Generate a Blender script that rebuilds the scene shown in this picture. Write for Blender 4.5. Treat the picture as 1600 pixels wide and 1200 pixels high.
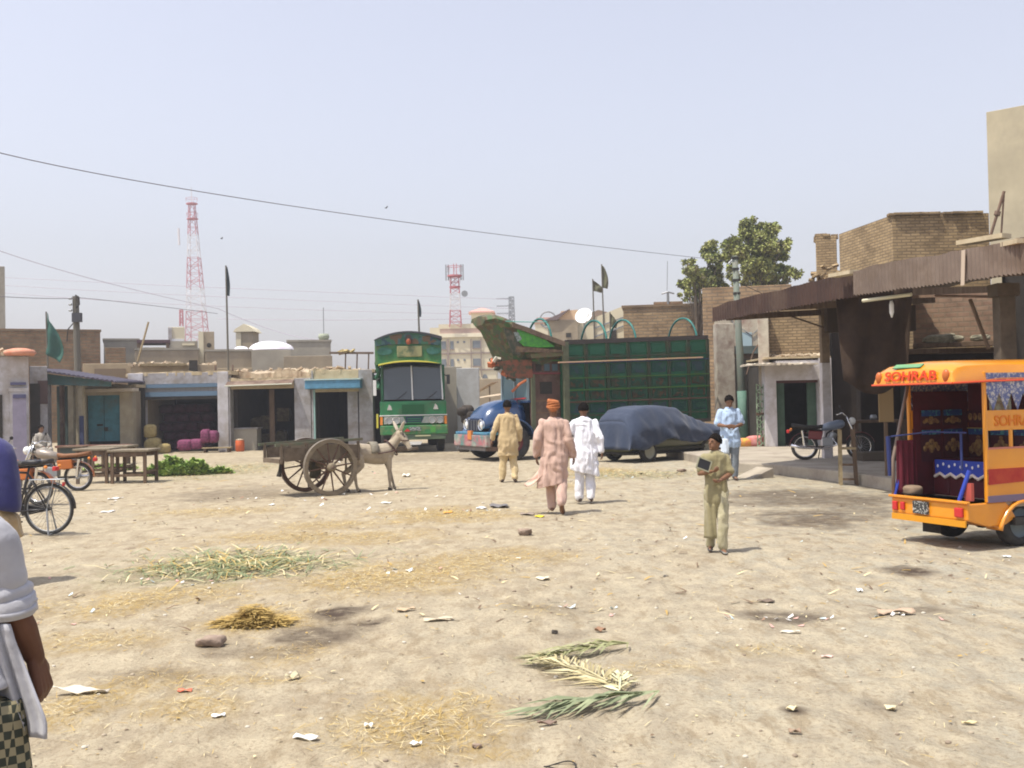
import bpy, math, random
import numpy as np
from mathutils import Vector, Matrix, Euler
from math import radians as R, sin, cos, pi
random.seed(7); rng=np.random.RandomState(11)
for o in list(bpy.data.objects): bpy.data.objects.remove(o)
SC=bpy.context.scene; COL=SC.collection

# ---------------------------------------------------------------- camera
FOC=1640.0; CH=1.70; PITCH=math.atan(28/FOC); ROLL=R(1.2)
F0=Vector((0,cos(PITCH),sin(PITCH))); U0=Vector((0,-sin(PITCH),cos(PITCH))); R0=Vector((1,0,0))
RV=cos(ROLL)*R0-sin(ROLL)*U0; UV=sin(ROLL)*R0+cos(ROLL)*U0
cd=bpy.data.cameras.new('camera'); cam=bpy.data.objects.new('camera',cd); COL.objects.link(cam)
M=Matrix((RV,UV,-F0)).transposed().to_4x4(); M.translation=(0,0,CH); cam.matrix_world=M
cd.sensor_width=36; cd.lens=36*FOC/1600; cd.clip_start=.05; cd.clip_end=6000
SC.camera=cam
# ---------------------------------------------------------------- sky and sun
AZ=Vector((-.857,-.515)); ELEV=R(67)
w=bpy.data.worlds.new('World'); SC.world=w; w.use_nodes=True; nt=w.node_tree
sky=nt.nodes.new('ShaderNodeTexSky'); sky.sky_type='NISHITA'; sky.sun_disc=False
sky.sun_elevation=ELEV; sky.sun_rotation=math.atan2(AZ.x,AZ.y)
sky.air_density=1.6; sky.dust_density=2.2; sky.ozone_density=1.5
hs=nt.nodes.new('ShaderNodeHueSaturation'); hs.inputs['Saturation'].default_value=.40
mu=nt.nodes.new('ShaderNodeMix'); mu.data_type='RGBA'; mu.blend_type='MULTIPLY'; mu.inputs[0].default_value=1
mu.inputs[7].default_value=(1.0,.975,1.075,1)
nt.links.new(sky.outputs[0],hs.inputs['Color']); nt.links.new(hs.outputs[0],mu.inputs[6])
nt.links.new(mu.outputs[2],nt.nodes['Background'].inputs[0])
nt.nodes['Background'].inputs[1].default_value=.15
sd=bpy.data.lights.new('sun','SUN'); sd.energy=4.7; sd.angle=R(.6); sd.color=(1,.945,.83)
so=bpy.data.objects.new('sun',sd); COL.objects.link(so)
S=Vector((AZ.x*cos(ELEV),AZ.y*cos(ELEV),sin(ELEV))); so.rotation_euler=S.to_track_quat('Z','Y').to_euler(); so.location=(0,0,60)
SC.view_settings.view_transform='Standard'; SC.view_settings.look='None'; SC.view_settings.exposure=.35; SC.view_settings.gamma=1
SC.cycles.filter_width=1.9; SC.render.resolution_x=1024; SC.render.resolution_y=768

# ---------------------------------------------------------------- picture to place
def ray(px,py): return F0*FOC+RV*(px-800)+UV*(600-py)
def P(px,py,Y):
    d=ray(px,py); return Vector((0,0,CH))+d*(Y/d.y)
def G(px,py,z=0):
    d=ray(px,py); return Vector((0,0,CH))+d*((z-CH)/d.z)
def PL(px,py,p0,n):
    d=ray(px,py); n=Vector((n[0],n[1],0)); o=Vector((0,0,CH)); return o+d*((Vector(p0)-o).dot(n)/d.dot(n))
def loc2(wp,loc,rz):
    v=Vector(wp)-Vector(loc); c,s=cos(-rz),sin(-rz); return Vector((v.x*c-v.y*s,v.x*s+v.y*c,v.z))
# ---------------------------------------------------------------- noise for meshes
_pt=rng.rand(256,256)
def vnoise(x,y):
    xi=np.floor(x).astype(int); yi=np.floor(y).astype(int); fx=x-xi; fy=y-yi
    fx=fx*fx*(3-2*fx); fy=fy*fy*(3-2*fy)
    a=_pt[xi&255,yi&255]; b=_pt[(xi+1)&255,yi&255]; c=_pt[xi&255,(yi+1)&255]; d=_pt[(xi+1)&255,(yi+1)&255]
    return (a*(1-fx)+b*fx)*(1-fy)+(c*(1-fx)+d*fx)*fy-.5
def fbm(x,y,o=4):
    x=np.asarray(x,float); y=np.asarray(y,float); r=0; a=1.
    for i in range(o): r=r+a*vnoise(x*2**i+17.3*i,y*2**i+5.1*i); a*=.5
    return r
# ---------------------------------------------------------------- materials
def NN(m): return m.node_tree.nodes
def mk(name,col,rough=.8,col2=None,scale=6,bump=.0,bscale=None,metal=0,detail=5,spec=.3,coat=0,alpha=1,lo=.35,hi=.65,stain=None,sscale=1.3,stretch=None,trans=0,sheen=0):
    m=bpy.data.materials.new(name); m.use_nodes=True; n=m.node_tree.nodes; l=m.node_tree.links
    b=n['Principled BSDF']; b.inputs['Roughness'].default_value=rough; b.inputs['Metallic'].default_value=metal
    b.inputs['Specular IOR Level'].default_value=spec; b.inputs['Coat Weight'].default_value=coat; b.inputs['Coat Roughness'].default_value=.15
    b.inputs['Transmission Weight'].default_value=trans; b.inputs['Sheen Weight'].default_value=sheen
    b.inputs['Base Color'].default_value=(*col,1); b.inputs['Alpha'].default_value=alpha
    tc=n.new('ShaderNodeTexCoord'); mp=n.new('ShaderNodeMapping'); l.new(tc.outputs['Object'],mp.inputs[0])
    if stretch: mp.inputs['Scale'].default_value=stretch
    out=None
    if col2:
        t=n.new('ShaderNodeTexNoise'); t.inputs['Scale'].default_value=scale; t.inputs['Detail'].default_value=detail; t.inputs['Roughness'].default_value=.65
        l.new(mp.outputs[0],t.inputs['Vector'])
        r=n.new('ShaderNodeValToRGB'); r.color_ramp.elements[0].position=lo; r.color_ramp.elements[1].position=hi
        r.color_ramp.elements[0].color=(*col,1); r.color_ramp.elements[1].color=(*col2,1)
        l.new(t.outputs['Fac'],r.inputs[0]); out=r.outputs[0]
    if stain:
        t=n.new('ShaderNodeTexNoise'); t.inputs['Scale'].default_value=sscale; t.inputs['Detail'].default_value=6; t.inputs['Roughness'].default_value=.7
        l.new(tc.outputs['Object'],t.inputs['Vector'])
        r=n.new('ShaderNodeValToRGB'); r.color_ramp.elements[0].position=.48; r.color_ramp.elements[1].position=.68
        l.new(t.outputs['Fac'],r.inputs[0])
        x=n.new('ShaderNodeMix'); x.data_type='RGBA'; l.new(r.outputs[0],x.inputs[0]); x.inputs[7].default_value=(*stain,1)
        if out: l.new(out,x.inputs[6])
        else: x.inputs[6].default_value=(*col,1)
        out=x.outputs[2]
    if out: l.new(out,b.inputs['Base Color'])
    if bump:
        t=n.new('ShaderNodeTexNoise'); t.inputs['Scale'].default_value=bscale or scale*3; t.inputs['Detail'].default_value=5
        l.new(mp.outputs[0],t.inputs['Vector']); bp=n.new('ShaderNodeBump'); bp.inputs['Strength'].default_value=bump; bp.inputs['Distance'].default_value=.03
        l.new(t.outputs['Fac'],bp.inputs['Height']); l.new(bp.outputs[0],b.inputs['Normal'])
    return m
def brick(name,c1,c2,mortar,bw=.23,bh=.075,ms=.012,stain=None):
    m=mk(name,c1,.95); n=NN(m); l=m.node_tree.links; b=n['Principled BSDF']
    tc=n.new('ShaderNodeTexCoord'); sp=n.new('ShaderNodeSeparateXYZ'); cb=n.new('ShaderNodeCombineXYZ'); ad=n.new('ShaderNodeMath'); ad.operation='ADD'
    l.new(tc.outputs['Object'],sp.inputs[0]); l.new(sp.outputs[0],ad.inputs[0]); l.new(sp.outputs[1],ad.inputs[1]); l.new(ad.outputs[0],cb.inputs[0]); l.new(sp.outputs[2],cb.inputs[1])
    nz=n.new('ShaderNodeTexNoise'); nz.inputs['Scale'].default_value=2.5; nz.inputs['Detail'].default_value=6
    l.new(tc.outputs['Object'],nz.inputs['Vector'])
    vm=n.new('ShaderNodeMix'); vm.data_type='VECTOR'; vm.inputs[0].default_value=.03; l.new(cb.outputs[0],vm.inputs[4]); l.new(nz.outputs['Color'],vm.inputs[5])
    t=n.new('ShaderNodeTexBrick'); t.inputs['Scale'].default_value=1; t.inputs['Brick Width'].default_value=bw; t.inputs['Row Height'].default_value=bh; t.inputs['Mortar Size'].default_value=ms
    t.inputs['Color1'].default_value=(*c1,1); t.inputs['Color2'].default_value=(*c2,1); t.inputs['Mortar'].default_value=(*mortar,1)
    l.new(vm.outputs[1],t.inputs['Vector'])
    x=n.new('ShaderNodeMix'); x.data_type='RGBA'; x.blend_type='MULTIPLY'; x.inputs[0].default_value=1
    r=n.new('ShaderNodeValToRGB'); r.color_ramp.elements[0].position=.3; r.color_ramp.elements[0].color=(.55,.5,.45,1); r.color_ramp.elements[1].position=.7; r.color_ramp.elements[1].color=(1.25,1.2,1.1,1)
    n2=n.new('ShaderNodeTexNoise'); n2.inputs['Scale'].default_value=1.1; n2.inputs['Detail'].default_value=8; n2.inputs['Roughness'].default_value=.7; l.new(vm.outputs[1],n2.inputs['Vector'])
    l.new(n2.outputs['Fac'],r.inputs[0]); l.new(t.outputs['Color'],x.inputs[6]); l.new(r.outputs[0],x.inputs[7]); l.new(x.outputs[2],b.inputs['Base Color'])
    bp=n.new('ShaderNodeBump'); bp.inputs['Strength'].default_value=.7; bp.inputs['Distance'].default_value=.02; l.new(t.outputs['Fac'],bp.inputs['Height']); bp.invert=True
    l.new(bp.outputs[0],b.inputs['Normal'])
    return m
MT={}
def mat(k,*a,**kw):
    if k not in MT: MT[k]=mk(k,*a,**kw)
    return MT[k]
# ---------------------------------------------------------------- mesh helpers
class MB:
    def __init__(s): s.v=[];s.f=[];s.mi=[]
    def add(s,vs,fs,mi=0):
        o=len(s.v); s.v+=[tuple(v) for v in vs]; s.f+=[tuple(i+o for i in f) for f in fs]; s.mi+=[mi]*len(fs); return s
    def bx(s,x0,x1,y0,y1,z0,z1,mi=0):
        return s.add([(x0,y0,z0),(x1,y0,z0),(x1,y1,z0),(x0,y1,z0),(x0,y0,z1),(x1,y0,z1),(x1,y1,z1),(x0,y1,z1)],
            [(0,3,2,1),(4,5,6,7),(0,1,5,4),(1,2,6,5),(2,3,7,6),(3,0,4,7)],mi)
    def box(s,c,d,rot=(0,0,0),mi=0):
        m=Euler(rot).to_matrix(); c=Vector(c); h=Vector(d)/2; k=len(s.v)
        s.bx(-h.x,h.x,-h.y,h.y,-h.z,h.z,mi); s.v[k:]=[tuple(c+m@Vector(v)) for v in s.v[k:]]; return s
    def beam(s,a,b,w,h,mi=0):
        a=Vector(a);b=Vector(b);d=(b-a); L=d.length; d.normalize(); up=Vector((0,0,1))
        if abs(d.z)>.95: up=Vector((0,1,0))
        y=up.cross(d).normalized(); z=d.cross(y); k=len(s.v); s.bx(0,L,-w/2,w/2,-h/2,h/2,mi)
        s.v[k:]=[tuple(a+d*v[0]+y*v[1]+z*v[2]) for v in s.v[k:]]; return s
    def tube(s,pts,r,n=8,mi=0,cap=True,fl=1.0,closed=False):
        pts=[Vector(p) for p in pts]; m=len(pts); rs=r if isinstance(r,(list,tuple)) else [r]*m; vs=[];prev=None
        for i,p in enumerate(pts):
            if closed: t=(pts[(i+1)%m]-pts[i-1]).normalized()
            else: t=(pts[min(i+1,m-1)]-pts[max(i-1,0)]).normalized()
            if prev is None:
                a=Vector((0,0,1)) if abs(t.z)<.9 else Vector((0,1,0)); y=a.cross(t).normalized()
            else: y=(prev-t*prev.dot(t)).normalized()
            prev=y; z=t.cross(y)
            for k in range(n):
                an=2*pi*k/n; vs.append(p+y*(cos(an)*rs[i])+z*(sin(an)*rs[i]*fl))
        fs=[]
        for i in range(m if closed else m-1):
            for k in range(n):
                a=i*n+k;b=i*n+(k+1)%n; c=((i+1)%m)*n+(k+1)%n; d=((i+1)%m)*n+k; fs.append((a,b,c,d))
        if cap and not closed: fs+=[tuple(range(n))[::-1],tuple(range((m-1)*n,m*n))]
        return s.add(vs,fs,mi)
    def cyl(s,a,b,r,n=16,mi=0): return s.tube([a,b],r,n,mi)
    def ell(s,c,r,n=12,mi=0,rot=None):
        if not isinstance(r,(tuple,list)): r=(r,r,r)
        vs=[];h=n//2+2; m=Euler(rot).to_matrix() if rot else None
        for i in range(h+1):
            t=pi*i/h
            for k in range(n):
                v=Vector((r[0]*sin(t)*cos(2*pi*k/n),r[1]*sin(t)*sin(2*pi*k/n),r[2]*cos(t)))
                if m: v=m@v
                vs.append(v+Vector(c))
        fs=[(i*n+k,(i+1)*n+k,(i+1)*n+(k+1)%n,i*n+(k+1)%n) for i in range(h) for k in range(n)]
        return s.add(vs,fs,mi)
    def caps(s,pr,n=12,mi=0):      # chain of (point, radius) with round ends, sampled
        pts=[];rs=[]
        for i in range(len(pr)-1):
            a,ra=pr[i];b,rb=pr[i+1];a=Vector(a);b=Vector(b)
            for k in range(3): pts.append(a.lerp(b,k/3)); rs.append(ra+(rb-ra)*k/3)
        pts.append(Vector(pr[-1][0])); rs.append(pr[-1][1])
        s.tube(pts,rs,n,mi); 
        for p,r in pr: s.ell(p,r*.99,n,mi)
        return s
    def prism(s,poly,y0,y1,mi=0,ax='y'):     # poly in (x,z), extruded along y
        n=len(poly)
        if ax=='y': vs=[(p[0],y0,p[1]) for p in poly]+[(p[0],y1,p[1]) for p in poly]
        elif ax=='x': vs=[(y0,p[0],p[1]) for p in poly]+[(y1,p[0],p[1]) for p in poly]
        else: vs=[(p[0],p[1],y0) for p in poly]+[(p[0],p[1],y1) for p in poly]
        fs=[tuple(range(n)),tuple(range(n,2*n))[::-1]]+[(i,(i+1)%n+0,(i+1)%n+n,i+n)[::-1] for i in range(n)]
        return s.add(vs,fs,mi)
    def loft(s,rings,mi=0,cap=True):
        n=len(rings[0]); m=len(rings); vs=[v for r in rings for v in r]
        fs=[(i*n+k,i*n+(k+1)%n,(i+1)*n+(k+1)%n,(i+1)*n+k) for i in range(m-1) for k in range(n)]
        if cap: fs+=[tuple(range(n))[::-1],tuple(range((m-1)*n,m*n))]
        return s.add(vs,fs,mi)
    def grid(s,rows,mi=0):
        n=len(rows[0]); vs=[v for r in rows for v in r]
        return s.add(vs,[(i*n+k,i*n+k+1,(i+1)*n+k+1,(i+1)*n+k) for i in range(len(rows)-1) for k in range(n-1)],mi)
    def torus(s,c,Rm,r,ax='y',n=32,k=8,mi=0,fl=1.0):
        pts=[]
        for i in range(n):
            a=2*pi*i/n
            if ax=='y': pts.append((c[0]+Rm*cos(a),c[1],c[2]+Rm*sin(a)))
            elif ax=='x': pts.append((c[0],c[1]+Rm*cos(a),c[2]+Rm*sin(a)))
            else: pts.append((c[0]+Rm*cos(a),c[1]+Rm*sin(a),c[2]))
        return s.tube(pts,r,k,mi,closed=True,fl=fl)
    def mesh(s,name,mats=()):
        me=bpy.data.meshes.new(name); me.from_pydata(s.v,[],s.f); me.validate()
        for m in mats: me.materials.append(m)
        if len(mats)>1 and len(me.polygons)==len(s.mi): me.polygons.foreach_set('material_index',s.mi)
        return me
    def build(s,name,mats,parent=None,smooth=False,bevel=0,loc=None,label=None,solid=0,fixn=True):
        if not isinstance(mats,(list,tuple)): mats=[mats]
        me=s.mesh(name,mats)
        if fixn:
            import bmesh
            b=bmesh.new(); b.from_mesh(me); bmesh.ops.recalc_face_normals(b,faces=b.faces); b.to_mesh(me); b.free()
        return link(name,me,parent,smooth,bevel,loc,label,solid)
def link(name,me,parent=None,smooth=False,bevel=0,loc=None,label=None,solid=0):
    o=bpy.data.objects.new(name,me); COL.objects.link(o)
    if parent: o.parent=parent
    if loc is not None: o.location=loc
    if smooth: me.polygons.foreach_set('use_smooth',[True]*len(me.polygons))
    if solid:
        md=o.modifiers.new('solid','SOLIDIFY'); md.thickness=solid; md.offset=0
    if bevel:
        md=o.modifiers.new('bevel','BEVEL'); md.width=bevel; md.segments=2; md.limit_method='ANGLE'
    if label: o['label']=label
    return o
def tag(o,label,cat,group=None):
    o['label']=label; o['category']=cat
    if group: o['group']=group
    return o
def thing(name,label,cat,loc=(0,0,0),rz=0,group=None):
    o=bpy.data.objects.new(name,None); COL.objects.link(o); o.location=loc; o.rotation_euler=(0,0,rz); o.empty_display_size=.2
    return tag(o,label,cat,group)
def struct(o): o['kind']='structure'; return o
def stuff(o): o['kind']='stuff'; return o
def copytree(o,parent=None,loc=None,rz=None,label=None,name=None):
    c=o.copy(); COL.objects.link(c); c.parent=parent
    if loc is not None: c.location=loc
    if rz is not None: c.rotation_euler=(0,0,rz)
    if label: c['label']=label
    for ch in list(o.children): copytree(ch,c)
    return c
def remesh(mb,name,m,voxel=.008,smooth=2,parent=None,disp=None):
    me=mb.mesh('t'); o=bpy.data.objects.new('t',me); COL.objects.link(o)
    md=o.modifiers.new('r','REMESH'); md.mode='VOXEL'; md.voxel_size=voxel
    if smooth: ms=o.modifiers.new('s','SMOOTH'); ms.factor=.5; ms.iterations=smooth
    dg=bpy.context.evaluated_depsgraph_get(); me2=bpy.data.meshes.new_from_object(o.evaluated_get(dg)); bpy.data.objects.remove(o)
    me2.name=name; me2.materials.clear(); me2.materials.append(m)
    if disp:
        n=len(me2.vertices); co=np.empty(n*3); me2.vertices.foreach_get('co',co); co=co.reshape(-1,3)
        no=np.empty(n*3); me2.vertices.foreach_get('normal',no); no=no.reshape(-1,3)
        co=co+no*disp(co)[:,None]; me2.vertices.foreach_set('co',co.ravel())
    return link(name,me2,parent,True)
def sack_mesh(mb,c,d,seed=0,mi=0,rot=0,p=.6):
    r=np.random.RandomState(seed); n=16; rows=[]
    for i in range(11):
        t=-pi/2+pi*i/10; ring=[]
        for k in range(n):
            a=2*pi*k/n; q=lambda v:math.copysign(abs(v)**p,v)
            x=q(cos(a))*abs(cos(t))**p*d[0]/2; y=q(sin(a))*abs(cos(t))**p*d[1]/2; z=q(sin(t))*d[2]/2
            j=1+.05*r.randn(); x*=j;y*=j
            ring.append((c[0]+x*cos(rot)-y*sin(rot),c[1]+x*sin(rot)+y*cos(rot),c[2]+z))
        rows.append(ring)
    return mb.loft(rows,mi)
def textmesh(txt,size,ext=.003):
    cu=bpy.data.curves.new('t','FONT'); cu.body=txt; cu.size=size; cu.extrude=ext; cu.align_x='CENTER'; cu.align_y='CENTER'; cu.offset=size*.02
    o=bpy.data.objects.new('t',cu); COL.objects.link(o); dg=bpy.context.evaluated_depsgraph_get()
    me=bpy.data.meshes.new_from_object(o.evaluated_get(dg)); bpy.data.objects.remove(o); return me
def blades(mb,c,n,spread,L,wd,mi=0,rise=.03,rg=random,yaw=None,gz=None):
    for i in range(n):
        a=rg.uniform(0,2*pi); q=rg.random()**.6 if False else rg.gauss(0,.45)
        u=rg.gauss(0,.45)*spread[0]; v=rg.gauss(0,.45)*spread[1]
        x=c[0]+u; y=c[1]+v; z=(gz(x,y) if gz else c[2])+.004+rg.random()*rise
        an=(yaw+rg.gauss(0,.5)) if yaw is not None else a; l=L*rg.uniform(.4,1.3)
        d=Vector((cos(an),sin(an),rg.uniform(-.12,.25)))*l; s=Vector((-sin(an),cos(an),rg.uniform(-.3,.3)))*wd*rg.uniform(.6,1.3)
        p=Vector((x,y,z)); m=p+d*.5+Vector((0,0,rg.uniform(0,.2)*l*.4))
        mb.add([p-s*.5,p+s*.5,m+s*.5,m-s*.5,p+d+s*.15,p+d-s*.15],[(0,1,2,3),(3,2,4,5)],mi)
# ================================================================ SETTING: ground
STR=[(405,968,95,24,1),(620,1125,180,55,.9),(190,945,95,20,.8),(110,1100,80,40,.8),(690,885,160,28,.7),(600,915,120,20,.6),(700,803,140,13,.9),
     (300,1100,100,26,.7),(240,1060,80,22,.6),(330,925,70,14,.5),(460,1015,80,18,.5),(520,820,110,8,.6),(880,760,60,6,.4),(930,735,90,7,.7),(730,1095,60,40,.5),(60,950,80,20,.4),(1200,1010,90,14,.3),(250,935,130,18,.7),(560,905,150,20,.8),(480,840,200,12,.7),(780,870,120,16,.6),(150,1000,120,18,.6),(400,1060,140,16,.55),(1000,1040,120,12,.35),(660,1160,140,30,.7),(330,800,120,8,.5),(840,955,60,16,.3)]
GRN=[(370,882,170,26,1),(880,1020,50,10,.4),(350,735,90,14,.7),(980,742,120,8,.6)]
DRK=[(525,960,48,11,1.),(580,972,48,9,.95),(480,992,75,16,.8),(440,1012,60,10,.5),(1280,778,170,18,.8),(1270,806,150,18,.85),(1340,795,90,14,.6),(1420,893,52,7,1),(1235,963,75,14,.8),
     (1240,1112,28,9,.9),(1460,950,75,10,.7),(370,770,110,14,.5),(860,950,70,14,.35),(900,990,40,8,.4),(1390,958,45,5,.6),(1380,1100,60,20,.35),(1190,740,100,8,.3),(350,1010,70,12,.5),(230,1050,90,12,.4),(640,715,300,8,.35),(90,838,60,5,.3)]
def gell(L):
    r=[]
    for px,py,w_,h_,s_ in L:
        c=G(px,py); a=G(px+w_,py); b=G(px,py-h_); b2=G(px,py+h_)
        r.append((c.x,c.y,abs(a.x-c.x),max(.05,(b.y-b2.y)/2),s_))
    return r
gS,gG,gD=gell(STR),gell(GRN),gell(DRK)
def emask(L,x,y):
    m=np.zeros_like(x)
    nz=fbm(x*1.7,y*1.7,4)*.9+fbm(x*7,y*7,3)*.5
    for cx,cy,a,b,s_ in L:
        d=np.sqrt(((x-cx)/a)**2+((y-cy)/b)**2)
        m=np.maximum(m,np.clip((1.15-d+nz*.75)*1.5,0,1)*s_)
    return m
def gh(x,y):
    x=np.asarray(x,float); y=np.asarray(y,float)
    r=np.hypot(x,y); f=np.clip((26-r)/18,0,1)
    z=fbm(x*.35,y*.35,3)*.06*f + fbm(x*1.3+3,y*1.3,3)*.035*f + np.clip(fbm(x*4,y*4+9,3),-.25,.6)*.022*f
    z=z+ (fbm(x*9,y*9,3)*.016)*np.clip((12-r)/8,0,1)
    z=z-np.clip(fbm(x*3.2+7,y*2.3,2)-.28,0,1)*.05*f          # trodden dents
    for a,b,c in ((-1.6,.16,.35),(2.4,-.05,.5),(.6,-.22,.3)):   # shallow cart and tyre ruts
        for o_ in (0,1.25):
            d=x-(a+b*y+c*np.sin(y*.28+a)+o_); z=z-.014*f*np.exp(-(d/.09)**2)*(.5+fbm(x*.8,y*.8,2))+.006*f*np.exp(-((np.abs(d)-.17)/.06)**2)
    return z-.012*f
def gz(x,y): return float(gh(np.array([x]),np.array([y]))[0])
def make_ground():
    th=np.concatenate([np.linspace(-180,-40,29)[:-1],np.linspace(-40,40,560),np.linspace(40,180,29)[1:]])
    rr=np.concatenate([[0,.7],np.geomspace(1.4,48,520),np.geomspace(52,4500,26)])
    T,Rr=np.meshgrid(np.radians(th),rr); X=Rr*np.sin(T); Y=Rr*np.cos(T)
    Z=gh(X,Y); nr,nc=X.shape
    co=np.stack([X,Y,Z],-1).reshape(-1,3)
    i=np.arange(nr-1)[:,None]*nc+np.arange(nc-1)[None,:]; F=np.stack([i,i+1,i+nc+1,i+nc],-1).reshape(-1,4)
    me=bpy.data.meshes.new('ground'); me.from_pydata(co.tolist(),[],F.tolist())
    a=me.color_attributes.new('patch','FLOAT_COLOR','POINT')
    x,y=co[:,0],co[:,1]
    near=(np.hypot(x,y)<60)
    c=np.zeros((len(x),4)); c[:,3]=1
    c[near,0]=emask(gS,x[near],y[near]); c[near,1]=emask(gG,x[near],y[near]); c[near,2]=emask(gD,x[near],y[near])
    a.data.foreach_set('color',c.ravel())
    import bmesh
    b=bmesh.new(); b.from_mesh(me); bmesh.ops.recalc_face_normals(b,faces=b.faces)
    if sum(f.normal.z for f in list(b.faces)[:50])<0: bmesh.ops.reverse_faces(b,faces=b.faces)
    b.to_mesh(me); b.free()
    m=mk('packed_dirt',(.46,.385,.27),.97,spec=.1); n=NN(m); l=m.node_tree.links; bs=n['Principled BSDF']
    tc=n.new('ShaderNodeTexCoord')
    def noise(sc,det=6,ro=.65,st=None):
        t=n.new('ShaderNodeTexNoise'); t.inputs['Scale'].default_value=sc; t.inputs['Detail'].default_value=det; t.inputs['Roughness'].default_value=ro
        if st:
            mp=n.new('ShaderNodeMapping'); mp.inputs['Scale'].default_value=st; l.new(tc.outputs['Object'],mp.inputs[0]); l.new(mp.outputs[0],t.inputs['Vector'])
        else: l.new(tc.outputs['Object'],t.inputs['Vector'])
        return t.outputs['Fac']
    def ramp(fac,stops):
        r=n.new('ShaderNodeValToRGB'); e=r.color_ramp.elements
        while len(e)<len(stops): e.new(.5)
        for k,(p,cc) in enumerate(stops): e[k].position=p; e[k].color=(*cc,1)
        l.new(fac,r.inputs[0]); return r.outputs[0]
    def mix(f,a_,b_,bt='MIX'):
        x_=n.new('ShaderNodeMix'); x_.data_type='RGBA'; x_.blend_type=bt
        if isinstance(f,float): x_.inputs[0].default_value=f
        else: l.new(f,x_.inputs[0])
        for k,q in ((6,a_),(7,b_)):
            if isinstance(q,tuple): x_.inputs[k].default_value=(*q,1)
            else: l.new(q,x_.inputs[k])
        return x_.outputs[2]
    base=ramp(noise(.22,4),[(.3,(.345,.287,.197)),(.52,(.37,.316,.225)),(.72,(.36,.326,.25))])
    # paler greyer earth on the right-hand foreground, drier yellow on the left
    sp=n.new('ShaderNodeSeparateXYZ'); l.new(tc.outputs['Object'],sp.inputs[0])
    mr=n.new('ShaderNodeMapRange'); mr.inputs[1].default_value=-1.0; mr.inputs[2].default_value=5; l.new(sp.outputs[0],mr.inputs[0])
    base=mix(mr.outputs[0],base,(.335,.32,.262))
    base=mix(ramp(noise(1.3,7,.7),[(.38,(.0,.0,.0)),(.64,(.6,.6,.6))]),base,(.26,.205,.14))
    base=mix(ramp(noise(4.5,7,.7,(1,.6,1)),[(.42,(0,0,0)),(.60,(.7,.7,.7))]),base,(.46,.395,.28))
    base=mix(ramp(noise(34,4,.7),[(.50,(0,0,0)),(.66,(.55,.55,.55))]),base,(.20,.155,.10))
    base=mix(ramp(noise(5,7,.75,(1,.35,1)),[(.52,(0,0,0)),(.62,(.6,.6,.6))]),base,(.24,.185,.115))
    at=n.new('ShaderNodeAttribute'); at.attribute_name='patch'; sc_=n.new('ShaderNodeSeparateColor'); l.new(at.outputs['Color'],sc_.inputs[0])
    def mul(a_,b_):
        q=n.new('ShaderNodeMath'); q.operation='MULTIPLY'; l.new(a_,q.inputs[0])
        if isinstance(b_,float): q.inputs[1].default_value=b_
        else: l.new(b_,q.inputs[1])
        return q.outputs[0]
    fine=ramp(noise(22,5,.8,(1,.5,1)),[(.40,(.15,.15,.15)),(.6,(1,1,1))])
    base=mix(mul(mul(sc_.outputs[0],fine),.95),base,(.31,.215,.075))
    base=mix(mul(mul(sc_.outputs[1],fine),.65),base,(.19,.19,.085))
    base=mix(mul(sc_.outputs[2],ramp(noise(6,5,.8,(.6,1.3,1)),[(.36,(.45,.45,.45)),(.54,(1,1,1))])),base,(.075,.055,.042))
    l.new(base,bs.inputs['Base Color'])
    add=n.new('ShaderNodeMath'); add.operation='ADD'; l.new(noise(7,8,.68),add.inputs[0]); l.new(mul(noise(38,4,.7),.2),add.inputs[1])
    bp=n.new('ShaderNodeBump'); bp.inputs['Strength'].default_value=1.0; bp.inputs['Distance'].default_value=.045; l.new(add.outputs[0],bp.inputs['Height']); l.new(bp.outputs[0],bs.inputs['Normal'])
    me.materials.append(m)
    return struct(link('ground',me,None,True))
make_ground()

# ---- common materials
plas=mat('plaster_grey',(.36,.35,.37),.9,(.24,.225,.22),3,.3,stain=(.22,.19,.16))
plasw=mat('plaster_white',(.52,.51,.54),.9,(.36,.34,.33),2.5,.3,stain=(.32,.28,.24),sscale=.9)
plasy=mat('plaster_yellow',(.39,.34,.24),.9,(.29,.245,.17),2.5,.3,stain=(.30,.26,.2))
tan=mat('render_tan',(.34,.28,.20),.95,(.27,.22,.155),1.2,.25,stain=(.24,.2,.15),sscale=.5)
tan2=mat('render_grey',(.36,.33,.27),.95,(.29,.26,.21),1,.2,stain=(.26,.24,.2),sscale=.4)
mud=mat('mud_roof',(.46,.38,.25),.97,(.36,.28,.17),2.2,.6)
rub=mat('rubble',(.50,.42,.30),.95,(.33,.24,.16),3,.4)
cream=mat('cream_paint',(.64,.58,.42),.85,(.58,.52,.38),.6)
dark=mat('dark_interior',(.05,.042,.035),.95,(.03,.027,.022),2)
wood=mat('old_wood',(.17,.115,.075),.85,(.10,.065,.04),9,.4,stretch=(1,1,.15))
woodl=mat('pale_wood',(.36,.29,.17),.85,(.24,.18,.10),9,.3)
steel=mat('dull_steel',(.30,.31,.32),.5,metal=.7)
rust=mat('rusty_sheet',(.16,.10,.07),.85,(.09,.06,.045),3,.2,stain=(.24,.18,.14))
blk=mat('black_rubber',(.025,.025,.025),.85,(.05,.045,.04),12,.2)
chrome=mat('chrome',(.7,.7,.7),.2,metal=1)
glass=mat('dark_glass',(.03,.035,.04),.12,spec=.6)
bl=mat('blue_green_paint',(.06,.20,.24),.7,(.045,.14,.17),4,.1,stain=(.08,.12,.12))
brk=brick('brick_brown',(.27,.18,.11),(.20,.13,.08),(.2,.16,.11),.5,.16,.03)
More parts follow.
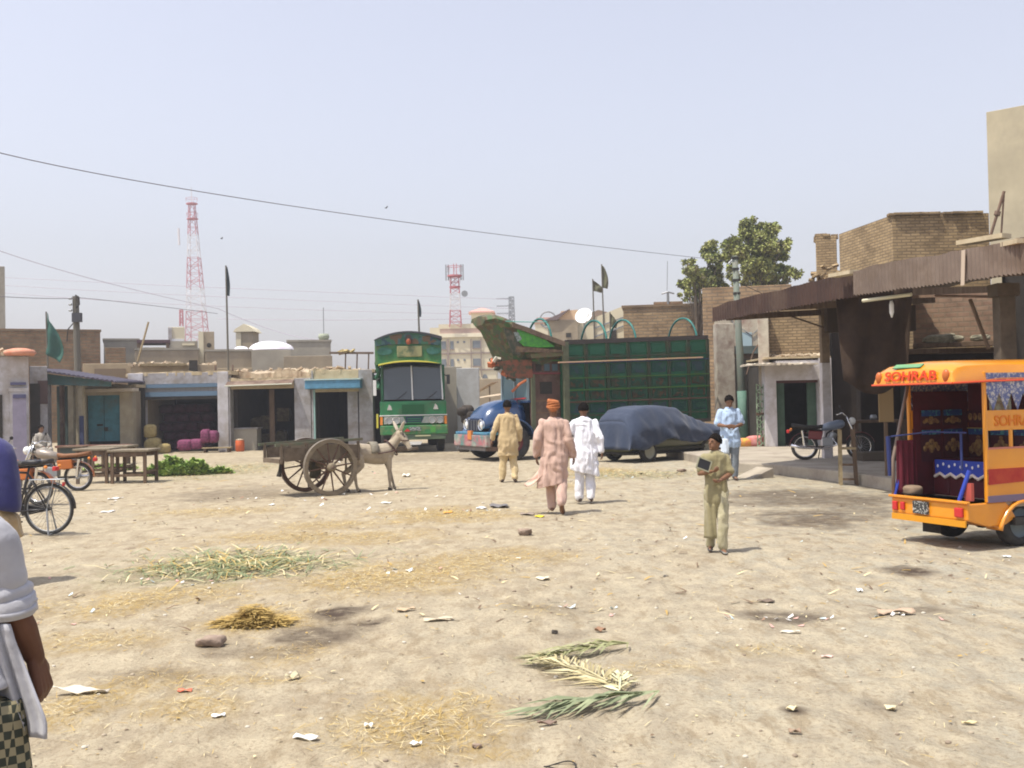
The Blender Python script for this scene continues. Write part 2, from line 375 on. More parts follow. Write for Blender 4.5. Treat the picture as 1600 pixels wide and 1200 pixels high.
brk2=brick('brick_tan',(.46,.35,.21),(.37,.27,.155),(.30,.24,.16))

def sz(px,py,Y): return P(px,py,Y).z
def sx(px,py,Y): return P(px,py,Y).x
def rough_slab(mb,x0,x1,y0,y1,z,h=.14,seed=0,mi=0,nx=26,ny=8,amp=.09):
    r=np.random.RandomState(seed); X=np.linspace(x0,x1,nx); Yy=np.linspace(y0,y1,ny); rows=[]
    for j,yy in enumerate(Yy):
        rows.append([(x,yy+ (0.06*r.randn()*.3 if j==0 else 0),z+h+amp*float(fbm([x*1.3+seed],[yy*1.3],3)[0])+.010*r.randn()) for x in X])
    mb.grid(rows,mi)
    mb.grid([[(p[0],p[1],z) for p in rows[0]],rows[0]],mi)
    mb.grid([[(rows[j][0][0],rows[j][0][1],z) for j in range(ny)],[rows[j][0] for j in range(ny)]],mi)
    mb.grid([[(rows[j][-1][0],rows[j][-1][1],z) for j in range(ny)],[rows[j][-1] for j in range(ny)]],mi)
    return mb
def rubble(mb,x0,x1,y0,y1,z,n,s=.12,seed=0,mi=0):
    r=np.random.RandomState(seed)
    for i in range(n):
        mb.box((r.uniform(x0,x1),r.uniform(y0,y1),z+r.uniform(0,.06)),(s*r.uniform(.5,1.8),s*r.uniform(.5,1.5),s*r.uniform(.3,.8)),tuple(r.uniform(-.5,.5,3)),mi)
    return mb
# ================================================================ LEFT ROW OF SHOPS (Y = 41 m)
YS=41.0
def shop(name,label,pxl,pxr,pytop,pyopen,pil,mats,dep=5.5,roofm=None,lint=True,YY=YS,seed=1):
    # pxl..pxr outer edges, pil=(left pillar px width, right pillar px width)
    xl=sx(pxl,640,YY); xr=sx(pxr,640,YY); s=FOC/YY; cx=(xl+xr)/2
    t=thing(name,label,'shop',(cx,YY,0)); zt=sz((pxl+pxr)/2,pytop,YY); zo=sz((pxl+pxr)/2,pyopen,YY)
    wl=pil[0]/s; wr=pil[1]/s; a=xl-cx; b=xr-cx
    pm,lm=mats
    for u0,u1 in ((a,a+wl),(b-wr,b)):
        if u1-u0>.05: MB().bx(u0,u1,0,.5,-.1,zt).build('pillar',pm,t,bevel=.02)
    if lint: MB().bx(a+wl+.003,b-wr-.003,.04,.45,zo,zt-.01).build('lintel',lm,t,bevel=.015)
    m=MB().bx(a+.02,a+.2,.5,dep,-.1,zt-.2).bx(b-.2,b-.02,.5,dep,-.1,zt-.2).bx(a+.2,b-.2,dep-.2,dep-.01,-.1,zt-.2); m.build('wall',dark if False else mat('inside_wall',(.04,.03,.024),.95,(.025,.02,.016),2),t)  # inside walls coloured extra dark to stand for shade
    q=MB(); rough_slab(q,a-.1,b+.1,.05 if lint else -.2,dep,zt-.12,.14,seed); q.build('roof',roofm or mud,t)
    return t,cx,a,b,wl,wr,zt,zo
# --- shop with grey frame and shutter box
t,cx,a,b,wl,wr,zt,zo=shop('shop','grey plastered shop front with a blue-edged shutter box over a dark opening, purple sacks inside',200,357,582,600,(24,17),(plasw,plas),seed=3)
z1=sz(280,624,YS)
MB().bx(a+wl,b-wr,.1,.4,z1+.3,zo).build('shutter_box',mat('ribbed_tin',(.30,.29,.28),.7,(.22,.2,.19),30,.3,stretch=(1,1,.05)),t)
mb=MB().bx(a+wl+.01,b-wr-.01,.0,.1,zo-.14,zo+.0).bx(a+wl+.01,b-wr-.01,.0,.1,z1+.12,z1+.3); mb.build('trim',mat('blue_trim',(.10,.16,.23),.7),t)
mb=MB().bx(a+wl+.02,b-wr-.02,.02,.1,z1,z1+.12); mb.build('shutter_edge',dark,t)
# --- middle shop with crumbling lintel
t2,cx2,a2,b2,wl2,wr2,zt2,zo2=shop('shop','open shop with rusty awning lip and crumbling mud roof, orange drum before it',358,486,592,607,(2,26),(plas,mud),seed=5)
mb=MB(); mb.grid([[(a2-.05,-.35,zo2+.12),(b2-wr2,-.35,zo2+.16)],[(a2-.05,.05,zo2+.3),(b2-wr2,.05,zo2+.34)]]); mb.build('awning',rust,t2,solid=.03)
mb=MB().tube([(a2-.05,-.36,zo2+.12),(b2-wr2,-.36,zo2+.16)],.025,6); mb.build('awning_edge',mat('pale_edge',(.5,.52,.42),.8),t2)
# --- right shop with blue slab awning
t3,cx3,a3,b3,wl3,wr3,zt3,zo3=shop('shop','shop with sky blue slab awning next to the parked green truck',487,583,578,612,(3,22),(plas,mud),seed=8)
q=MB().bx(a3-.15,b3-wr3+.15,-.55,.05,zo3+.12,zo3+.45).build('awning',mat('sky_blue_paint',(.10,.27,.42),.6,(.08,.2,.3),5),t3,bevel=.03)
MB().bx(a3-.17,b3-wr3+.17,-.58,.03,zo3+.453,zo3+.5).build('awning_top',mat('pale_blue_lime',(.36,.55,.58),.8,(.45,.5,.45),5),t3)
MB().bx(b3-wr3-.45,b3-wr3-.05,.05,.12,-.05,zo3).build('door_leaf',plas,t3)
MB().bx(a3+wl3,a3+wl3+.06,.0,.1,-.05,zo3+.1).build('door_frame',mat('pale_green_frame',(.25,.4,.38),.7),t3)
for k,(pa,pb,py,sd_) in enumerate(((365,480,580,21),(440,560,578,22),(500,575,585,23))):
    m=MB(); x0=sx(pa,580,YS+2.5); x1=sx(pb,580,YS+2.5); z=sz((pa+pb)/2,py+8,YS+2.5)
    rough_slab(m,x0,x1,YS+1.2,YS+4.4,z-.1,.25,sd_,amp=.22); rubble(m,x0,x1,YS+1.3,YS+4,z+.2,26,.16,sd_)
    o=m.build('rubble_heap',rub); tag(o,['pale rubble and mud heap on the roof of the shop with the rusty awning','mud and brick rubble across the roof between the last two left shops','low rubble edge on the roof of the shop with blue awning'][k],'rubble heap','rubble on the left shop roofs')
# goods in shops
ppl=mat('purple_net_sack',(.24,.06,.13),.85,(.10,.025,.06),14,.4)
jute=mat('jute',(.40,.32,.14),.9,(.28,.21,.09),12,.4)
gr='purple net sacks at the grey shop'
for k,(px,py,w_,h_,lab) in enumerate(((290,704,24,18,'large purple net sack lying at the step of the grey shop'),(308,702,22,17,'purple net sack in the middle of the row at the grey shop step'),(322,692,15,22,'upright purple net sack beside the right pillar of the grey shop'),(334,692,14,20,'purple net sack pressed against the right pillar of the grey shop'))):
    Y_=YS-.5+.1*(k%2); s=FOC/Y_; c=P(px,py-h_/2,Y_); m=MB(); sack_mesh(m,(0,0,h_/2/s),(w_/s,.55,h_/s),k+3); o=m.build('sack',ppl,smooth=True,loc=(c.x,c.y,max(0,c.z-h_/2/s)-.01)); tag(o,lab,'sack',gr)
dk=mat('purple_sack_shade',(.075,.018,.036),.9,(.04,.012,.024),10,.3)  # darker copy of the sack purple, shade put into the colour
cnt=0
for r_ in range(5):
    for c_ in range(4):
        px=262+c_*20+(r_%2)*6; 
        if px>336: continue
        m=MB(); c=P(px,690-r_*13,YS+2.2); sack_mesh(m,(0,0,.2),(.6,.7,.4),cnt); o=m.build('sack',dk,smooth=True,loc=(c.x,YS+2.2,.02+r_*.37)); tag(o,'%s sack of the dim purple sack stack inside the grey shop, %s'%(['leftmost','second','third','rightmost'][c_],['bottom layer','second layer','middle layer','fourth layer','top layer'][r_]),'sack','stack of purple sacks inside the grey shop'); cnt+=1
m=MB(); c=G(243,705); sack_mesh(m,(0,0,.3),(.62,.5,.65),31); sack_mesh(m,(-.12,.05,.85),(.5,.45,.6),32); sack_mesh(m,(.35,-.1,.16),(.5,.5,.36),33)
for i,(p,d,lab) in enumerate((((0,0,.3),(.62,.5,.62),'bottom jute bundle leaning on the left pillar of the grey shop'),((-.14,.05,.86),(.48,.42,.55),'upper jute bundle leaning on the left pillar of the grey shop'),((.42,-.1,.18),(.5,.5,.4),'small jute bundle on the ground by the left pillar of the grey shop'))):
    mm=MB(); sack_mesh(mm,(0,0,0),d,31+i,rot=.3*i); o=mm.build('jute_bundle',jute,smooth=True,loc=(sx(240,690,YS-.4)+p[0],YS-.4+p[1],p[2])); tag(o,lab,'sack','jute bundles by the grey shop')
# orange drum
c=P(376,698,YS-.2); t=thing('water_drum','orange plastic drum with pale lid before the middle left shop','drum',(c.x,YS-.3,0)); s=FOC/YS
MB().tube([(0,0,.0),(0,0,.05),(0,0,.2),(0,0,.24),(0,0,.28),(0,0,.40),(0,0,.44)],[.15,.17,.17,.18,.17,.17,.15],18).build('body',mat('orange_plastic',(.55,.12,.04),.5),t,smooth=True)
MB().tube([(0,0,.443),(0,0,.47),(0,0,.49)],[.16,.16,.05],18).build('lid',mat('cream_plastic',(.5,.4,.28),.5),t,smooth=True)
MB().tube([(-.17,0,.33),(-.2,0,.2),(-.17,0,.1)],.012,6).build('handle',steel,t)
c=P(352,702,YS-.7); t=thing('low_bench','low plank bench on short legs below the right pillar of the grey shop','bench',(c.x-.35,YS-.7,0))
MB().bx(-.5,.6,-.2,.2,.16,.2).build('seat',woodl,t)
for x in (-.4,.5):
    MB().bx(x-.04,x+.04,-.15,.15,0,.158).build('leg',wood,t)
# counter and crates inside shop 2
t=thing('shop_counter','grey concrete counter block at the left side of the middle left shop','counter',(sx(380,680,YS+.3),YS+.6,0)); MB().bx(-.55,.5,-.15,.6,-.05,.85).build('body',tan2,t); MB().bx(-.6,.55,-.2,.65,.853,.9).build('top',plas,t)
for k,(px,z,w_) in enumerate(((395,.45,.7),(410,.45,.6),(425,.5,.7),(402,1.15,.6),(420,1.25,.55),(440,.6,.5),(444,1.55,.5))):
    Y_=YS+2.4; m=MB(); 
    if k%2: sack_mesh(m,(0,0,.3),(w_,.5,.6),60+k,p=.7)
    else:
        m.bx(-w_/2,w_/2,-.2,.2,0,.55); [m.bx(-w_/2-.01,w_/2+.01,-.22,-.2,.04+j*.13,.12+j*.13) for j in range(4)]
    o=m.build('sack' if k%2 else 'crate',mat('dusty_goods',(.14,.11,.055),.9,(.06,.045,.03),6),loc=(sx(px,660,Y_),Y_,z-.45)); tag(o,['wooden crate at the bottom left inside the middle shop','dusty sack between two crates inside the middle shop','wooden crate at the bottom middle inside the middle shop','dusty sack on top of the left crate inside the middle shop','crate stacked second row inside the middle shop','dusty sack by the right post inside the middle shop','small crate high on the right inside the middle shop'][k],'sack' if k%2 else 'crate','goods in the middle left shop')
m=MB().bx(-.1,.1,0,.1,0,2.4); o=m.build('wooden_post',wood,loc=(sx(425,650,YS+1),YS+1,0)); tag(o,'dark wooden post standing inside the middle left shop','post')

# --- blue-door shop (closer, left)
YB=40.0
xl=sx(70,640,YB); xr=sx(208,640,YB); cx=(xl+xr)/2; s=FOC/YB
t=thing('shop','yellow plastered shop with closed blue double door and thin slab hood','shop',(cx,YB,0))
def lx(px): return sx(px,640,YB)-cx
def lz(py,px=140): return sz(px,py,YB)
MB().bx(lx(92),lx(134),0,.4,-.1,lz(606)).build('wall',plasy,t); MB().bx(lx(187),lx(207),0,.4,-.1,lz(612)).build('wall',plasy,t)
MB().bx(lx(134),lx(187),.02,.4,lz(618),lz(608)).build('lintel',plasy,t)
MB().bx(lx(131),lx(216),-.55,.1,lz(613),lz(608)).build('slab_hood',mat('pale_slab',(.52,.45,.35),.9,(.42,.35,.27),3),t,bevel=.01)
d=MB().bx(lx(136),lx(160.5),.1,.16,lz(690),lz(618)).build('door_leaf',bl,t); MB().bx(lx(150),lx(159),.07,.098,lz(666),lz(663)).build('latch',dark,d)
q=MB(); [q.bx(lx(137),lx(160),.085,.1,lz(y),lz(y-2)) for y in (632,650,672)]; q.build('rail',bl,d)
d=MB().bx(lx(161.5),lx(186),.1,.16,lz(690),lz(618)).build('door_leaf',bl,t); MB().bx(lx(162),lx(167),.06,.098,lz(674),lz(668)).build('padlock',dark,d)
q=MB(); [q.bx(lx(162.5),lx(185.5),.085,.1,lz(y),lz(y-2)) for y in (632,650,672)]; q.build('rail',bl,d)
MB().bx(lx(122),lx(190),-.7,.35,-.1,.2).build('door_step',plas,t)
q=MB(); rough_slab(q,lx(95),lx(214),.0,5,lz(607),.12,9); q.build('roof',mud,t)
MB().bx(lx(92),lx(92)+.2,.4,5,-.1,lz(612)).bx(lx(205),lx(207),.4,5,-.1,lz(612)).bx(lx(94),lx(205),4.8,5,-.1,lz(612)).build('back_wall',tan,t)
# --- stall with tin roof and blue fascia at its left
xl=sx(52,640,38.5); xr=sx(190,640,38.5); cx=(xl+xr)/2; Y_=38.5
t=thing('shop','stall with sloping dark tin roof and blue-green fascia board over stained posts','shop',(cx,Y_,0))
def lx(px,Y_=38.5): return sx(px,640,Y_)-cx
def lz(py,px=120,Y_=38.5): return sz(px,py,Y_)
q=MB(); n=60; za,zb=lz(577,57),lz(597,190)
r0=[];r1=[]
for i in range(n+1):
    u=i/n; x=lx(57)+(lx(190)-lx(57))*u; z=za+(zb-za)*u+.02*math.sin(i*1.9); r0.append((x,-.5,z)); r1.append((x,2.5,z+.04))
q.grid([r0,r1]); q.build('tin_roof',mat('dark_tin',(.10,.09,.12),.6,(.06,.05,.07),3),t,solid=.05)
q=MB().add([(lx(72),0,lz(601,72)),(lx(174),0,lz(604,174)),(lx(174),0,lz(596,174)),(lx(72),0,lz(584,72)),(lx(72),.05,lz(601,72)),(lx(174),.05,lz(604,174)),(lx(174),.05,lz(596,174)),(lx(72),.05,lz(584,72))],[(0,1,2,3),(7,6,5,4),(0,4,5,1),(1,5,6,2),(2,6,7,3),(3,7,4,0)]); q.build('fascia',mat('blue_green_board',(.09,.20,.22),.7,(.12,.22,.22),3,stain=(.14,.17,.16)),t)
for px,w_,m_ in ((66,9,plas),(92,4,rust),(105,8,plasy),(121,7,plasy)):
    MB().bx(lx(px),lx(px)+w_/42.6,.06,.3,-.1,lz(600,px)-.02).build('post',m_,t)
MB().bx(lx(74),lx(91),.8,.9,-.1,lz(602)).build('panel',mat('dim_green_board',(.06,.09,.08),.8),t)
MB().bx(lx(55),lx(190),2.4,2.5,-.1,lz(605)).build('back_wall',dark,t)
MB().bx(lx(124),lx(130),-.02,.05,.25,lz(650)).build('side_panel',mat('navy_board',(.05,.06,.13),.7),t)

# --- white buildings at the far left, nearer
Y_=34.0
def block(name,label,cat,px0,px1,pyt,Y_,dep,m_,rz=0,group=None,bev=.02,zb=-.1):
    x0=sx(px0,600,Y_);x1=sx(px1,600,Y_);cx=(x0+x1)/2; th=math.atan2(cx,Y_); t=thing(name,label,cat,(cx,Y_,0),rz-th,group); t.scale=(cos(th),1,1); zt=sz((px0+px1)/2,pyt,Y_); h=(x1-x0)/2
    MB().bx(-h,h,0,dep,zb,zt).build('wall',m_,t,bevel=bev); return t,h,zt,cx
t,h,zt,cx=block('white_building','whitewashed corner building with lilac grey door at the far left','building',-90,46,556,34,4,plasw)
lx=lambda px:sx(px,640,34)-cx
lz=lambda py,px=30:sz(px,py,34)
MB().bx(lx(16),lx(44),-.12,.0,-.05,lz(612)).bx(lx(14),lx(46),-.14,.02,lz(612)+.003,lz(606)).build('door_frame',plasw,t)
MB().bx(lx(20),lx(42),-.16,-.123,0,lz(616)).build('door',mat('lilac_paint',(.30,.27,.36),.7,(.25,.23,.30),4),t)
MB().bx(lx(21),lx(41),-.2,-.163,lz(622),lz(616)).build('door_lintel',mat('dark_blue_wood',(.09,.09,.17),.7),t)
MB().bx(lx(17),lx(42),-.12,-.003,lz(601),lz(597)).build('ledge',mat('dark_blue_wood',(.09,.09,.17),.7),t)
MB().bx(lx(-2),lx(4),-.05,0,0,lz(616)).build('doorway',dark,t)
q=MB(); rough_slab(q,lx(-90),lx(20),-.1,4,zt,.1,12,amp=.1); rubble(q,lx(-80),lx(15),0,2,zt+.15,30,.15,5); q.build('roof_rubble',rub,t)
q=MB().tube([(0,0,0),(0,0,.08),(0,0,.18),(0,0,.24)],[.42,.5,.44,.2],20); o=q.build('clay_basin',mat('terracotta',(.55,.20,.12),.7,(.6,.3,.2),5),smooth=True,loc=(sx(30,552,34.3),34.35,zt)); tag(o,'upturned terracotta basin on the white corner building roof','basin')
MB().bx(lx(12),lx(46),-.05,.6,zt,lz(551)).build('roof_parapet',plasw,t)
t,h,zt,cx=block('grey_building','grey plastered wall block with a dark window beside the white corner building','building',46,74,572,36,3,plas)
MB().bx(-.3,.05,-.04,0,.1,zt-.6).build('doorway',dark,t)
MB().bx(-.02,.32,-.04,0,zt-1.3,zt-.5).build('window',mat('dim_red_wood',(.08,.05,.045),.8),t)
# ================================================================ BACKGROUND, LEFT
def simple(name,label,cat,px0,px1,pyt,Y_,dep,m_,group=None,name_part='wall'):
    t,h,zt,cx=block(name,label,cat,px0,px1,pyt,Y_,dep,m_,group=group); return t,h,zt,cx
def coping(t,h,zt,dep,m_,w_=.06): MB().bx(-h-w_,h+w_,-w_,dep+w_,zt+.002,zt+.12).build('coping',m_,t)
t,h,zt,cx=simple('brick_house','wide brown brick house wall behind the tall green flag','building',-140,163,517,56,9,brk); coping(t,h,zt,9,brk)
rough=MB(); 
t,h,zt,cx=simple('brick_shed','small dark brick shed beside the wide brown brick house','building',165,197,543,57,4,brk)
t,h,zt,cx=simple('concrete_tower_block','sliver of a tall pale concrete block at the left edge above the brick house','building',-60,10,415,75,8,tan2)
t,h,zt,cx=simple('house','grey house wall with stair parapet left of the terrace beam','building',163,218,532,62,5,tan2); coping(t,h,zt,5,tan2)
t,h,zt,cx=simple('house','long low tan house under the dark terrace beam','building',212,312,547,60,8,tan); coping(t,h,zt,8,tan2,.04)
lx=lambda px:sx(px,540,60)-cx
lz=lambda py:sz(260,py,60)
q=MB().bx(lx(214),lx(266),.5,3,lz(535),lz(530)); q.build('terrace_beam',mat('dark_beam',(.09,.05,.06),.9),t)
for p in (217,262): MB().bx(lx(p)-.1,lx(p)+.1,.6,.8,zt,lz(535)).build('terrace_post',wood,t)
if 1: MB().bx(lx(222),lx(258),3.2,3.3,zt,lz(538)).build('terrace_wall',cream,t)
MB().bx(lx(266),lx(310),.6,1.2,zt+.12,lz(532)).build('parapet',tan2,t); MB().bx(lx(285),lx(305),.5,.6,zt+.3,lz(536)).build('pale_panel',cream,t)
t,h,zt,cx=simple('water_tank_stand','pale concrete water tank block with a square opening on the terrace house roof','tank',264,290,511,62.5,3,cream)
MB().bx(-.3,.45,-.03,0,zt-1.15,zt-.7).build('opening',mat('sky_gap_wall',(.7,.7,.7),.9),t)
MB().bx(-h,-h+.22,-.06,0,3,zt-.02).build('painted_sun_edge',plasw,t)  # paler strip paints the sunlit left side onto the front
t,h,zt,cx=simple('stair_tower','plain tan stair tower with a small round vent, beside the lattice mast','building',311,336,518,61,3,tan)
MB().cyl((.15,-.03,zt-.8),(.15,.02,zt-.8),.14,12).build('vent',dark,t); MB().bx(-h,-h+.3,-.04,0,3,zt-.02).build('painted_sun_edge',cream,t)  # pale edge strip: sunlight painted on the tower's left side
t,h,zt,cx=simple('house','long low house wall of tan render in front of the white dome','building',322,394,549,58,6,tan); coping(t,h,zt,6,tan2,.05)
t,h,zt,cx=simple('house','grey rendered house wall between the white dome and the concrete house','building',394,455,547,57.5,6,tan2)
t,h,zt,cx=simple('house','concrete roof house with a plant pot and rod on top','building',450,518,534,63,7,tan2); coping(t,h,zt,7,tan2,.05)
q=MB().tube([(.9,.5,zt+.1),(.9,.5,zt+.3),(.9,.5,zt+.5)],[.25,.35,.3],12); q.build('water_pot',mat('pot_grey',(.3,.33,.25),.8),t,smooth=True); MB().cyl((.9,.5,zt+.5),(.9,.5,zt+2.1),.03,5).build('rod',steel,t); MB().cyl((h-.3,.3,zt),(h-.3,.3,zt+.5),.06,6).build('pipe',steel,t)
t,h,zt,cx=simple('house','low tan wall running behind the right end of the left shops','building',444,520,556,55,4,tan)
t,h,zt,cx=simple('house','thin mud wall with low parapet behind the blue-door shop roof','building',130,205,568,50,3,mat('mudwall',(.40,.32,.21),.95,(.32,.25,.17),2,.3))
MB().bx(-.6,.9,-.05,0,zt-1.3,zt-.25).build('dark_panel',mat('shaded_brick',(.2,.15,.1),.9),t)
t,h,zt,cx=simple('house','mud brick wall with rubble top behind the grey shop','building',205,340,570,49,3,mat('mudwall',(.40,.32,.21),.95,(.32,.25,.17),2,.3))
MB().bx(-1.5,.6,-.4,0,zt-.05,zt+.05).build('plank_roof',woodl,t); MB().bx(.7,1.1,-.2,0,zt-.5,zt+.2).build('dark_box',dark,t)
rubble(MB(),-2,2,-.3,1,zt,40,.2,3).build('rubble_top',rub,t)
t,h,zt,cx=simple('house','pale mud wall patch behind the rusty awning shop','building',340,395,575,48,3,mat('mudwall',(.40,.32,.21),.95,(.32,.25,.17),2,.3))
# domed-roof hut
Y_=66; x=sx(382,540,Y_); s=FOC/Y_; t=thing('roof_hut','small brick hut with a curved vault roof on the skyline beside the white dome','hut',(x,Y_,0)); z0=sz(382,549,Y_); z1=sz(382,518,Y_); z2=sz(382,506,Y_); hw=13/s
MB().bx(-hw,hw,0,1.6,0,z1).build('wall',tan,t); MB().bx(-hw,-hw+.32,-.05,0,z0,z1).build('painted_sun_edge',cream,t)  # lit left side of the hut painted as a cream strip
q=MB(); poly=[(-hw*1.3,z1-.02),(-hw*1.0,z1+.18),(-hw*.45,z2-.15),(0,z2),(hw*.5,z2-.12),(hw,z1+.2),(hw*1.35,z1-.02)]; q.prism(poly,-.15,1.75); q.build('vault_roof',cream,t)
# white dome / awning sheets
wht=mat('white_sheet',(.78,.76,.80),.6,(.6,.5,.66),1.5,lo=.5,hi=.75)
for px,w_,h_,lab,pyb in ((420,35,14,'wide white plastic sheet dome on the roofs with purple stains',547),(376,11,5,'small white sheet hump beside the vault-roofed hut',546)):
    Y_=60.5; s=FOC/Y_; q=MB(); rows=[]
    for i in range(7):
        t_=i/6*pi/2; rows.append([(w_/s*cos(t_)*cos(a)*(1+.12*cos(a)),w_/s*.7*cos(t_)*sin(a),h_/s*sin(t_)) for a in [2*pi*k/20 for k in range(21)]])
    q.grid(rows); c=P(px,pyb,Y_); o=q.build('white_dome',wht,smooth=True,loc=(c.x,Y_,c.z)); tag(o,lab,'sheet')
t=thing('bamboo_stand','dark pole rack standing on the roofs left of the green truck','rack',(sx(548,570,50),50,sz(548,572,50)))
MB().beam((-1,0,.65),(1.1,0,.6),.12,.1).build('top_rail',wood,t)
for x in (-.3,.25,.8): MB().beam((x,0,-.9),(x+.07,0,.6),.06,.06).build('pole',wood,t)
sack=MB(); rubble(sack,-.5,.1,-.2,.2,.66,9,.18,4); sack.build('bundle',jute,t)
t=thing('railing','low iron railing angle on the roof between the grey shop and the middle shop','railing',(sx(352,590,YS+.6),YS+.6,sz(352,592,YS+.6)))
MB().beam((-.4,0,.3),(.35,0,.3),.06,.06).build('rail',rust,t)
for x in (-.38,.3): MB().beam((x,0,0),(x,0,.55),.06,.06).build('post',rust,t)
# leaning pole and ladder on the left roofs
a=P(232,503,52); b=P(215,565,52); o=MB().tube([a,b],.05,6).build('bamboo_pole',woodl); tag(o,'slanting bamboo pole leaning on the left roofs','pole')
# ---------------------------------------------------------------- lattice masts
red=mat('mast_red',(.44,.14,.16),.7); mw=mat('mast_white',(.62,.60,.62),.7)
def mast(name,label,px,pyt,pyb,Y_,wt,wb,bands,plats,legw=.16,seg=16,lean=0,square=True):
    base=P(px,pyb,Y_); s=FOC/Y_; H=(pyb-pyt)/s; t=thing(name,label,'mast',(base.x,Y_,base.z-1))
    mbs=[MB(),MB()]
    def hw(z): u=z/H; return (wb*(1-u)+wt*u)/s/2
    cs=((-1,-1),(1,-1),(1,1),(-1,1))
    ML=MB()
    for i in range(seg):
        z0=H*i/seg; z1=H*(i+1)/seg; k0=len(ML.mi); mb=ML; bi=int((1-(i+.5)/seg)*bands)%2
        a0=hw(z0);a1=hw(z1)
        for k,(u,v) in enumerate(cs):
            u2,v2=cs[(k+1)%4]
            mb.beam((u*a0,v*a0,z0+1),(u*a1,v*a1,z1+1),legw,legw)
            p,q_=((u*a0,v*a0,z0+1),(u2*a1,v2*a1,z1+1)) if i%2 else ((u2*a0,v2*a0,z0+1),(u*a1,v*a1,z1+1))
            mb.beam(p,q_,legw*.6,legw*.6)
            mb.beam((u*a1,v*a1,z1+1),(u2*a1,v2*a1,z1+1),legw*.6,legw*.6)
        ML.mi[k0:]=[bi]*(len(ML.mi)-k0)
    ML.build('lattice',[red,mw],t)
    for pz,pw in plats:
        z=H*(1-pz)+1; r=pw/s/2; q=MB().tube([(0,0,z),(0,0,z+.16)],r,12); q.build('platform',red,t)
        q=MB(); q.torus((0,0,z+1.1),r,.03,'z',16,5); 
        for k in range(8): q.beam((r*cos(k*pi/4),r*sin(k*pi/4),z+.5),(r*cos(k*pi/4),r*sin(k*pi/4),z+1.1),.025,.025)
        q.build('railing',red,t)
    return t,H,s
t,H,s=mast('lattice_mast','tall tapering red and white lattice mast on the left skyline',309,318,535,190,8,29,5,((.0,18),(.11,18)),.11,18)
t.rotation_euler=(0,R(-1.5),0)
MB().cyl((0,0,H+1),(0,0,H+4),.08,5).build('rod',mw,t); MB().cyl((-2.6,0,H*.75),(-2.6,0,H*.75+3),.2,6).build('antenna',mw,t)
t,H,s=mast('telecom_mast','shorter red and white telecom mast with a crowded antenna top on the cream building',712,432,512,112,12,18,3,((.0,23),(.22,17)),.08,9)
for x in (-.62,-.45,.45,.6): MB().bx(x-.05+(x*.5),x+.07+(x*.5),-.1,.1,H+.6,H+2.3).build('antenna_panel',steel,t)
for x in (-.1,.2): MB().cyl((x,0,H+1),(x,0,H+2.4),.04,5).build('rod',red,t)
q=MB().tube([(1.0,-.2,H-.9),(1.05,-.5,H-.9)],[.1,.35],12); q.build('microwave_dish',steel,t)
t,H,s=mast('power_pylon','slim grey lattice pylon seen behind the truck prow',800,464,510,140,7,9,1,(),.16,8); 
for ch in t.children: ch.data.materials[0]=steel
for z in (.95,.7,.45): MB().beam((-3.0/1.5,0,H*z+1),(0,0,H*z+1),.12,.12).build('cross_arm',steel,t)
t,H,s=mast('antenna_mast','tiny thin pinkish mast beside the left lattice mast',284,484,535,170,4,5,2,(),.1,6)
# ---------------------------------------------------------------- poles, flags
def flagmesh(w_,h_,seed=0,tri=False,nx=12,ny=14,sag=.3):
    rows=[]
    for j in range(ny+1):
        v=j/ny; row=[]
        for i in range(nx+1):
            u=i/nx
            wd=w_*(1-.0*v); x=u*wd*(1-.35*v*0); 
            if tri: x=u*w_*(.12+.88*math.sin(pi*min(1,v*.62+.08)))
            z=-v*h_-u*sag*h_*(1-v*.4); y=.12*w_*math.sin(u*7+v*3+seed)+.05*w_*math.sin(v*9+seed)
            row.append((x,y,z))
        rows.append(row)
    return MB().grid(rows)
gpole=mat('pole_wood',(.12,.11,.09),.8)
def flag(label,px,pyt,pyb,Y_,fw,fh,m_,px2=None,tri=True,seed=0,r=.035,group=None,sag=.1,off=0):
    a=P(px2 or px,pyb,Y_); b=P(px,pyt,Y_); s=FOC/Y_; t=thing('flag_on_pole',label,'flag',a,0,group)
    d=b-a; MB().tube([(0,0,0),d],[r*1.3,r],6).build('pole',gpole,t)
    q=flagmesh(fw/s,fh/s,seed,tri,sag=sag); q.build('flag',m_,t,smooth=True,loc=d*(1)+Vector((0,0,-.02-off/s)),solid=.01)
fgr=mat('flag_green',(.025,.085,.07),.8,(.035,.10,.075),2); fbk=mat('flag_black',(.035,.05,.05),.9,(.03,.04,.06),3); fol=mat('flag_olive',(.10,.11,.06),.9,(.14,.12,.08),3)
flag('large dark green triangular flag hanging on a pole before the brown brick house',72,487,585,47,27,66,fgr,px2=75,seed=1,sag=.35)
flag('furled black flag on a tall thin pole above the middle left shop',353,415,592,43.5,6,46,fbk,px2=357,seed=2,sag=.05)
flag('small furled dark flag on a pole above the green truck',653,468,520,47,5,26,fbk,px2=655,seed=3,sag=.05)
flag('taller olive flag on a pole over the houses behind the truck bed',940,413,530,60,10,36,fol,px2=944,seed=4,sag=.1)
flag('lower dark flag with yellow end on a short pole left of the tall olive flag',926,436,530,60,16,18,fol,px2=929,seed=5,sag=.3)
flag('small olive flag hung low before the cream house wall',953,488,530,57,11,22,fol,px2=954,seed=6,sag=.2)
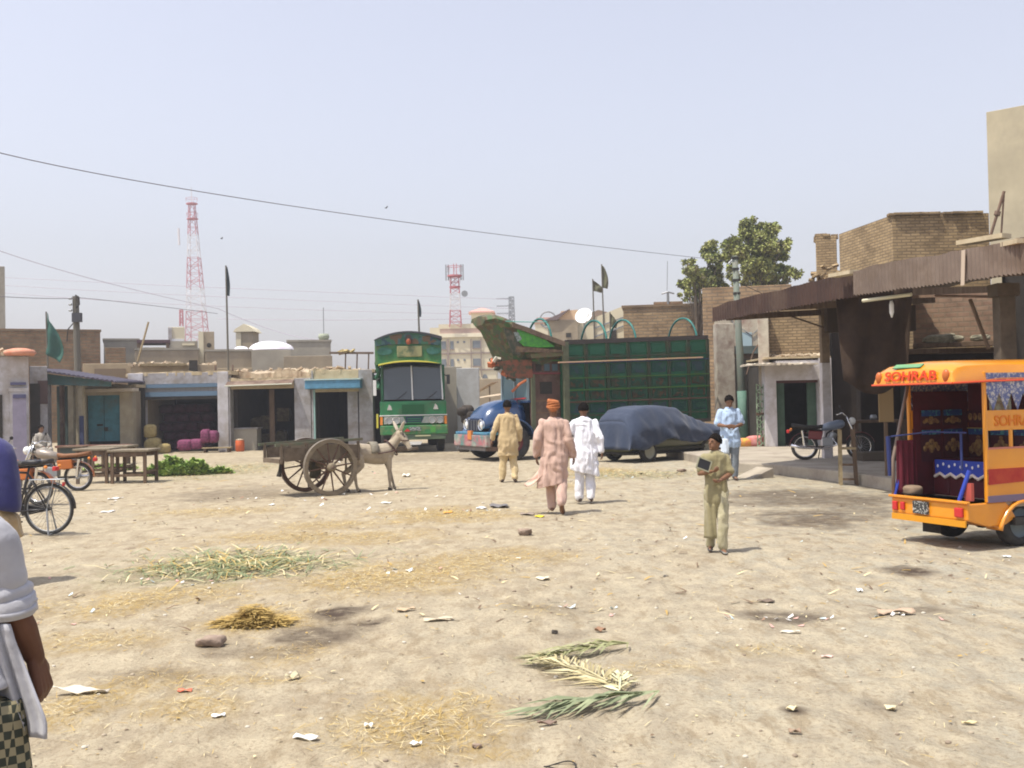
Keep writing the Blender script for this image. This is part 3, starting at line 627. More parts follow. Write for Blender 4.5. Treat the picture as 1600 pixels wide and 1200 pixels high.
# electricity pole, left
a=P(124,600,44); b=P(118,463,44); t=thing('utility_pole','dark electricity pole with bracket and box rising above the left shops','pole',(a.x,44,0))
MB().tube([(0,0,-.1),b-Vector((a.x,44,0))],[.16,.13],10).build('pole',gpole,t)
bz=b.z; bx_=b.x-a.x
MB().bx(bx_-.05,bx_+.32,-.3,-.1,bz-1.1,bz-.72).build('junction_box',mat('dark_box',(.05,.05,.06),.7),t)
MB().tube([(bx_,0,bz+.05),(bx_+.18,-.1,bz-.05),(bx_+.2,-.1,bz-.35),(bx_+.05,-.1,bz-.5)],.03,6).build('bracket',blk,t)
MB().tube([(bx_,0,bz-1.0),(bx_-.3,-.1,bz-1.4),(bx_-.35,-.1,bz-1.9)],.025,5).build('cable_loop',blk,t)
for k in range(3): MB().tube([(bx_-.1,-.15,bz-.1-.25*k),(bx_-.22,-.15,bz-.1-.25*k)],.05,8).build('insulator',steel,t)
# wires
def wire(label,pts,r=.012,m_=None,group=None,n=24):
    # pts: (px,py,Y) ends and a middle sag point -> quadratic through three points
    a,b,c=[P(*p) for p in pts]; out=[]
    for i in range(n+1):
        u=i/n; out.append(a*((1-u)*(1-2*u))+b*(4*u*(1-u))+c*(u*(2*u-1)))
    o=MB().tube(out,r,4).build('cable',m_ or mat('cable_grey',(.16,.15,.17),.7)); return tag(o,label,'cable',group)
wire('long cable sagging across the whole sky from upper left to the right-hand pole',((-60,222,9),(560,337,13),(1150,409,22)),.0045,mat('cable_dark',(.12,.11,.13),.7))
cp=mat('cable_pale',(.42,.38,.45),.8)
wire('short cable from the left edge to the top of the left electricity pole',((-20,462,40),(60,466,42),(118,466,44)),.014)
wire('cable from the left electricity pole running right to the roofs by the mast',((118,465,44),(200,473,50),(340,490,60)),.014)
wire('faint cable descending from the far left sky across the left mast',((-20,385,50),(160,440,60),(340,482,75)),.018,cp)
wire('faint cable running on from the left mast to the concrete house',((340,482,75),(440,520,75),(520,532,66)),.02,cp)
for k,(y0,y1,y2) in enumerate(((432,449,456),(444,463,470),(455,478,480))):
    wire('%s of the three faint power lines high over the left roofs'%['topmost','middle','lowest'][k],((-20,y0,130),(330,y1,130),(800,y2+12,140)),.03,cp)
wire('faint cable from the furled black flag towards the pylon',((340,498,120),(560,500,120),(800,497,138)),.03,cp)
wire('thin green cord from the truck prow to the first hoop',((790,502,30),(820,503,30.5),(855,503,31)),.012,mat('green_cord',(.1,.35,.3),.6))
# ================================================================ BACKGROUND, CENTRE
Y_=112; s=FOC/Y_
x0=sx(672,550,Y_); x1=sx(775,550,Y_); cx=(x0+x1)/2; t=thing('apartment_building','cream four-storey building with brown floor bands and grey windows','building',(cx,Y_,0))
lx=lambda px:sx(px,550,Y_)-cx
lz=lambda py:sz(720,py,Y_)
MB().bx(lx(688),lx(775),0,12,0,lz(527)).build('wall',cream,t); MB().bx(lx(672),lx(687.8),.3,9,0,lz(511)).build('stair_tower',cream,t)
MB().bx(lx(686),lx(777),-.25,12,lz(527)+.003,lz(521)).build('cornice',mat('pale_band',(.72,.66,.5),.8),t)
MB().bx(lx(688),lx(765),.2,.5,lz(521),lz(513)).build('parapet',mat('pink_band',(.5,.36,.3),.8),t); MB().bx(lx(686),lx(765),.1,.15,lz(513),lz(506)).build('parapet',cream,t)
bnd=mat('brown_band',(.27,.21,.18),.8)
for y in (551,577): MB().bx(lx(688),lx(775),-.12,-.003,lz(y+2.2),lz(y)).build('floor_band',bnd,t)
for x in (699,735.5,751): MB().bx(lx(x),lx(x+(2.6 if x<700 else 1.6)),-.2,-.124,lz(590),lz(521)-.6).build('pilaster',bnd,t)
win=mat('grey_window',(.16,.18,.20),.4)
for y in (533,561):
    for x,w_,h_ in ((690,7,12),(704,5,12),(739,12,11)):
        f=MB().bx(lx(x),lx(x+w_),-.08,-.003,lz(y+h_),lz(y)).build('window',win,t); MB().bx(lx(x)-.05,lx(x+w_)+.05,-.12,-.004,lz(y+h_)-.12,lz(y+h_)-.01).build('sill',bnd,f)
    for x in (714,724): MB().bx(lx(x),lx(x+3.2),-.06,-.003,lz(y+3),lz(y)).build('vent',win,t)
for x in (741,753): 
    q=MB().prism([(lx(x),lz(592)),(lx(x),lz(589)),(lx(x+2),lz(586.5)),(lx(x+4),lz(585.5)),(lx(x+6),lz(586.5)),(lx(x+8),lz(589)),(lx(x+8),lz(592))],-.08,-.003); q.build('arched_window',win,t)
t=thing('roof_pavilion','little pavilion with a flat pink hipped roof behind the truck prow','pavilion',(sx(753,497,118),118,0)); z=sz(753,500,118); z2=sz(753,489,118)
MB().bx(-1.2,1.2,0,2,z-6,z2).build('wall',cream,t); q=MB(); q.loft([[(-1.5,-.4,z2),(1.5,-.4,z2),(1.5,2.5,z2),(-1.5,2.5,z2)],[(-1.45,-.4,z2+.15),(1.45,-.4,z2+.15),(1.45,2.5,z2+.15),(-1.45,2.5,z2+.15)],[(-.2,.9,z2+.65),(.2,.9,z2+.65),(.2,1.2,z2+.65),(-.2,1.2,z2+.65)]]); q.build('roof',mat('pink_tile',(.55,.32,.27),.8),t)
t,h,zt,cx=simple('concrete_wall','grey concrete wall behind the right side of the green truck','wall',684,722,573,45,.4,tan2)
o=MB().bx(-.42,.42,0,.35,-.1,sz(733,575,39)).build('gate_pillar',mat('pillar_grey',(.46,.46,.46),.9,(.38,.37,.36),3,.2),loc=(sx(731,600,39),39,0),bevel=.02); tag(o,'pale grey concrete gate pillar between the green truck and the blue bonnet','pillar')
t,h,zt,cx=simple('house','tan wall beneath the cream building seen past the gate pillar','building',735,800,592,70,3,tan)
# junk heap and tilted awnings seen under the prow
t=thing('awning','tilted brown sheet awning on poles behind the gate pillar','awning',(sx(748,615,48),48,0)); z=sz(748,620,48)
MB().add([(-.7,0,z-.1),(.6,0,z+.65),(.9,1,z+.7),(-.5,1,z)],[(0,1,2,3)]).build('sheet',mat('brown_sheet',(.34,.25,.17),.8),t,solid=.04,fixn=False)
for x in (-.6,.5): MB().beam((x,.1,0),(x,.1,z-.05+ (x+.6)*.5),.06,.06).build('pole',wood,t)
t=thing('awning','second lower sheet awning with bundles under it, behind the blue bonnet','awning',(sx(765,625,46),46,0)); z=sz(765,628,46)
MB().add([(-.9,0,z+.1),(.8,0,z+.3),(.8,1,z+.4),(-.9,1,z+.15)],[(0,1,2,3)]).build('sheet',rub,t,solid=.05,fixn=False)
for x in (-.8,.7): MB().beam((x,.1,0),(x,.1,z+.1),.07,.07).build('pole',wood,t)
q=MB(); r_=np.random.RandomState(5)
for i in range(16): sack_mesh(q,(r_.uniform(-1,1.1),r_.uniform(0,.8),r_.uniform(.2,1.3)),(r_.uniform(.3,.6),.4,r_.uniform(.2,.5)),i)
o=q.build('junk_heap',mat('mixed_junk',(.32,.27,.20),.9,(.12,.10,.07),4),smooth=True,loc=(sx(762,650,44),44,0)); tag(o,'heap of sacks and scrap behind the blue bonnet','junk heap')
q=MB(); 
for i in range(9): sack_mesh(q,(r_.uniform(-.25,.35),r_.uniform(-.1,.3),r_.uniform(.2,1.5)),(r_.uniform(.3,.5),.4,r_.uniform(.3,.5)),i+40)
o=q.build('dark_bundle_heap',mat('dark_bundles',(.07,.055,.045),.9,(.03,.025,.02),4),smooth=True,loc=(sx(722,670,35.5),36.2,-.05)); tag(o,'dark heap of bundles in the shade beside the right flank of the green truck','heap')
# houses behind the truck bed
YC=72
t,h,zt,cx=simple('house','far pink-roofed house with a barred arch above the first truck hoop','building',838,868,505,YC+20,4,cream); 
MB().prism([(-.9,zt),(.9,zt),(.7,zt+.5),(-.7,zt+.5)],-.1,4).build('roof',mat('pink_tile',(.55,.32,.27),.8),t); MB().torus((.3,0,zt+.3),.7,.07,'y',16,5).build('arch',steel,t)
t,h,zt,cx=simple('house','tan house with a slanted sunlit roof panel left of the satellite dish','building',858,905,500,YC,8,tan)
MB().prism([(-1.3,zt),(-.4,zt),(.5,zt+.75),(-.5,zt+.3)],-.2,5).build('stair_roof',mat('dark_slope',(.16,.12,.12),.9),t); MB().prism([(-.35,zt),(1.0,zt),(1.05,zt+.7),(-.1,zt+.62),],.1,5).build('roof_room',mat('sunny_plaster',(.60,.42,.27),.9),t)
MB().bx(.2,.55,-.05,0,zt-1.2,zt-.9).build('window',dark,t)
t,h,zt,cx=simple('house','cream house with vaulted roof to the right of the satellite dish','building',905,948,500,YC+2,8,cream)
MB().prism([(-.6,zt),(-.2,zt+.45),(.5,zt+.7),(1.2,zt+.5),(1.5,zt)],-.1,5).build('vault_roof',mat('brown_vault',(.26,.19,.14),.9),t)
t,h,zt,cx=simple('house','white house side wall under a sloping brick parapet','building',930,978,496,60,9,cream)
MB().prism([(-h,zt),(h,zt),(h,zt+.65),],0,.5).build('gable_wall',cream,t)
for z in (-.5,-1.0): MB().beam((-h,-.04,zt+z-.1),(h,-.04,zt+z+.5),.03,.08).build('pipe',steel,t)
MB().bx(.1,.4,-.05,0,zt-1.9,zt-.7).build('opening',dark,t)
t,h,zt,cx=simple('brick_house','long brown brick house behind the truck hoops','building',976,1100,479,55,10,brick('brick_long',(.33,.245,.15),(.25,.18,.11),(.2,.16,.11),.5,.16,.03)); coping(t,h,zt,10,brk,.08)
q=MB(); q.bx(1.0,2.0,-.3,-.1,zt-2.3,zt-1.6); q.build('pipe_stack',wood,t); rubble(MB(),-.4,2,-.2,.1,zt-2.5,30,.16,9).build('rubble_ledge',rub,t)
t,h,zt,cx=simple('brick_house','higher brick parapet wall under the tree','building',1024,1070,471,58,6,brk)
t,h,zt,cx=simple('brick_house','tall brick wall in front of the tree trunk','building',1100,1240,447,47,8,brick('brick_mid',(.36,.26,.165),(.28,.195,.12),(.22,.17,.12),.5,.16,.03))
t=thing('roof_fan','small cross-shaped roof ventilator on the brick parapet','ventilator',P(1044,473,58)); MB().cyl((0,0,-.1),(0,0,.55),.07,6).build('stand',steel,t); MB().tube([(-.35,0,.5),(0,0,.6),(.35,0,.5)],.05,6).build('blade',steel,t)
a=P(1044,472,58); o=MB().cyl(a+Vector((0,.5,0)),P(1043,408,58.5),.02,5).build('rod',steel); tag(o,'thin vertical antenna rod over the roof ventilator','antenna')
# satellite dish
c=P(913,495,66); t=thing('satellite_dish','white satellite dish on the roofs behind the truck bed','satellite dish',(c.x,66,c.z-1)); q=MB(); rows=[]
for i in range(7):
    r=i/6*.56; rows.append([(r*cos(a),0-.16*(i/6)**2,r*sin(a)*.95) for a in [2*pi*k/24 for k in range(25)]])
q.grid(rows); o=q.build('dish',mat('dish_white',(.8,.8,.8),.5),t,smooth=True,solid=.03,loc=(0,0,1)); o.rotation_euler=(R(-25),R(0),R(-25)); MB().cyl((0,.2,0),(0,.1,.9),.06,6).build('stand',steel,t); MB().beam((0,-.1,.3),(.2,-.9,1.1),.04,.04).build('feed_arm',steel,t)
# ---------------------------------------------------------------- tree
def tree(name,label,px,pyb,Y_,blobs,leafn=120,seed=1,lm=None,trunk=.16,lsz=.155):
    r=random.Random(seed); base=Vector((sx(px,pyb,Y_),Y_,0)); t=thing(name,label,'tree',base); s=FOC/Y_
    tm=MB(); top=P(px,blobs[0][1],Y_)-base
    tm.tube([(0,0,0),(.1,0,top.z*.35),(-.1,.1,top.z*.7),(0,0,top.z*.9)],[trunk,trunk*.8,trunk*.6,trunk*.3],8)
    lv=MB(); lv2=MB()
    for bx,by,br in blobs:
        c=P(bx,by,Y_)-base; c.y=r.uniform(-1,1)*1.2; R_=br/s
        st=Vector((0,0,top.z*r.uniform(.35,.6))); tm.tube([st,st.lerp(c,.5)+Vector((0,0,.3)),c],[trunk*.45,trunk*.2,.03],6)
        n=int(leafn*(R_**2)*32)
        sub=[(c+Vector((r.gauss(0,.5),r.gauss(0,.5),r.gauss(0,.5)))*R_,R_*r.uniform(.30,.54)) for _ in range(9)]
        for i in range(n):
            cc,rr=sub[i%9]
            d=Vector((r.gauss(0,1),r.gauss(0,1),r.gauss(0,1))).normalized()*rr*(r.random()**.45)
            p=cc+d; a=Vector((r.gauss(0,1),r.gauss(0,1),r.gauss(0,1)-.8)).normalized()*lsz*r.uniform(.6,1.4); b=a.cross(Vector((r.gauss(0,1),r.gauss(0,1),r.gauss(0,1)))).normalized()*lsz*.28
            (lv if r.random()<.6 else lv2).add([p-b,p+a*.5-b*1.2,p+a,p+a*.5+b*1.2,],[(0,1,2,3)])
    tm.build('trunk',mat('bark',(.20,.16,.11),.9,(.12,.09,.065),5),t,smooth=True)
    k=len(lv.v); off=len(lv.v); lv.f+= [tuple(i+off for i in f) for f in lv2.f]; lv.v+=lv2.v; lv.mi+= [1]*len(lv2.f)
    lv.build('crown',[mat('leaf_a',(.26,.31,.085),.7,(.36,.36,.12),.9),mat('leaf_b',(.08,.11,.045),.7,(.17,.14,.07),.8)],t,fixn=False)
tree('eucalyptus_tree','tall eucalyptus with clumped crown rising behind the brick walls',1168,445,52,
    [(1165,362,17),(1186,380,20),(1205,372,13),(1150,378,16),(1170,395,20),(1192,405,18),(1212,395,14),(1160,418,16),(1185,425,16),(1175,437,18),(1205,434,15),(1222,420,12),(1230,430,9),(1178,356,10),(1198,362,9),(1145,395,9),(1220,385,8),(1152,435,10),(1230,438,8)],seed=4,leafn=230)
tree('eucalyptus_tree','shorter left companion of the tall eucalyptus, above the brick parapet',1090,470,54,
    [(1110,385,11),(1106,400,12),(1118,398,10),(1085,415,10),(1082,432,14),(1100,425,13),(1118,425,12),(1074,445,11),(1092,448,14),(1112,447,13),(1128,440,9),(1098,460,10),(1070,460,8),(1120,410,9)],seed=9,leafn=210)
# ================================================================ RIGHT SIDE: arcade of shops
white_w=mat('lime_white',(.60,.58,.60),.9,(.46,.43,.42),2,.25,stain=(.35,.31,.27),sscale=1.2)
cor=mat('canopy_brown',(.060,.032,.024),.75,(.038,.021,.017),2,stain=(.085,.055,.04))
cor2=mat('canopy_pale',(.20,.155,.125),.75,(.14,.105,.085),1.5,stain=(.12,.085,.06))
def canopy(name,label,px0,y0t,y0b,Y0,px1,y1t,y1b,Y1,m_,n,roofdrop,back,ext=0,skew=0):
    a=P(px0,y0b,Y0); b=P(px1,y1b,Y1); at=P(px0,y0t,Y0); bt=P(px1,y1t,Y1)
    d=(b-a); d.z=0; L=d.length; d.normalize(); nrm=Vector((d.y*-1,d.x,0)); 
    if nrm.x<0: nrm=-nrm
    t=thing(name,label,'canopy',(a.x,a.y,0)); o=Vector((a.x,a.y,0)); q=MB(); rows=[[],[]]; 
    L2=L+ext; N=int(n*L2/L)
    for i in range(N+1):
        u=i/N*L2/L; c=o+d*(L*u); wv=.012*(1 if i%2 else -1); j=.02*float(fbm([u*9],[3.],3)[0])
        zt=at.z+(bt.z-at.z)*u+.05*float(fbm([u*6],[1.],3)[0]); zb=a.z+(b.z-a.z)*u+(.028 if i%2 else 0)+j
        rows[0].append(tuple(c-o-nrm*wv+Vector((0,0,zb)))); rows[1].append(tuple(c-o-nrm*wv+Vector((0,0,zt))))
    q.grid(rows).build('fascia',m_,t,solid=.008,fixn=False)
    q=MB(); r=[[],[]]
    for i in range(N+1):
        p=Vector(rows[1][i])+Vector((0,0,-.03)); r[0].append(tuple(p)); r[1].append(tuple(p+nrm*back-d*skew+Vector((0,0,roofdrop+.015*(i%2)))))
    q.grid(r).build('roof_sheet',mat('roof_tin',(.20,.17,.14),.6,(.13,.11,.09),2),t,solid=.02,fixn=False)
    return t,o,d,nrm,L
t,o1,d1,n1,L1=canopy('tin_canopy','long dark brown corrugated canopy over the far half of the right arcade',1113,479,504,22.6,1336,423,464,16.8,cor,95,.6,6.5,skew=4.5)
for u in (.1,.5,.9): MB().beam(d1*(L1*u)+n1*.1+Vector((0,0,3.38)),d1*(L1*u)+n1*6-d1*4+Vector((0,0,3.9)),.09,.13).build('rafter',wood,t)
t,o2,d2,n2,L2=canopy('tin_canopy','nearer paler corrugated canopy with jagged lower edge above the orange rickshaw',1333,422,463,16.5,1600,372,428,13.2,cor2,90,.6,6.0,ext=3,skew=1.5)
for u in (.15,.6,1.0): MB().beam(d2*(L2*u)+n2*.1+Vector((0,0,3.45)),d2*(L2*u)+n2*5.5-d2*1.3+Vector((0,0,3.9)),.09,.13).build('rafter',wood,t)
MB().add([tuple(d2*(L2*u)+n2*(-.03)+Vector((0,0,z))) for u,z in ((.69,P(1525,455,14).z+.1),(.71,P(1525,455,14).z+.1),(.72,P(1525,388,14).z),(.70,P(1525,388,14).z))],[(0,1,2,3)]).build('patch_strip',mat('pale_strip',(.45,.37,.29),.8),t,solid=.01,fixn=False)
# sunlit loose sheets and debris on the canopy edge
for pa,pb,Y_,lab in (((1302,434),(1336,428),17.1,'short pale plank lying on the far canopy edge'),((1500,384),(1572,372),14.4,'long pale plank on the near canopy edge under the concrete tower'),((1560,389),(1600,380),13.8,'plank at the right edge of the near canopy')):
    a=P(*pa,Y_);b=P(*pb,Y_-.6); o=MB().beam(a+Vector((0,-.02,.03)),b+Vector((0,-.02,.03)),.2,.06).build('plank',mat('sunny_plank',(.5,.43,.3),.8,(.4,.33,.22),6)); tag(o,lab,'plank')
t=thing('tripod_bracket','rusty triangular iron stand leaning before the concrete tower','stand',P(1560,372,14.9))
a=Vector((0,0,0)); top=P(1569,299,14.9)-P(1560,372,14.9); l=P(1546,374,14.9)-P(1560,372,14.9); r=P(1564,372,14.9)-P(1560,372,14.9)
MB().tube([l,top],.022,6).build('strut',rust,t); MB().tube([r,top],.014,6).build('strut',rust,t); MB().tube([l.lerp(top,.5),l.lerp(top,.58)],.045,6).build('joint',rust,t)
# posts
def post(px,pyt,Y_,w_,m_,label,up=None,lowm=None,lowpy=None):
    x=sx(px,560,Y_); z=sz(px,pyt,Y_); t=thing('canopy_post',label,'post',(x,Y_,0))
    zz=sz(px,lowpy,Y_) if lowpy else -.1
    MB().bx(-w_/2,w_/2,-w_/2,w_/2,zz,z).build('shaft',m_,t,bevel=.01)
    if lowm: MB().bx(-w_/2-.01,w_/2+.01,-w_/2-.01,w_/2+.01,-.1,zz-.003).build('painted_base',lowm,t,bevel=.01)
    MB().bx(-w_/2-.04,w_/2+.04,-w_/2-.04,w_/2+.04,z-.15,z+.02).build('cap',m_,t); return t
post(1289,474,24.9,.19,mat('post_tan',(.22,.165,.11),.9,(.15,.11,.075),5),'square post with whitewashed foot under the far canopy',lowm=white_w,lowpy=567)
post(1571,446,14.2,.22,mat('post_tan2',(.11,.085,.06),.9,(.07,.055,.04),5),'dark square post under the near canopy above the rickshaw roof')
# raised pavement (platform)
pl=[G(1150,738),G(1180,744),G(1290,752),G(1420,768)] 
kz=.22
A=G(1152,738);B=G(1210,741);C=G(1330,756);D=G(1440,775); E=Vector((9.5,10.5,0))
poly=[(A.x,A.y),(B.x,B.y),(C.x,C.y),(D.x,D.y),(E.x,E.y),(30,10.5),(30,44),(7,44),(4.5,31),(A.x-.15,A.y+2.2)]
o=MB().prism(poly,-.3,kz,ax='z').build('pavement',mat('pavement_concrete',(.40,.35,.28),.9,(.32,.28,.22),1.5,.3,stain=(.25,.21,.17)),bevel=.03); struct(o)
# white-washed shop with green door
Y_=31.0; x0=sx(1195,640,Y_); x1=sx(1302,640,Y_); cx=(x0+x1)/2
t=thing('shop','whitewashed shop bay with a green-framed dark doorway on the raised pavement','shop',(cx,Y_,kz))
lx=lambda px:sx(px,640,Y_)-cx
lz=lambda py:sz(1245,py,Y_)-kz
MB().bx(lx(1196),lx(1214),0,.4,0,lz(566)).build('pillar',white_w,t,bevel=.01); MB().bx(lx(1281),lx(1301),0,.4,0,lz(560)).build('pillar',white_w,t,bevel=.01)
MB().bx(lx(1214)+.003,lx(1281)-.003,.02,.4,lz(594),lz(563)).build('lintel',white_w,t)
gm=mat('green_door',(.07,.12,.085),.7,(.05,.09,.06),4)
MB().bx(lx(1216),lx(1230),.3,.36,0,lz(598)).build('door_leaf',gm,t); MB().bx(lx(1266),lx(1280),.3,.36,0,lz(598)).build('door_leaf',gm,t)
MB().bx(lx(1215),lx(1281),.15,.3,lz(598),lz(594)-.003).build('door_head',mat('dark_red_wood',(.10,.05,.05),.8),t)
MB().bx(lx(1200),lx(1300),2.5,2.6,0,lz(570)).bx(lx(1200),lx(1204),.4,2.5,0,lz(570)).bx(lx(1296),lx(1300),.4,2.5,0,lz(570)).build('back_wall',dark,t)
q=MB(); rough_slab(q,lx(1165),lx(1272),-.6,.6,lz(571),.06,33,amp=.05); q.build('hood_slab',mat('pale_hood',(.55,.5,.4),.9,(.4,.33,.25),3),t)
MB().bx(lx(1198),lx(1300),-.0,2.6,lz(560),lz(557)).build('roof',mud,t)
# brick wall over it, plaster wall to its left
t,h,zt,cx=block('brick_wall','brown brick upper wall above the whitewashed shop bay, under the far canopy','wall',1203,1293,462,31.6,.4,brick('brick_right',(.37,.28,.17),(.28,.21,.13),(.2,.155,.10),.26,.085,.018),zb=2.7)
rubble(MB(),-h,h,-.35,0,sz(1240,558,31.6)+0,50,.12,77).build('rubble_ledge',rub,t)
t,h,zt,cx=block('plaster_wall','stained cream plaster wall piece beside the striped-gate doorway','wall',1186,1203,484,31.4,.5,mat('plaster_stained',(.52,.47,.37),.9,(.36,.31,.24),1.8,.3,stain=(.30,.2,.16),sscale=2),zb=1.2)
t,h,zt,cx=block('plaster_wall','cream plaster upper wall with pipe behind the street pole','wall',1118,1190,484,36.5,.4,mat('plaster_stained',(.52,.47,.37),.9,(.36,.31,.24),1.8,.3,stain=(.30,.2,.16),sscale=2),zb=3.2)
MB().bx(.0,.5,-.03,0,zt-1.4,zt-.8).build('blue_plate',mat('pale_blue_sign',(.35,.46,.50),.7),t); MB().tube([(-.4,-.05,zt),(-.1,-.05,zt-.5),(.5,-.05,zt-.9),(1.1,-.05,zt-.4)],.02,5).build('pipe',steel,t)
t=thing('shop_sign','faded blue grey signboard over the doorway behind the street pole','sign',(sx(1150,545,35),35,0)); MB().bx(-.55,.95,-.1,0,sz(1150,553,35),sz(1150,541,35)).build('board',mat('faded_blue_board',(.13,.17,.17),.8,(.09,.11,.10),3),t); MB().bx(-.5,.9,-.02,.3,sz(1150,560,35),sz(1150,553,35)-.003).build('bracket',wood,t)
t=thing('concrete_pillar','tall cream plaster pillar with peeled patches behind the blue-shirted man','pillar',(sx(1135,600,34.5),34.5,0)); MB().bx(-.3,.3,0,.5,-.1,sz(1135,505,34.5)).build('shaft',mat('plaster_peeling',(.46,.42,.34),.9,(.27,.22,.18),1.6,.4,stain=(.22,.16,.13),sscale=2.5),t,bevel=.02)
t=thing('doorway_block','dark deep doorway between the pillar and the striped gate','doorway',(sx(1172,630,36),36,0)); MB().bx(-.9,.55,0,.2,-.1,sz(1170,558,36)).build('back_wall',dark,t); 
gt=mat('gate_green_white',(.32,.40,.28),.7,(.14,.2,.12),7,lo=.45,hi=.55)
t=thing('folding_gate','pale green trellis folding gate beside the whitewashed shop bay','gate',(sx(1190,640,31.2),31.2,kz)); q=MB(); hh=sz(1190,600,31.2)-kz
for k in range(4): q.beam((-.14+k*.1,0,0),(-.14+k*.1,0,hh),.03,.03)
q.build('bar',gt,t); q=MB()
for k in range(9):
    z=hh*k/9; q.beam((-.14,-.02,z),(.16,-.02,z+hh/9),.02,.025); q.beam((.16,-.02,z),(-.14,-.02,z+hh/9),.02,.025)
q.build('lattice',gt,t); MB().bx(-.16,.18,-.03,.02,hh*.5,hh*.5+.08).build('cross_rail',wood,t)
# brick houses behind the canopy
bk=brick('brick_big',(.40,.305,.185),(.31,.235,.14),(.22,.17,.11),.26,.085,ms=.018)
def cornerhouse(name,label,pl,pm,pr,ytl,ytm,Ym,ang,dep,m_,zb=0):
    # corner at pm (nearest), left face recedes
    c=P(pm,ytm,Ym); xr=sx(pr,ytm,Ym); W=xr-c.x
    # left face: runs away from corner towards px pl
    dl=Vector((-sin(ang),cos(ang))); 
    ray_=P(pl,ytl,1); k=ray_.x; L=(k*c.y-c.x)/(dl.x-k*dl.y)
    t=thing(name,label,'building',(c.x,Ym,0)); e=(dl.x*L,dl.y*L)
    MB().prism([(0,0),(W,0),(W,dep),(e[0]+W*.4,e[1]+2),e],zb,c.z,ax='z').build('wall',m_,t); return t,e,c.z,W
t,e,zt,W=cornerhouse('brick_house','big tan brick house corner above the canopies with one sunlit side',1311,1394,1545,370,336,30,R(8),11,bk)
q=MB(); 
for i in range(40): q.box((random.uniform(0,W),.1+random.uniform(-.1,.1),zt+.02),(.3,.25,.07),(0,0,random.uniform(-.1,.1)))
q.build('parapet_bricks',bk,t)
t,h,zt,cx=block('brick_ruin','broken brick chimney-like stub at the left end of the big brick house','building',1280,1313,369,36.0,1.5,bk)
q=MB(); 
for i in range(60): q.box((random.uniform(-h*.9,h*.9),random.uniform(0,1.3),zt+random.uniform(-.03,.10)),(.24,.12,.075),(0,0,random.uniform(-.1,.1)))
q.build('broken_top',bk,t)
q=MB(); c=P(1290,440,35)
for i in range(240):
    u=random.random(); q.box((random.uniform(-.6,2.6),random.uniform(-.2,.3),c.z-.7+random.random()*1.3*(1-abs(random.uniform(-1,1))*.6)),(.20,.12,.08),tuple(random.uniform(-.6,.6) for _ in range(3)))
o=q.build('rubble_heap',bk,loc=(c.x,35,0)); tag(o,'loose brick heap piled between the broken stub and the canopy edge','rubble heap')
o=MB().bx(-.3,5.4,0,.6,2.0,c.z-.1).build('brick_wall',bk,loc=(c.x,35.3,0)); tag(o,'low brick wall under the loose brick heap, behind the far canopy','wall')
t,h,zt,cx=block('concrete_tower','tall plain beige concrete block at the top right corner','building',1548,1720,160,27,6,mat('beige_concrete',(.44,.385,.27),.9,(.36,.315,.22),1.0,.2,stain=(.33,.29,.21),sscale=.6),rz=R(-14),bev=.01)
# brick wall seen under near canopy & shaded back rooms
t,h,zt,cx=block('brick_wall','rough brick wall lit below the near canopy with a shelf of rags','wall',1428,1572,452,26,.4,brick('brick_rough',(.33,.23,.165),(.26,.17,.125),(.25,.19,.14),.3,.12,.02),zb=2.9)
MB().bx(-h,h,-.5,0,sz(1500,536,26)-.1,sz(1500,536,26)).build('shelf',wood,t); q=MB(); 
for i in range(7): sack_mesh(q,(random.uniform(-.9,.6),-.25,sz(1500,533,26)+.05),(random.uniform(.3,.7),.3,random.uniform(.1,.35)),i)
q.build('rags',mat('rag_grey',(.30,.28,.20),.9,(.12,.11,.08),5),t)
o=MB().bx(0,14,0,.3,0,4.6).build('back_wall',mat('shade_wall',(.035,.027,.022),.95,(.024,.018,.015),2),loc=(sx(1303,640,31.9),31.9,kz)); tag(o,'shade-darkened brown wall at the back of the arcade','wall')  # wall colour taken almost black to stand for shade
o=MB().bx(0,1.9,0,.25,3.05,3.6).build('beam',mat('shade_beam',(.05,.035,.025),.9),loc=(sx(1292,470,22.5),22.5,0)); tag(o,'dark beam added as shade across the arcade behind the far post','beam')  # dark block added to deepen the shade beyond the post
q=MB(); rows=[]
for j in range(9):
    v=j/8; rows.append([(-.85+1.35*u*(1-.22*v)+.1*v,.06*sin(u*14+v*3),3.6-1.65*v-.25*v*sin(u*pi)) for u in [k/24 for k in range(25)]])
q.grid(rows); o=q.build('tarpaulin',mat('brown_tarp',(.055,.034,.022),.9,(.035,.022,.015),3,.3),smooth=True,loc=(sx(1385,500,17.8),17.8,0),solid=.01); tag(o,'brown tarpaulin hanging down under the near canopy','tarpaulin')
t=thing('light_bulb','white energy-saving bulb hanging under the near canopy','lamp',P(1393,478,16.2)); MB().tube([(0,0,.08),(0,0,.02),(0,0,-.1),(0,0,-.18)],[.02,.035,.035,.01],10).build('bulb',mat('bulb_white',(.8,.8,.8),.3),t,smooth=True); MB().cyl((0,0,.08),(0,0,.5),.006,5).build('cord',blk,t)
a=P(1348,470,16.3);b=P(1424,460,15.6); o=MB().tube([a,b],.028,8).build('fluorescent_tube',mat('tube_pale',(.55,.52,.38),.5)); tag(o,'pale tube strip along the underside of the near canopy','tube')
a=P(1215,487,23.5);b=P(1288,512,24.8); o=MB().tube([a,b],.02,6).build('brace',wood); tag(o,'thin diagonal brace from the far post up to the far canopy','brace')
a=P(1462,462,15.4);b=P(1560,464,14.2); o=MB().tube([a,b],.022,6).build('brace',rust); tag(o,'horizontal iron bar to the near dark post','brace')
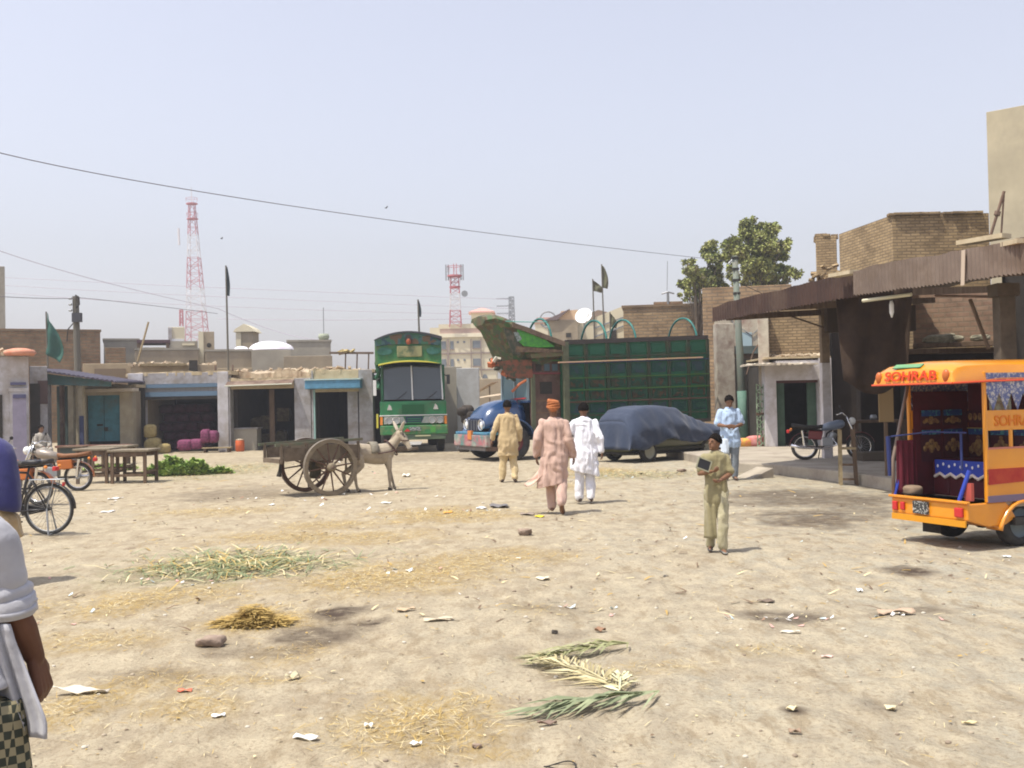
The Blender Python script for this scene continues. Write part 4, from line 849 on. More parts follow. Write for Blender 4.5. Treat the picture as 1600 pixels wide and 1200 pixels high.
a=P(1516,468,15.3);b=P(1545,545,15.0); o=MB().tube([a,b],.03,6).build('brace',wood); tag(o,'slanting dark prop in front of the rough brick wall','brace')
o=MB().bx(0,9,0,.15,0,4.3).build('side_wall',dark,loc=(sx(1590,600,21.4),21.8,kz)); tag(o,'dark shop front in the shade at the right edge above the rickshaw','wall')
t=thing('shop','added low shade-dark shop front below the rough brick wall in the arcade','shop',(sx(1420,640,26.3),26.3,kz)); zq=sz(1500,545,26.3)-kz; MB().bx(-1.2,6,.0,.3,0,zq).build('wall',mat('shade_wall'),t); MB().bx(-.2,.9,-.05,-.002,0,1.9).build('shutter',mat('dim_shutter',(.05,.055,.05),.7,(.035,.04,.035),20,stretch=(.05,.05,1)),t); MB().bx(-1.2,6,-.5,-.003,zq-.12,zq).build('ledge',wood,t)  # frontage added to darken this zone, shade put into its colour
# hanging board by rickshaw
t=thing('notice_board','small upright tan board on a post behind the rickshaw opening','board',(sx(1384,622,19),19,kz)); z=sz(1384,622,19)-kz; MB().bx(-.13,.13,-.02,.02,z-.43,z+.43).build('board',mat('tan_board',(.28,.19,.09),.8),t); MB().bx(-.03,.03,.021,.06,0,z+.3).build('post',wood,t)
# table with pot, stool
t=thing('wooden_table','dark wooden table in the arcade shade behind the motorcycle','table',(sx(1372,690,25.5),25.5,kz),R(-8)); MB().bx(-.6,.6,-.3,.3,.80,.86).build('tabletop',wood,t)
for x in (-.55,.55):
    for y in (-.26,.26): MB().bx(x-.04,x+.04,y-.04,y+.04,0,.798).build('leg',wood,t)
o=MB().tube([(0,0,0),(0,0,.05),(0,0,.1),(0,0,.13)],[.07,.09,.08,.05],12).build('pot',steel,smooth=True,loc=(sx(1365,655,25.5),25.5,kz+.86)); tag(o,'small grey metal pot standing on the arcade table','pot')
o=MB().bx(-.6,.9,-.25,.25,0,.2).build('plank_platform',mat('dark_plank',(.09,.07,.05),.9),loc=(sx(1385,720,23.5),23.5,kz),bevel=.02); tag(o,'low dark plank platform on the pavement behind the tall stool','bench')
g0=G(1326,758); t=thing('tall_stool','tall narrow wooden stool frame standing before the pavement edge','stool',(g0.x,g0.y,0),R(-12)); s=FOC/g0.y; hs_=(758-702)/s; zt=(758-650)/s
for x in (-.13,.13):
    for y in (-.12,.12): MB().beam((x*1.1,y,0),(x*.9-.02,y,hs_*1.55),.05,.05).build('leg',woodl if x<0 else wood,t)
MB().bx(-.16,.14,-.15,.15,hs_*1.0,hs_*1.0+.04).build('seat',woodl,t); MB().bx(-.13,.13,-.14,-.1,.1,.14).build('rung',wood,t); MB().bx(-.13,.13,-.14,-.1,hs_*.55,hs_*.55+.04).build('rung',wood,t)
# street pole right
g0=Vector((sx(1163,690,33.5),33.5,kz)); b=P(1148,400,33.5); t=thing('street_pole','tall grey-green steel street pole with clamps and wires at its top, right of centre','pole',g0)
d=b-g0; m_=mat('pole_green_grey',(.13,.17,.14),.7,(.17,.17,.14),4)
MB().tube([(0,0,-.1),d*.45,d],[.14,.12,.09],12).build('shaft',m_,t,smooth=True); MB().tube([d*.01,d*.28],.15,12).build('green_base',mat('pole_green',(.08,.17,.13),.7,(.12,.2,.16),5),t,smooth=True)
for k,z in enumerate((.99,.93,.87,.8)): MB().box(tuple(d*z),(.2,.2,.07)).build('clamp',blk,t)
MB().tube([d*.99+Vector((-.02,0,0)),d*.97+Vector((-.2,0,-.05))],.03,6).build('insulator',steel,t)
MB().tube([d*.86+Vector((.04,0,0)),d*.78+Vector((1.4,.4,-.1)),d*.75+Vector((2.8,1,.02))],.012,5).build('service_wire',blk,t)
MB().tube([(.1,-.1,2.2),(.35,0,2.9),(.65,.2,3.3)],.02,5).build('stay',rust,t)
# sack of goods by the pole (red/yellow)
for px,py,w_,h_,m_,lab in ((1186,699,.62,.28,mat('coral_cloth',(.55,.13,.11),.8,(.6,.3,.28),8),'coral red cloth bundle on the pavement by the street pole'),(1163,699,.34,.22,mat('yellow_cloth',(.6,.42,.06),.8,(.7,.2,.1),12),'small yellow bundle beside the coral red cloth bundle')):
    q=MB(); sack_mesh(q,(0,0,h_/2),(w_*1.3,.4,h_*1.3),int(px)); c=P(px,py,31.5); o=q.build('cloth_bundle',m_,smooth=True,loc=(c.x,31.5,kz)); tag(o,lab,'bundle')
q=MB(); sack_mesh(q,(0,0,.5),(.5,.35,1.1),5); o=q.build('jute_bundle',mat('dim_jute',(.16,.11,.06),.9,(.1,.07,.04),5),smooth=True,loc=(sx(1176,670,35),35,kz)); tag(o,'brown upright bundle in the dark doorway beside the folding gate','sack')
c=G(1178,745); t=thing('stone_step','tan concrete step slab tilted against the pavement corner','step',(c.x-.05,c.y-.15,0),R(20)); MB().prism([(-.25,0),(.3,0),(.3,.2),(-.1,.05)],-.3,.3).build('slab',mat('pavement_concrete'),t)
# ================================================================ VEHICLES
grn=mat('truck_green',(.02,.20,.075),.35,(.03,.26,.09),3,coat=.4,stain=(.06,.13,.06),sscale=1.5)
dgrn=mat('truck_deep_green',(.015,.085,.045),.5,(.02,.12,.05),2.5,stain=(.05,.07,.04),sscale=1.5)
def vor(name,cols,sc,rough=.55):
    m=mk(name,cols[0],rough); MT[name]=m; n=NN(m); l=m.node_tree.links; tc=n.new('ShaderNodeTexCoord'); v=n.new('ShaderNodeTexVoronoi'); v.inputs['Scale'].default_value=sc
    nz=n.new('ShaderNodeTexNoise'); nz.inputs['Scale'].default_value=sc*.8; mx=n.new('ShaderNodeMix'); mx.data_type='VECTOR'; mx.inputs[0].default_value=.12
    l.new(tc.outputs['Object'],mx.inputs[4]); l.new(nz.outputs['Color'],mx.inputs[5]); l.new(tc.outputs['Object'],nz.inputs['Vector']); l.new(mx.outputs[1],v.inputs['Vector'])
    sp=n.new('ShaderNodeSeparateColor'); l.new(v.outputs['Color'],sp.inputs[0]); r=n.new('ShaderNodeValToRGB'); r.color_ramp.interpolation='CONSTANT'; e=r.color_ramp.elements
    while len(e)<len(cols): e.new(.5)
    for k,c in enumerate(cols): e[k].position=k/len(cols); e[k].color=(*c,1)
    l.new(sp.outputs[0],r.inputs[0]); l.new(r.outputs[0],n['Principled BSDF'].inputs['Base Color']); return m
art=vor('truck_art',[(.02,.10,.06),(.06,.13,.13),(.03,.07,.09),(.14,.09,.05),(.05,.14,.08)],8)
yel=mat('yellow_line',(.62,.55,.08),.5)
orr=mat('orange_lamp',(.75,.25,.04),.4); redl=mat('red_lamp',(.5,.03,.03),.4)
whp=mat('white_paint',(.7,.7,.68),.5)
def wheel(mb_t,parent,c,r,w_,rimr=.55,n=28,rimm=None,axis='y'):
    # c centre, axis y
    q=MB(); prof=[(-w_/2,r*rimr),(-w_/2,r*.86),(-w_/2*.8,r*.97),(-w_/2*.4,r),(w_/2*.4,r),(w_/2*.8,r*.97),(w_/2,r*.86),(w_/2,r*rimr)]
    rings=[]
    for k in range(n):
        a=2*pi*k/n; rings.append([(c[0]+p[1]*cos(a),c[1]+p[0],c[2]+p[1]*sin(a)) for p in prof])
    rings.append(rings[0]); q.loft(rings,cap=False)
    tyre=q.build('wheel',mb_t,parent,smooth=True)
    q=MB(); R1=r*rimr; rings=[]
    for k in range(n+1):
        a=2*pi*k/n; rings.append([(c[0]+p[1]*cos(a),c[1]+p[0],c[2]+p[1]*sin(a)) for p in ((-w_*.42,R1*1.02),(-w_*.3,R1*.9),(-w_*.2,R1*.5),(-w_*.32,R1*.35),(-w_*.32,.001),(w_*.32,.001),(w_*.32,R1*.35),(w_*.2,R1*.5),(w_*.3,R1*.9),(w_*.42,R1*1.02))])
    q.loft(rings,cap=False); q.build('rim',rimm or steel,tyre,smooth=True)
    return tyre
# ---------------- green truck, facing the camera.  local: x = its left/right as seen, y = backwards, z up
Yt=36.6; c=Vector((sx(646,690,Yt),Yt,0)); t=thing('cargo_truck','bright green painted truck facing the camera, arched board over its windscreen','truck',c,math.atan2(-c.x,c.y)*.9+R(1.5))
s=FOC/Yt
def lx(px,t_x=c.x): return sx(px,640,Yt)-t_x
def lz(py): return sz(646,py,Yt)
# body behind
MB().bx(-1.12,1.12,1.9,8.2,1.0,lz(535)-.0).build('cargo_body',dgrn,t,bevel=.05)
MB().bx(-.9,.9,.5,8,.55,.98).build('chassis',blk,t)
# cab shell
q=MB(); xa,xb=lx(594),lx(698)
q.bx(xa,xb,.12,1.85,lz(664),lz(626)); q.build('cab',grn,t,bevel=.05)
MB().bx(xa+.05,xa+.14,.1,1.8,lz(626),lz(570)).bx(xb-.14,xb-.05,.1,1.8,lz(626),lz(570)).build('cab_pillar',dgrn,t,bevel=.02)
MB().bx(xa+.14,xb-.14,1.6,1.8,lz(626),lz(570)).build('cab_back',dark,t)
MB().bx(-.8,-.25,.7,1.2,lz(625),lz(606)).bx(.2,.8,.7,1.2,lz(625),lz(604)).build('seat',mat('seat_red',(.25,.05,.05),.8),t)
g=mat('windscreen',(.04,.05,.055),.1,spec=.8)
for u0,u1,nm in ((xa+.15,lx(645)-.03,0),(lx(645)+.03,xb-.15,1)): 
    MB().add([(u0,.1,lz(624)),(u1,.08,lz(624)),(u1,.22,lz(572)),(u0,.24,lz(572))],[(0,1,2,3)]).build('windscreen',g,t,solid=.01,fixn=False)
MB().beam((lx(645),.06,lz(625)),(lx(644),.2,lz(571)),.045,.05).build('centre_bar',whp,t); MB().beam((xb-.13,.06,lz(625)),(xb-.17,.2,lz(571)),.045,.05).build('edge_bar',whp,t)
for u in (-.55,.5):
    MB().tube([(u,.03,lz(624)),(u+.35,.1,lz(612))],.012,5).build('wiper',blk,t)
MB().bx(xa+.2,-.1,.3,.7,lz(624),lz(618)).bx(.0,xb-.2,.3,.7,lz(624),lz(618)).build('dashboard_cloth',mat('dash_cloth',(.35,.42,.30),.8,(.5,.5,.4),8),t)
# prow board (arched)
def arch(px0,px1,ytl,ytc,ytr,yb,ybc,y0,y1,m_,nm,parent=t,n=16):
    top=[];bot=[]
    for i in range(n+1):
        u=i/n; x=lx(px0)+(lx(px1)-lx(px0))*u; k=1-(2*u-1)**2; zt=lz(ytl+(ytr-ytl)*u)*(1-k)+lz(ytc)*k; zb=lz(yb)*(1-k)+lz(ybc)*k; top.append((x,zt)); bot.append((x,zb))
    return MB().prism(top+bot[::-1],y0,y1).build(nm,m_,parent,bevel=.01)
arch(588,691,531,519,528,570,565,-.25,2.2,mat('prow_green',(.025,.13,.05),.5,(.05,.2,.07),3,stain=(.12,.14,.06),sscale=3),'prow_board')
arch(589,690,533,521.5,530,541,538,-.30,-.253,art,'painted_frieze')
arch(587,692,531,518,527,533,521,-.36,-.302,mat('dark_trim',(.05,.05,.06),.7),'prow_rim')
arch(593,689,571.5,566,569,569,563.5,-.34,-.252,yel,'yellow_rim')
MB().bx(lx(622),lx(661),-.29,-.253,lz(558),lz(541)).build('painted_panel',mat('cream_panel',(.28,.27,.13),.6,(.12,.16,.08),5,lo=.45,hi=.6),t,bevel=.02)
for px in (603,679): MB().prism([(lx(px)+.26*cos(a),lz(549)+.13*sin(a)) for a in [2*pi*k/14 for k in range(14)]],-.285,-.253).build('painted_oval',mat('bluegreen_oval',(.05,.16,.14),.6,(.02,.1,.05),6),t)
q=MB().ell((lx(640),-.36,lz(534)),(.09,.05,.12),10); q.build('horn_ornament',mat('orange_red_ornament',(.35,.09,.04),.6),t,smooth=True); MB().prism([(lx(634),lz(533)),(lx(646),lz(533)),(lx(643),lz(524)),(lx(637),lz(524))],-.39,-.33).build('crest',dark,t)
# front panel
MB().bx(lx(628),lx(663),.07,.118,lz(646),lz(632)).build('grille_panel',mat('mesh_green',(.012,.09,.03),.7,(.02,.14,.05),60),t)
for px in (609,681): MB().prism([(lx(px)-.09,lz(640)),(lx(px)+.09,lz(640)),(lx(px)+.05,lz(634)),(lx(px)-.02,lz(631))],.03,.118).build('badge',chrome,t)
MB().bx(xa-.02,xb+.02,.05,.118,lz(649.5),lz(648)).build('chrome_line',whp,t,bevel=.004)
MB().bx(lx(594),lx(598),.03,.118,lz(663),lz(650.5)).build('indicator',orr,t); MB().bx(lx(694),lx(698),.03,.118,lz(663),lz(650.5)).build('indicator',orr,t)
silv=mat('silver_panel',(.42,.44,.42),.4,(.3,.34,.3),8)
for a_,b_,c_,d_ in ((600,631,636,1),(664,693,657,-1)):
    if d_>0: poly=[(lx(600),lz(662)),(lx(635),lz(661)),(lx(630),lz(651)),(lx(600),lz(651))]
    else: poly=[(lx(658),lz(661)),(lx(693),lz(662)),(lx(693),lz(651)),(lx(663),lz(651))]
    hp=MB().prism(poly,.05,.118).build('headlight_panel',silv,t)
    for px in ((608,619) if d_>0 else (675,687)):
        h=MB().cyl((lx(px),.02,lz(656.5)),(lx(px),.09,lz(656.5)),.11,16).build('headlight',mat('lamp_glass',(.35,.38,.38),.15,spec=.8),t,smooth=False)
        MB().torus((lx(px),.02,lz(656.5)),.115,.018,'y',18,6).build('bezel',chrome,h)
MB().bx(lx(634),lx(660),.06,.118,lz(660),lz(651)).build('grille',mat('navy_grille',(.02,.03,.09),.5),t)
for y in (654,657,660): MB().bx(lx(636),lx(658),.045,.059,lz(y)-.01,lz(y)+.015).build('grille_bar',grn,t)
MB().bx(xa,xb+.03,-.02,.117,lz(679),lz(664.5)).build('bumper',mat('bumper_green',(.03,.17,.06),.45,(.05,.22,.08),4,stain=(.2,.2,.1),sscale=3),t,bevel=.03)
MB().prism([(lx(631),lz(674)),(lx(641),lz(674)),(lx(636),lz(669))],-.04,-.021).build('reflector',redl,t)
MB().bx(lx(639),lx(657),-.045,-.022,lz(673),lz(667)).build('number_plate',mat('plate_dark',(.08,.09,.09),.5,(.4,.42,.4),26,lo=.48,hi=.55),t)
MB().bx(lx(672),lx(680),-.03,-.021,lz(676),lz(667)).build('painted_patch',yel if False else mat('leaf_patch',(.08,.3,.06),.5),t)
MB().bx(lx(627),lx(696),.0,.2,lz(687),lz(679)-.004).build('lower_bumper',mat('lower_green',(.08,.13,.09),.6,(.12,.16,.1),5),t,bevel=.02)
MB().bx(lx(648),lx(672),-.03,-.004,lz(682),lz(680)).build('bright_strip',mat('pale_strip2',(.5,.5,.3),.6),t)
MB().prism([(lx(629),lz(690)),(lx(634),lz(695)),(lx(656),lz(695)),(lx(659),lz(690))],.0,.05).build('mud_guard_plate',whp,t)
for x in (-.98,.98): wheel(blk,t,(0,0,0),.5,.28).matrix_local=Matrix.Translation((x,1.0,.5))@Matrix.Rotation(R(90),4,'Z')
for x in (-.95,.95): wheel(blk,t,(0,0,0),.5,.5).matrix_local=Matrix.Translation((x,6.5,.5))@Matrix.Rotation(R(90),4,'Z')
MB().bx(lx(584),lx(589),-.05,.06,lz(617),lz(593)).build('mirror',whp,t); MB().tube([(lx(587),0,lz(596)),(xa,.2,lz(590))],.02,5).build('mirror_arm',blk,t)
MB().bx(lx(699),lx(704),.05,.12,lz(601),lz(586)).build('mirror',mat('mirror_back',(.05,.05,.05),.6),t); MB().tube([(lx(700),.08,lz(588)),(xb-.1,.2,lz(585))],.02,5).build('mirror_arm',blk,t)
q=MB(); pts=[(xa-.05+.04*sin(i*1.7),.55+.1*sin(i*.9),lz(606)+i*.13) for i in range(11)]; q.tube(pts,[.07+.03*(i%2) for i in range(11)],6); q.build('side_ornament',dgrn,t)
MB().bx(lx(588),lx(591),.3,.4,lz(668),lz(646)).build('side_reflector',yel,t)

# ---------------- big truck seen from its side.  local x forward, y = toward camera side, z up
ang=R(26); hd=Vector((-cos(ang),-sin(ang),0)); rz=math.atan2(hd.y,hd.x); side=Vector((-hd.y,hd.x,0))
pc=Vector((P(882,600,31).x,31,0)); 
W2=1.18; org=pc-side*W2; t=thing('truck','decorated truck with dark green panelled bed, rounded blue bonnet and jutting carved prow','truck',org,rz)
def tl(px,py,off=0): 
    w_=PL(px,py,pc+side*off,(side.x,side.y)); v=loc2(w_,org,rz); return v
def txz(px,py,off=0): v=tl(px,py,off); return (v.x,v.z)
xr=tl(1105,560).x; z0,z1=tl(882,533).z,tl(1105,525).z; zb=.95
rib=mat('rib_wood_green',(.025,.06,.035),.7,(.06,.055,.03),4)
# side panel walls
def sidez(u,z): return z
q=MB().prism([(xr,zb),(0,zb),(0,z0),(xr,z1)],W2-.1,W2).build('side_wall',mat('bed_green',(.015,.095,.05),.55,(.02,.14,.065),2.2,stain=(.06,.065,.035),sscale=1.2),t)
MB().prism([(xr,zb),(0,zb),(0,z0),(xr,z1)],-W2,-W2+.1).build('side_wall',dgrn,t); MB().bx(-.1,0,-W2+.103,W2-.103,zb,z0).build('front_board',dgrn,t); MB().bx(xr,xr+.1,-W2+.103,W2-.103,zb,z1-.1).build('tailboard',dgrn,t); MB().bx(xr+.1,-.1,-W2+.1,W2-.1,zb,zb+.1).build('floor',wood,t)
def lin(u,a,b): return a+(b-a)*u
def zz(u,f): return lin(f,zb,lin(u,z0,z1))   # u along 0..1 rear, f height fraction
nb=7
for k in range(nb+1):
    u=k/nb; x=xr*u; MB().prism([(x-.05,zb+.02),(x+.05,zb+.02),(x+.05,zz(u,1)-.1),(x-.05,zz(u,1)-.1)],W2+.002,W2+.055).build('side_rib',rib,t)
for f,h_,m_ in ((.985,.13,mat('dark_rail',(.06,.05,.045),.7)),(.80,.04,rib),(.735,.035,mat('dull_blue_strip',(.03,.05,.10),.6)),(.56,.03,mat('green_line',(.06,.15,.03),.6)),(.42,.04,mat('green_line',(.06,.15,.03),.6)),(.28,.05,mat('brown_strip',(.10,.06,.04),.7)),(.12,.05,rib),(.02,.1,mat('dark_rail',(.06,.05,.045),.7))):
    MB().prism([(xr,zz(1,f)-h_/2),(0,zz(0,f)-h_/2),(0,zz(0,f)+h_/2),(xr,zz(1,f)+h_/2)],W2+.058,W2+.085).build('side_rail',m_,t)
pa_=vor('panel_art',[(.012,.06,.045),(.02,.07,.06),(.03,.06,.07),(.02,.08,.05)],7); pb_=vor('panel_art_warm',[(.015,.06,.035),(.04,.06,.03),(.09,.06,.03),(.02,.08,.045),(.05,.04,.025)],9)
for k in range(nb):
    for j,(f0,f1) in enumerate(((.83,.94),(.60,.71),(.45,.53),(.31,.40),(.15,.25))):
        u0,u1=(k+.16)/nb,(k+.84)/nb
        MB().prism([(xr*u1,zz(u1,f0)),(xr*u0,zz(u0,f0)),(xr*u0,zz(u0,f1)),(xr*u1,zz(u1,f1))],W2+.003,W2+.02).build('painted_panel',[mat('bed_green_light',(.012,.085,.045),.5,(.02,.11,.06),3),pa_,pb_,pb_,pa_][j],t)
MB().prism([(-4.93,zz(.95,.745)),(.25,zz(0,.74)),(.25,zz(0,.755)),(-4.93,zz(.95,.76))],W2+.09,W2+.125).build('bright_rod',mat('rod_yellow_pink',(.68,.50,.22),.6,(.62,.38,.30),3),t)
# front corner post
MB().bx(-.12,.06,W2+.003,W2+.09,zb,z0-.02).build('corner_post',mat('dusty_post',(.14,.15,.09),.8,(.09,.10,.06),3),t)
# hoops
for px,r_,m_ in ((845,22,0),(930,22,0),(975,23,0),(1069,24,0)):
    v=tl(px,528,-W2); zc=lin(v.x/xr,z0,z1)-.1; rr=1.12
    q=MB(); pts=[]
    # hoop spans the width of the bed; sits across
    for k in range(21):
        a=pi*k/20; pts.append((v.x,-.80*cos(a)-.1,zc+ .76*sin(a)))
    if v.x<.1: q.tube(pts,.034,6).build('hoop',mat('hoop_teal',(.03,.20,.17),.5,(.02,.09,.09),3),t,smooth=True)
    else: q.tube([(p[0],p[1],p[2]+.1) for p in pts],.036,6).build('hoop',mat('hoop_teal',(.03,.20,.17),.5,(.02,.09,.09),3),t,smooth=True)
# chassis, undercarriage, rear wheels
MB().bx(xr+.1,1.3,-.55,.55,.6,.93).build('chassis',blk,t); MB().bx(-3.1,-.6,.75,W2-.02,.42,.9).build('tool_box',mat('dark_red_box',(.10,.05,.035),.8,(.05,.05,.04),3),t)
for x in (xr+1.2,): 
    for y in (-.95,.95): wheel(blk,t,(x,y,.5),.5,.45)
for k in range(14): MB().tube([(-.3-.33*k,W2-.05,.93),(-.3-.33*k,W2,.75),(-.3-.33*k,W2-.03,.6)],.018,5).build('hanging_chain',steel,t)
# cab box
xc=tl(835,600).x; cabm=mat('cab_brown',(.13,.07,.055),.7,(.09,.055,.04),3,stain=(.2,.14,.1))
zc0=.75
MB().prism([(.02,zc0),(xc,zc0),(xc,2.35),(xc-.02,2.95),(.02,2.95)],W2-.32,W2-.24).build('door',cabm,t); MB().prism([(.02,zc0),(xc,zc0),(xc,2.35),(xc-.02,2.95),(.02,2.95)],-W2+.24,-W2+.32).build('door',cabm,t)
MB().bx(.02,.1,-W2+.33,W2-.33,zc0,2.95).build('cab_back',cabm,t)
v=tl(853,606,-.24); MB().bx(v.x-.2,v.x+.2,W2-.243,W2-.23,v.z-.18,v.z+.18).build('door_window',dark,t)
for k in range(5): MB().bx(.1+k*.27,.28+k*.27,W2-.238,W2-.215,2.6,2.8).build('vent_window',[dark,mat('dull_blue_glass',(.08,.12,.14),.4)][k<2],t)
for zq in (2.5,2.88): MB().bx(.02,xc,W2-.238,W2-.2,zq,zq+.05).build('door_trim',[mat('green_line',(.06,.15,.03),.6),mat('dark_red_trim',(.2,.05,.05),.6)][zq<2.6],t)
MB().bx(xc-.12,xc,W2-.238,W2-.18,zc0,2.5).build('door_post',mat('dusty_post',(.14,.15,.09),.8),t)
for k in range(3): MB().bx(.05,xc-.15,W2-.237,W2-.225,1.0+.35*k,1.03+.35*k).build('door_trim',mat('door_rail',(.2,.12,.07),.7),t)
# windscreen, split, blue-green glass, with A-posts
ws=mat('screen_glass',(.12,.20,.22),.15,spec=.7)
xw=xc+.05
MB().add([(xw,W2-.3,1.75),(xw,-W2+.3,1.75),(xw-.02,-W2+.3,2.5),(xw-.02,W2-.3,2.5)],[(0,1,2,3)]).build('windscreen',ws,t,solid=.01,fixn=False)
for y in (W2-.3,0,-W2+.3): MB().beam((xw+.02,y,1.72),(xw,y,2.55),.06,.06).build('pillar',mat('pillar_bluegrey',(.25,.32,.35),.6),t)
MB().bx(xw-.05,xw+.08,-W2+.25,W2-.25,1.66,1.74).build('scuttle',mat('truck_blue',(.010,.045,.13),.25,coat=.8,spec=.6),t,bevel=.02)
MB().beam((xw+.1,W2-.28,1.8),(xw+.09,-.1,1.78),.03,.04).build('red_strip',redl,t)
# bonnet (rounded)
blue=mat('truck_blue'); x1_=tl(729,660,-.0).x; xf=xc+1.42
q=MB(); rings=[]
for i in range(15):
    u=i/14; x=xc+.1+(xf-xc-.1)*math.sin(u*pi/2)**.9; hw=.76-.26*u**2.2; zt=1.80-.66*u**2.6-.10*u; zb_=.98-.05*u; ring=[]
    for k in range(25):
        a=pi*k/24; ring.append((x,-hw*math.copysign(abs(cos(a))**.75,cos(a)),zb_+(zt-zb_)*sin(a)**.7))
    rings.append(ring)
q.loft(rings); q.build('bonnet',blue,t,smooth=True)
MB().tube([(xc+.2,W2-.98,1.78),(xc+.6,W2-.95,1.74),(xc+1.0,W2-.95,1.62)],.02,6).build('bonnet_trim',chrome,t,smooth=True)
MB().tube([(xf-.5,.0,1.5),(xf-.5,.0,1.62)],.03,8).build('cap',dark,t)
MB().bx(xf-.02,xf+.04,-.40,.40,.86,1.2).build('grille',mat('black_grille',(.02,.025,.04),.5),t,bevel=.02)
for y in (-.3,-.1,.1,.3): MB().bx(xf+.043,xf+.055,y-.012,y+.012,.88,1.18).build('grille_bar',steel,t)
MB().bx(xf-.2,xf+.0,-.5,.5,1.2,1.26).build('bonnet_lip',blue,t,bevel=.02)
# fenders
for sgn in (1,-1):
    q=MB(); rows=[]
    for k in range(15):
        a=pi*(.0+1.0*k/14); rows.append([(xc+.68+.66*cos(a),sgn*y,.58+.62*sin(a)) for y in (.72,.95,1.15,1.2)])
    q.grid(rows); q.build('fender',blue,t,smooth=True,solid=.04); 
    wheel(blk,t,(xc+.66,sgn*1.0,.53),.53,.27,rimm=mat('rim_maroon',(.14,.03,.03),.6))
    h=MB().ell((xf-.02,sgn*.53,1.05),(.07,.11,.13),14).build('headlight',mat('lamp_white',(.75,.75,.72),.2),t,smooth=True); MB().torus((xf+.03,sgn*.53,1.05),.15,.025,'x',18,6).build('bezel',chrome,h)
MB().bx(xf-.25,xf+.12,-1.15,1.15,.76,.84).build('bumper_shelf',mat('blue_shelf',(.04,.12,.25),.4,(.1,.3,.35),4),t,bevel=.02)
MB().bx(xf+.02,xf+.16,-1.18,1.18,.42,.755).build('bumper',mat('painted_bumper',(.10,.22,.20),.5,(.38,.12,.14),3.2,lo=.42,hi=.58,stain=(.4,.36,.3),sscale=3),t,bevel=.02)
MB().bx(xf+.1,xf+.18,-.1,.16,.62,.88).build('number_plate',mat('plate_orange',(.6,.28,.04),.5,(.5,.12,.05),20),t)
q=MB()
for k in range(22): q.tube([(xf+.12,-1.1+k*.1,.42),(xf+.13,-1.1+k*.1,.3)],.008,4)
q.build('chain_fringe',steel,t)
MB().bx(xf-.3,xf+.0,-1.1,1.1,.3,.42).build('under_bumper',rust,t)
# crown / prow: side silhouette traced as a real carved hull with width
crm=vor('prow_art',[(.08,.085,.04),(.05,.11,.035),(.10,.07,.04),(.06,.085,.05),(.13,.12,.06)],9)
def hull(stations,nm,m_,smooth=True):
    rings=[]
    for (x,zt,zb_,hw_t,hw_b) in stations:
        rings.append([(x,-hw_b,zb_),(x,hw_b,zb_),(x,(hw_t+hw_b)/2+.03,(zt+zb_)/2),(x,hw_t,zt-.12),(x,hw_t-.08,zt),(x,0,zt+.05),(x,-hw_t+.08,zt),(x,-hw_t,zt-.12),(x,-(hw_t+hw_b)/2-.03,(zt+zb_)/2)])
    return MB().loft(rings).build(nm,m_,t,smooth=False,bevel=.02)
top=[(882,533),(850,523),(822,511),(803,502),(788,495),(774,491),(760,494)]; bot=[(882,558),(850,572),(822,574),(803,550),(788,530),(774,515),(760,507)]; HT=[1.18,1.18,1.15,1.02,.9,.75,.58]; HB=[.98,.95,.8,.6,.45,.3,.25]
st=[]
for i,((px,pt),(px2,pb)) in enumerate(zip(top,bot)):
    a=tl(px,pt,HT[i]-W2); b=tl(px,pb,HT[i]-W2); st.append((max(a.x,.01),a.z,b.z,HT[i],HB[i]))
hull(st,'prow',crm)
# glossy green inset & carved pieces on prow side
def decal(pts,m_,nm,off,th=.03):
    v=[tl(p[0],p[1],off) for p in pts]; n=len(v); vs=[(p.x,p.y,p.z) for p in v]+[(p.x,p.y+th,p.z) for p in v]
    MB().add(vs,[tuple(range(n)),tuple(range(n,2*n))[::-1]]+[(i,(i+1)%n,(i+1)%n+n,i+n) for i in range(n)]).build(nm,m_,t)
decal([(808,515),(825,518),(848,528),(866,542),(842,543),(818,541),(808,532)],mat('bright_green_sheet',(.09,.36,.04),.3,(.05,.20,.05),9),'green_inset',.03)
decal([(786,512),(797,516),(815,541),(812,556),(800,552),(792,532)],mat('carved_dark',(.05,.06,.04),.7,(.12,.10,.07),6,lo=.45,hi=.6),'carved_panel',.02)
decal([(802,519),(809,519),(815,530),(808,534)],mat('mirror_mosaic',(.35,.40,.38),.4,(.1,.12,.1),20),'mirror_mosaic',.04)
decal([(806,541),(878,547),(878,552),(806,550)],mat('dull_gold_strip',(.22,.15,.08),.6,(.08,.05,.04),14),'fretwork',.04)
decal([(828,553),(882,549),(882,556),(830,560)],mat('dull_gold_strip2',(.10,.13,.05),.6,(.15,.08,.05),8),'fretwork',.04)
decal([(800,504),(822,511),(850,522),(882,534),(882,541),(850,530),(822,519),(800,511)],mat('top_rail_brown',(.20,.145,.10),.7,(.12,.08,.055),5),'top_rail',.06,.05)
decal([(775,566),(800,562),(830,562),(832,590),(815,592),(795,590)],mat('red_brown_carving',(.20,.07,.04),.7,(.05,.06,.035),6,lo=.45,hi=.6),'carved_bracket',-.12)
q=MB(); a=tl(770,560,-.5)
for k in range(26): 
    u=random.random(); p=tl(768+u*38+random.uniform(-5,5),560+u*28+random.uniform(-5,12),-.2-random.random()*.8); q.box((p.x,p.y,p.z),(.16,.16,.07),tuple(random.uniform(-1,1) for _ in range(3)),random.randint(0,2))
q.build('hanging_ornament',[mat('orn_orange',(.45,.14,.06),.6),mat('orn_pale',(.45,.42,.34),.6),mat('orn_dark',(.06,.07,.05),.7)],t)
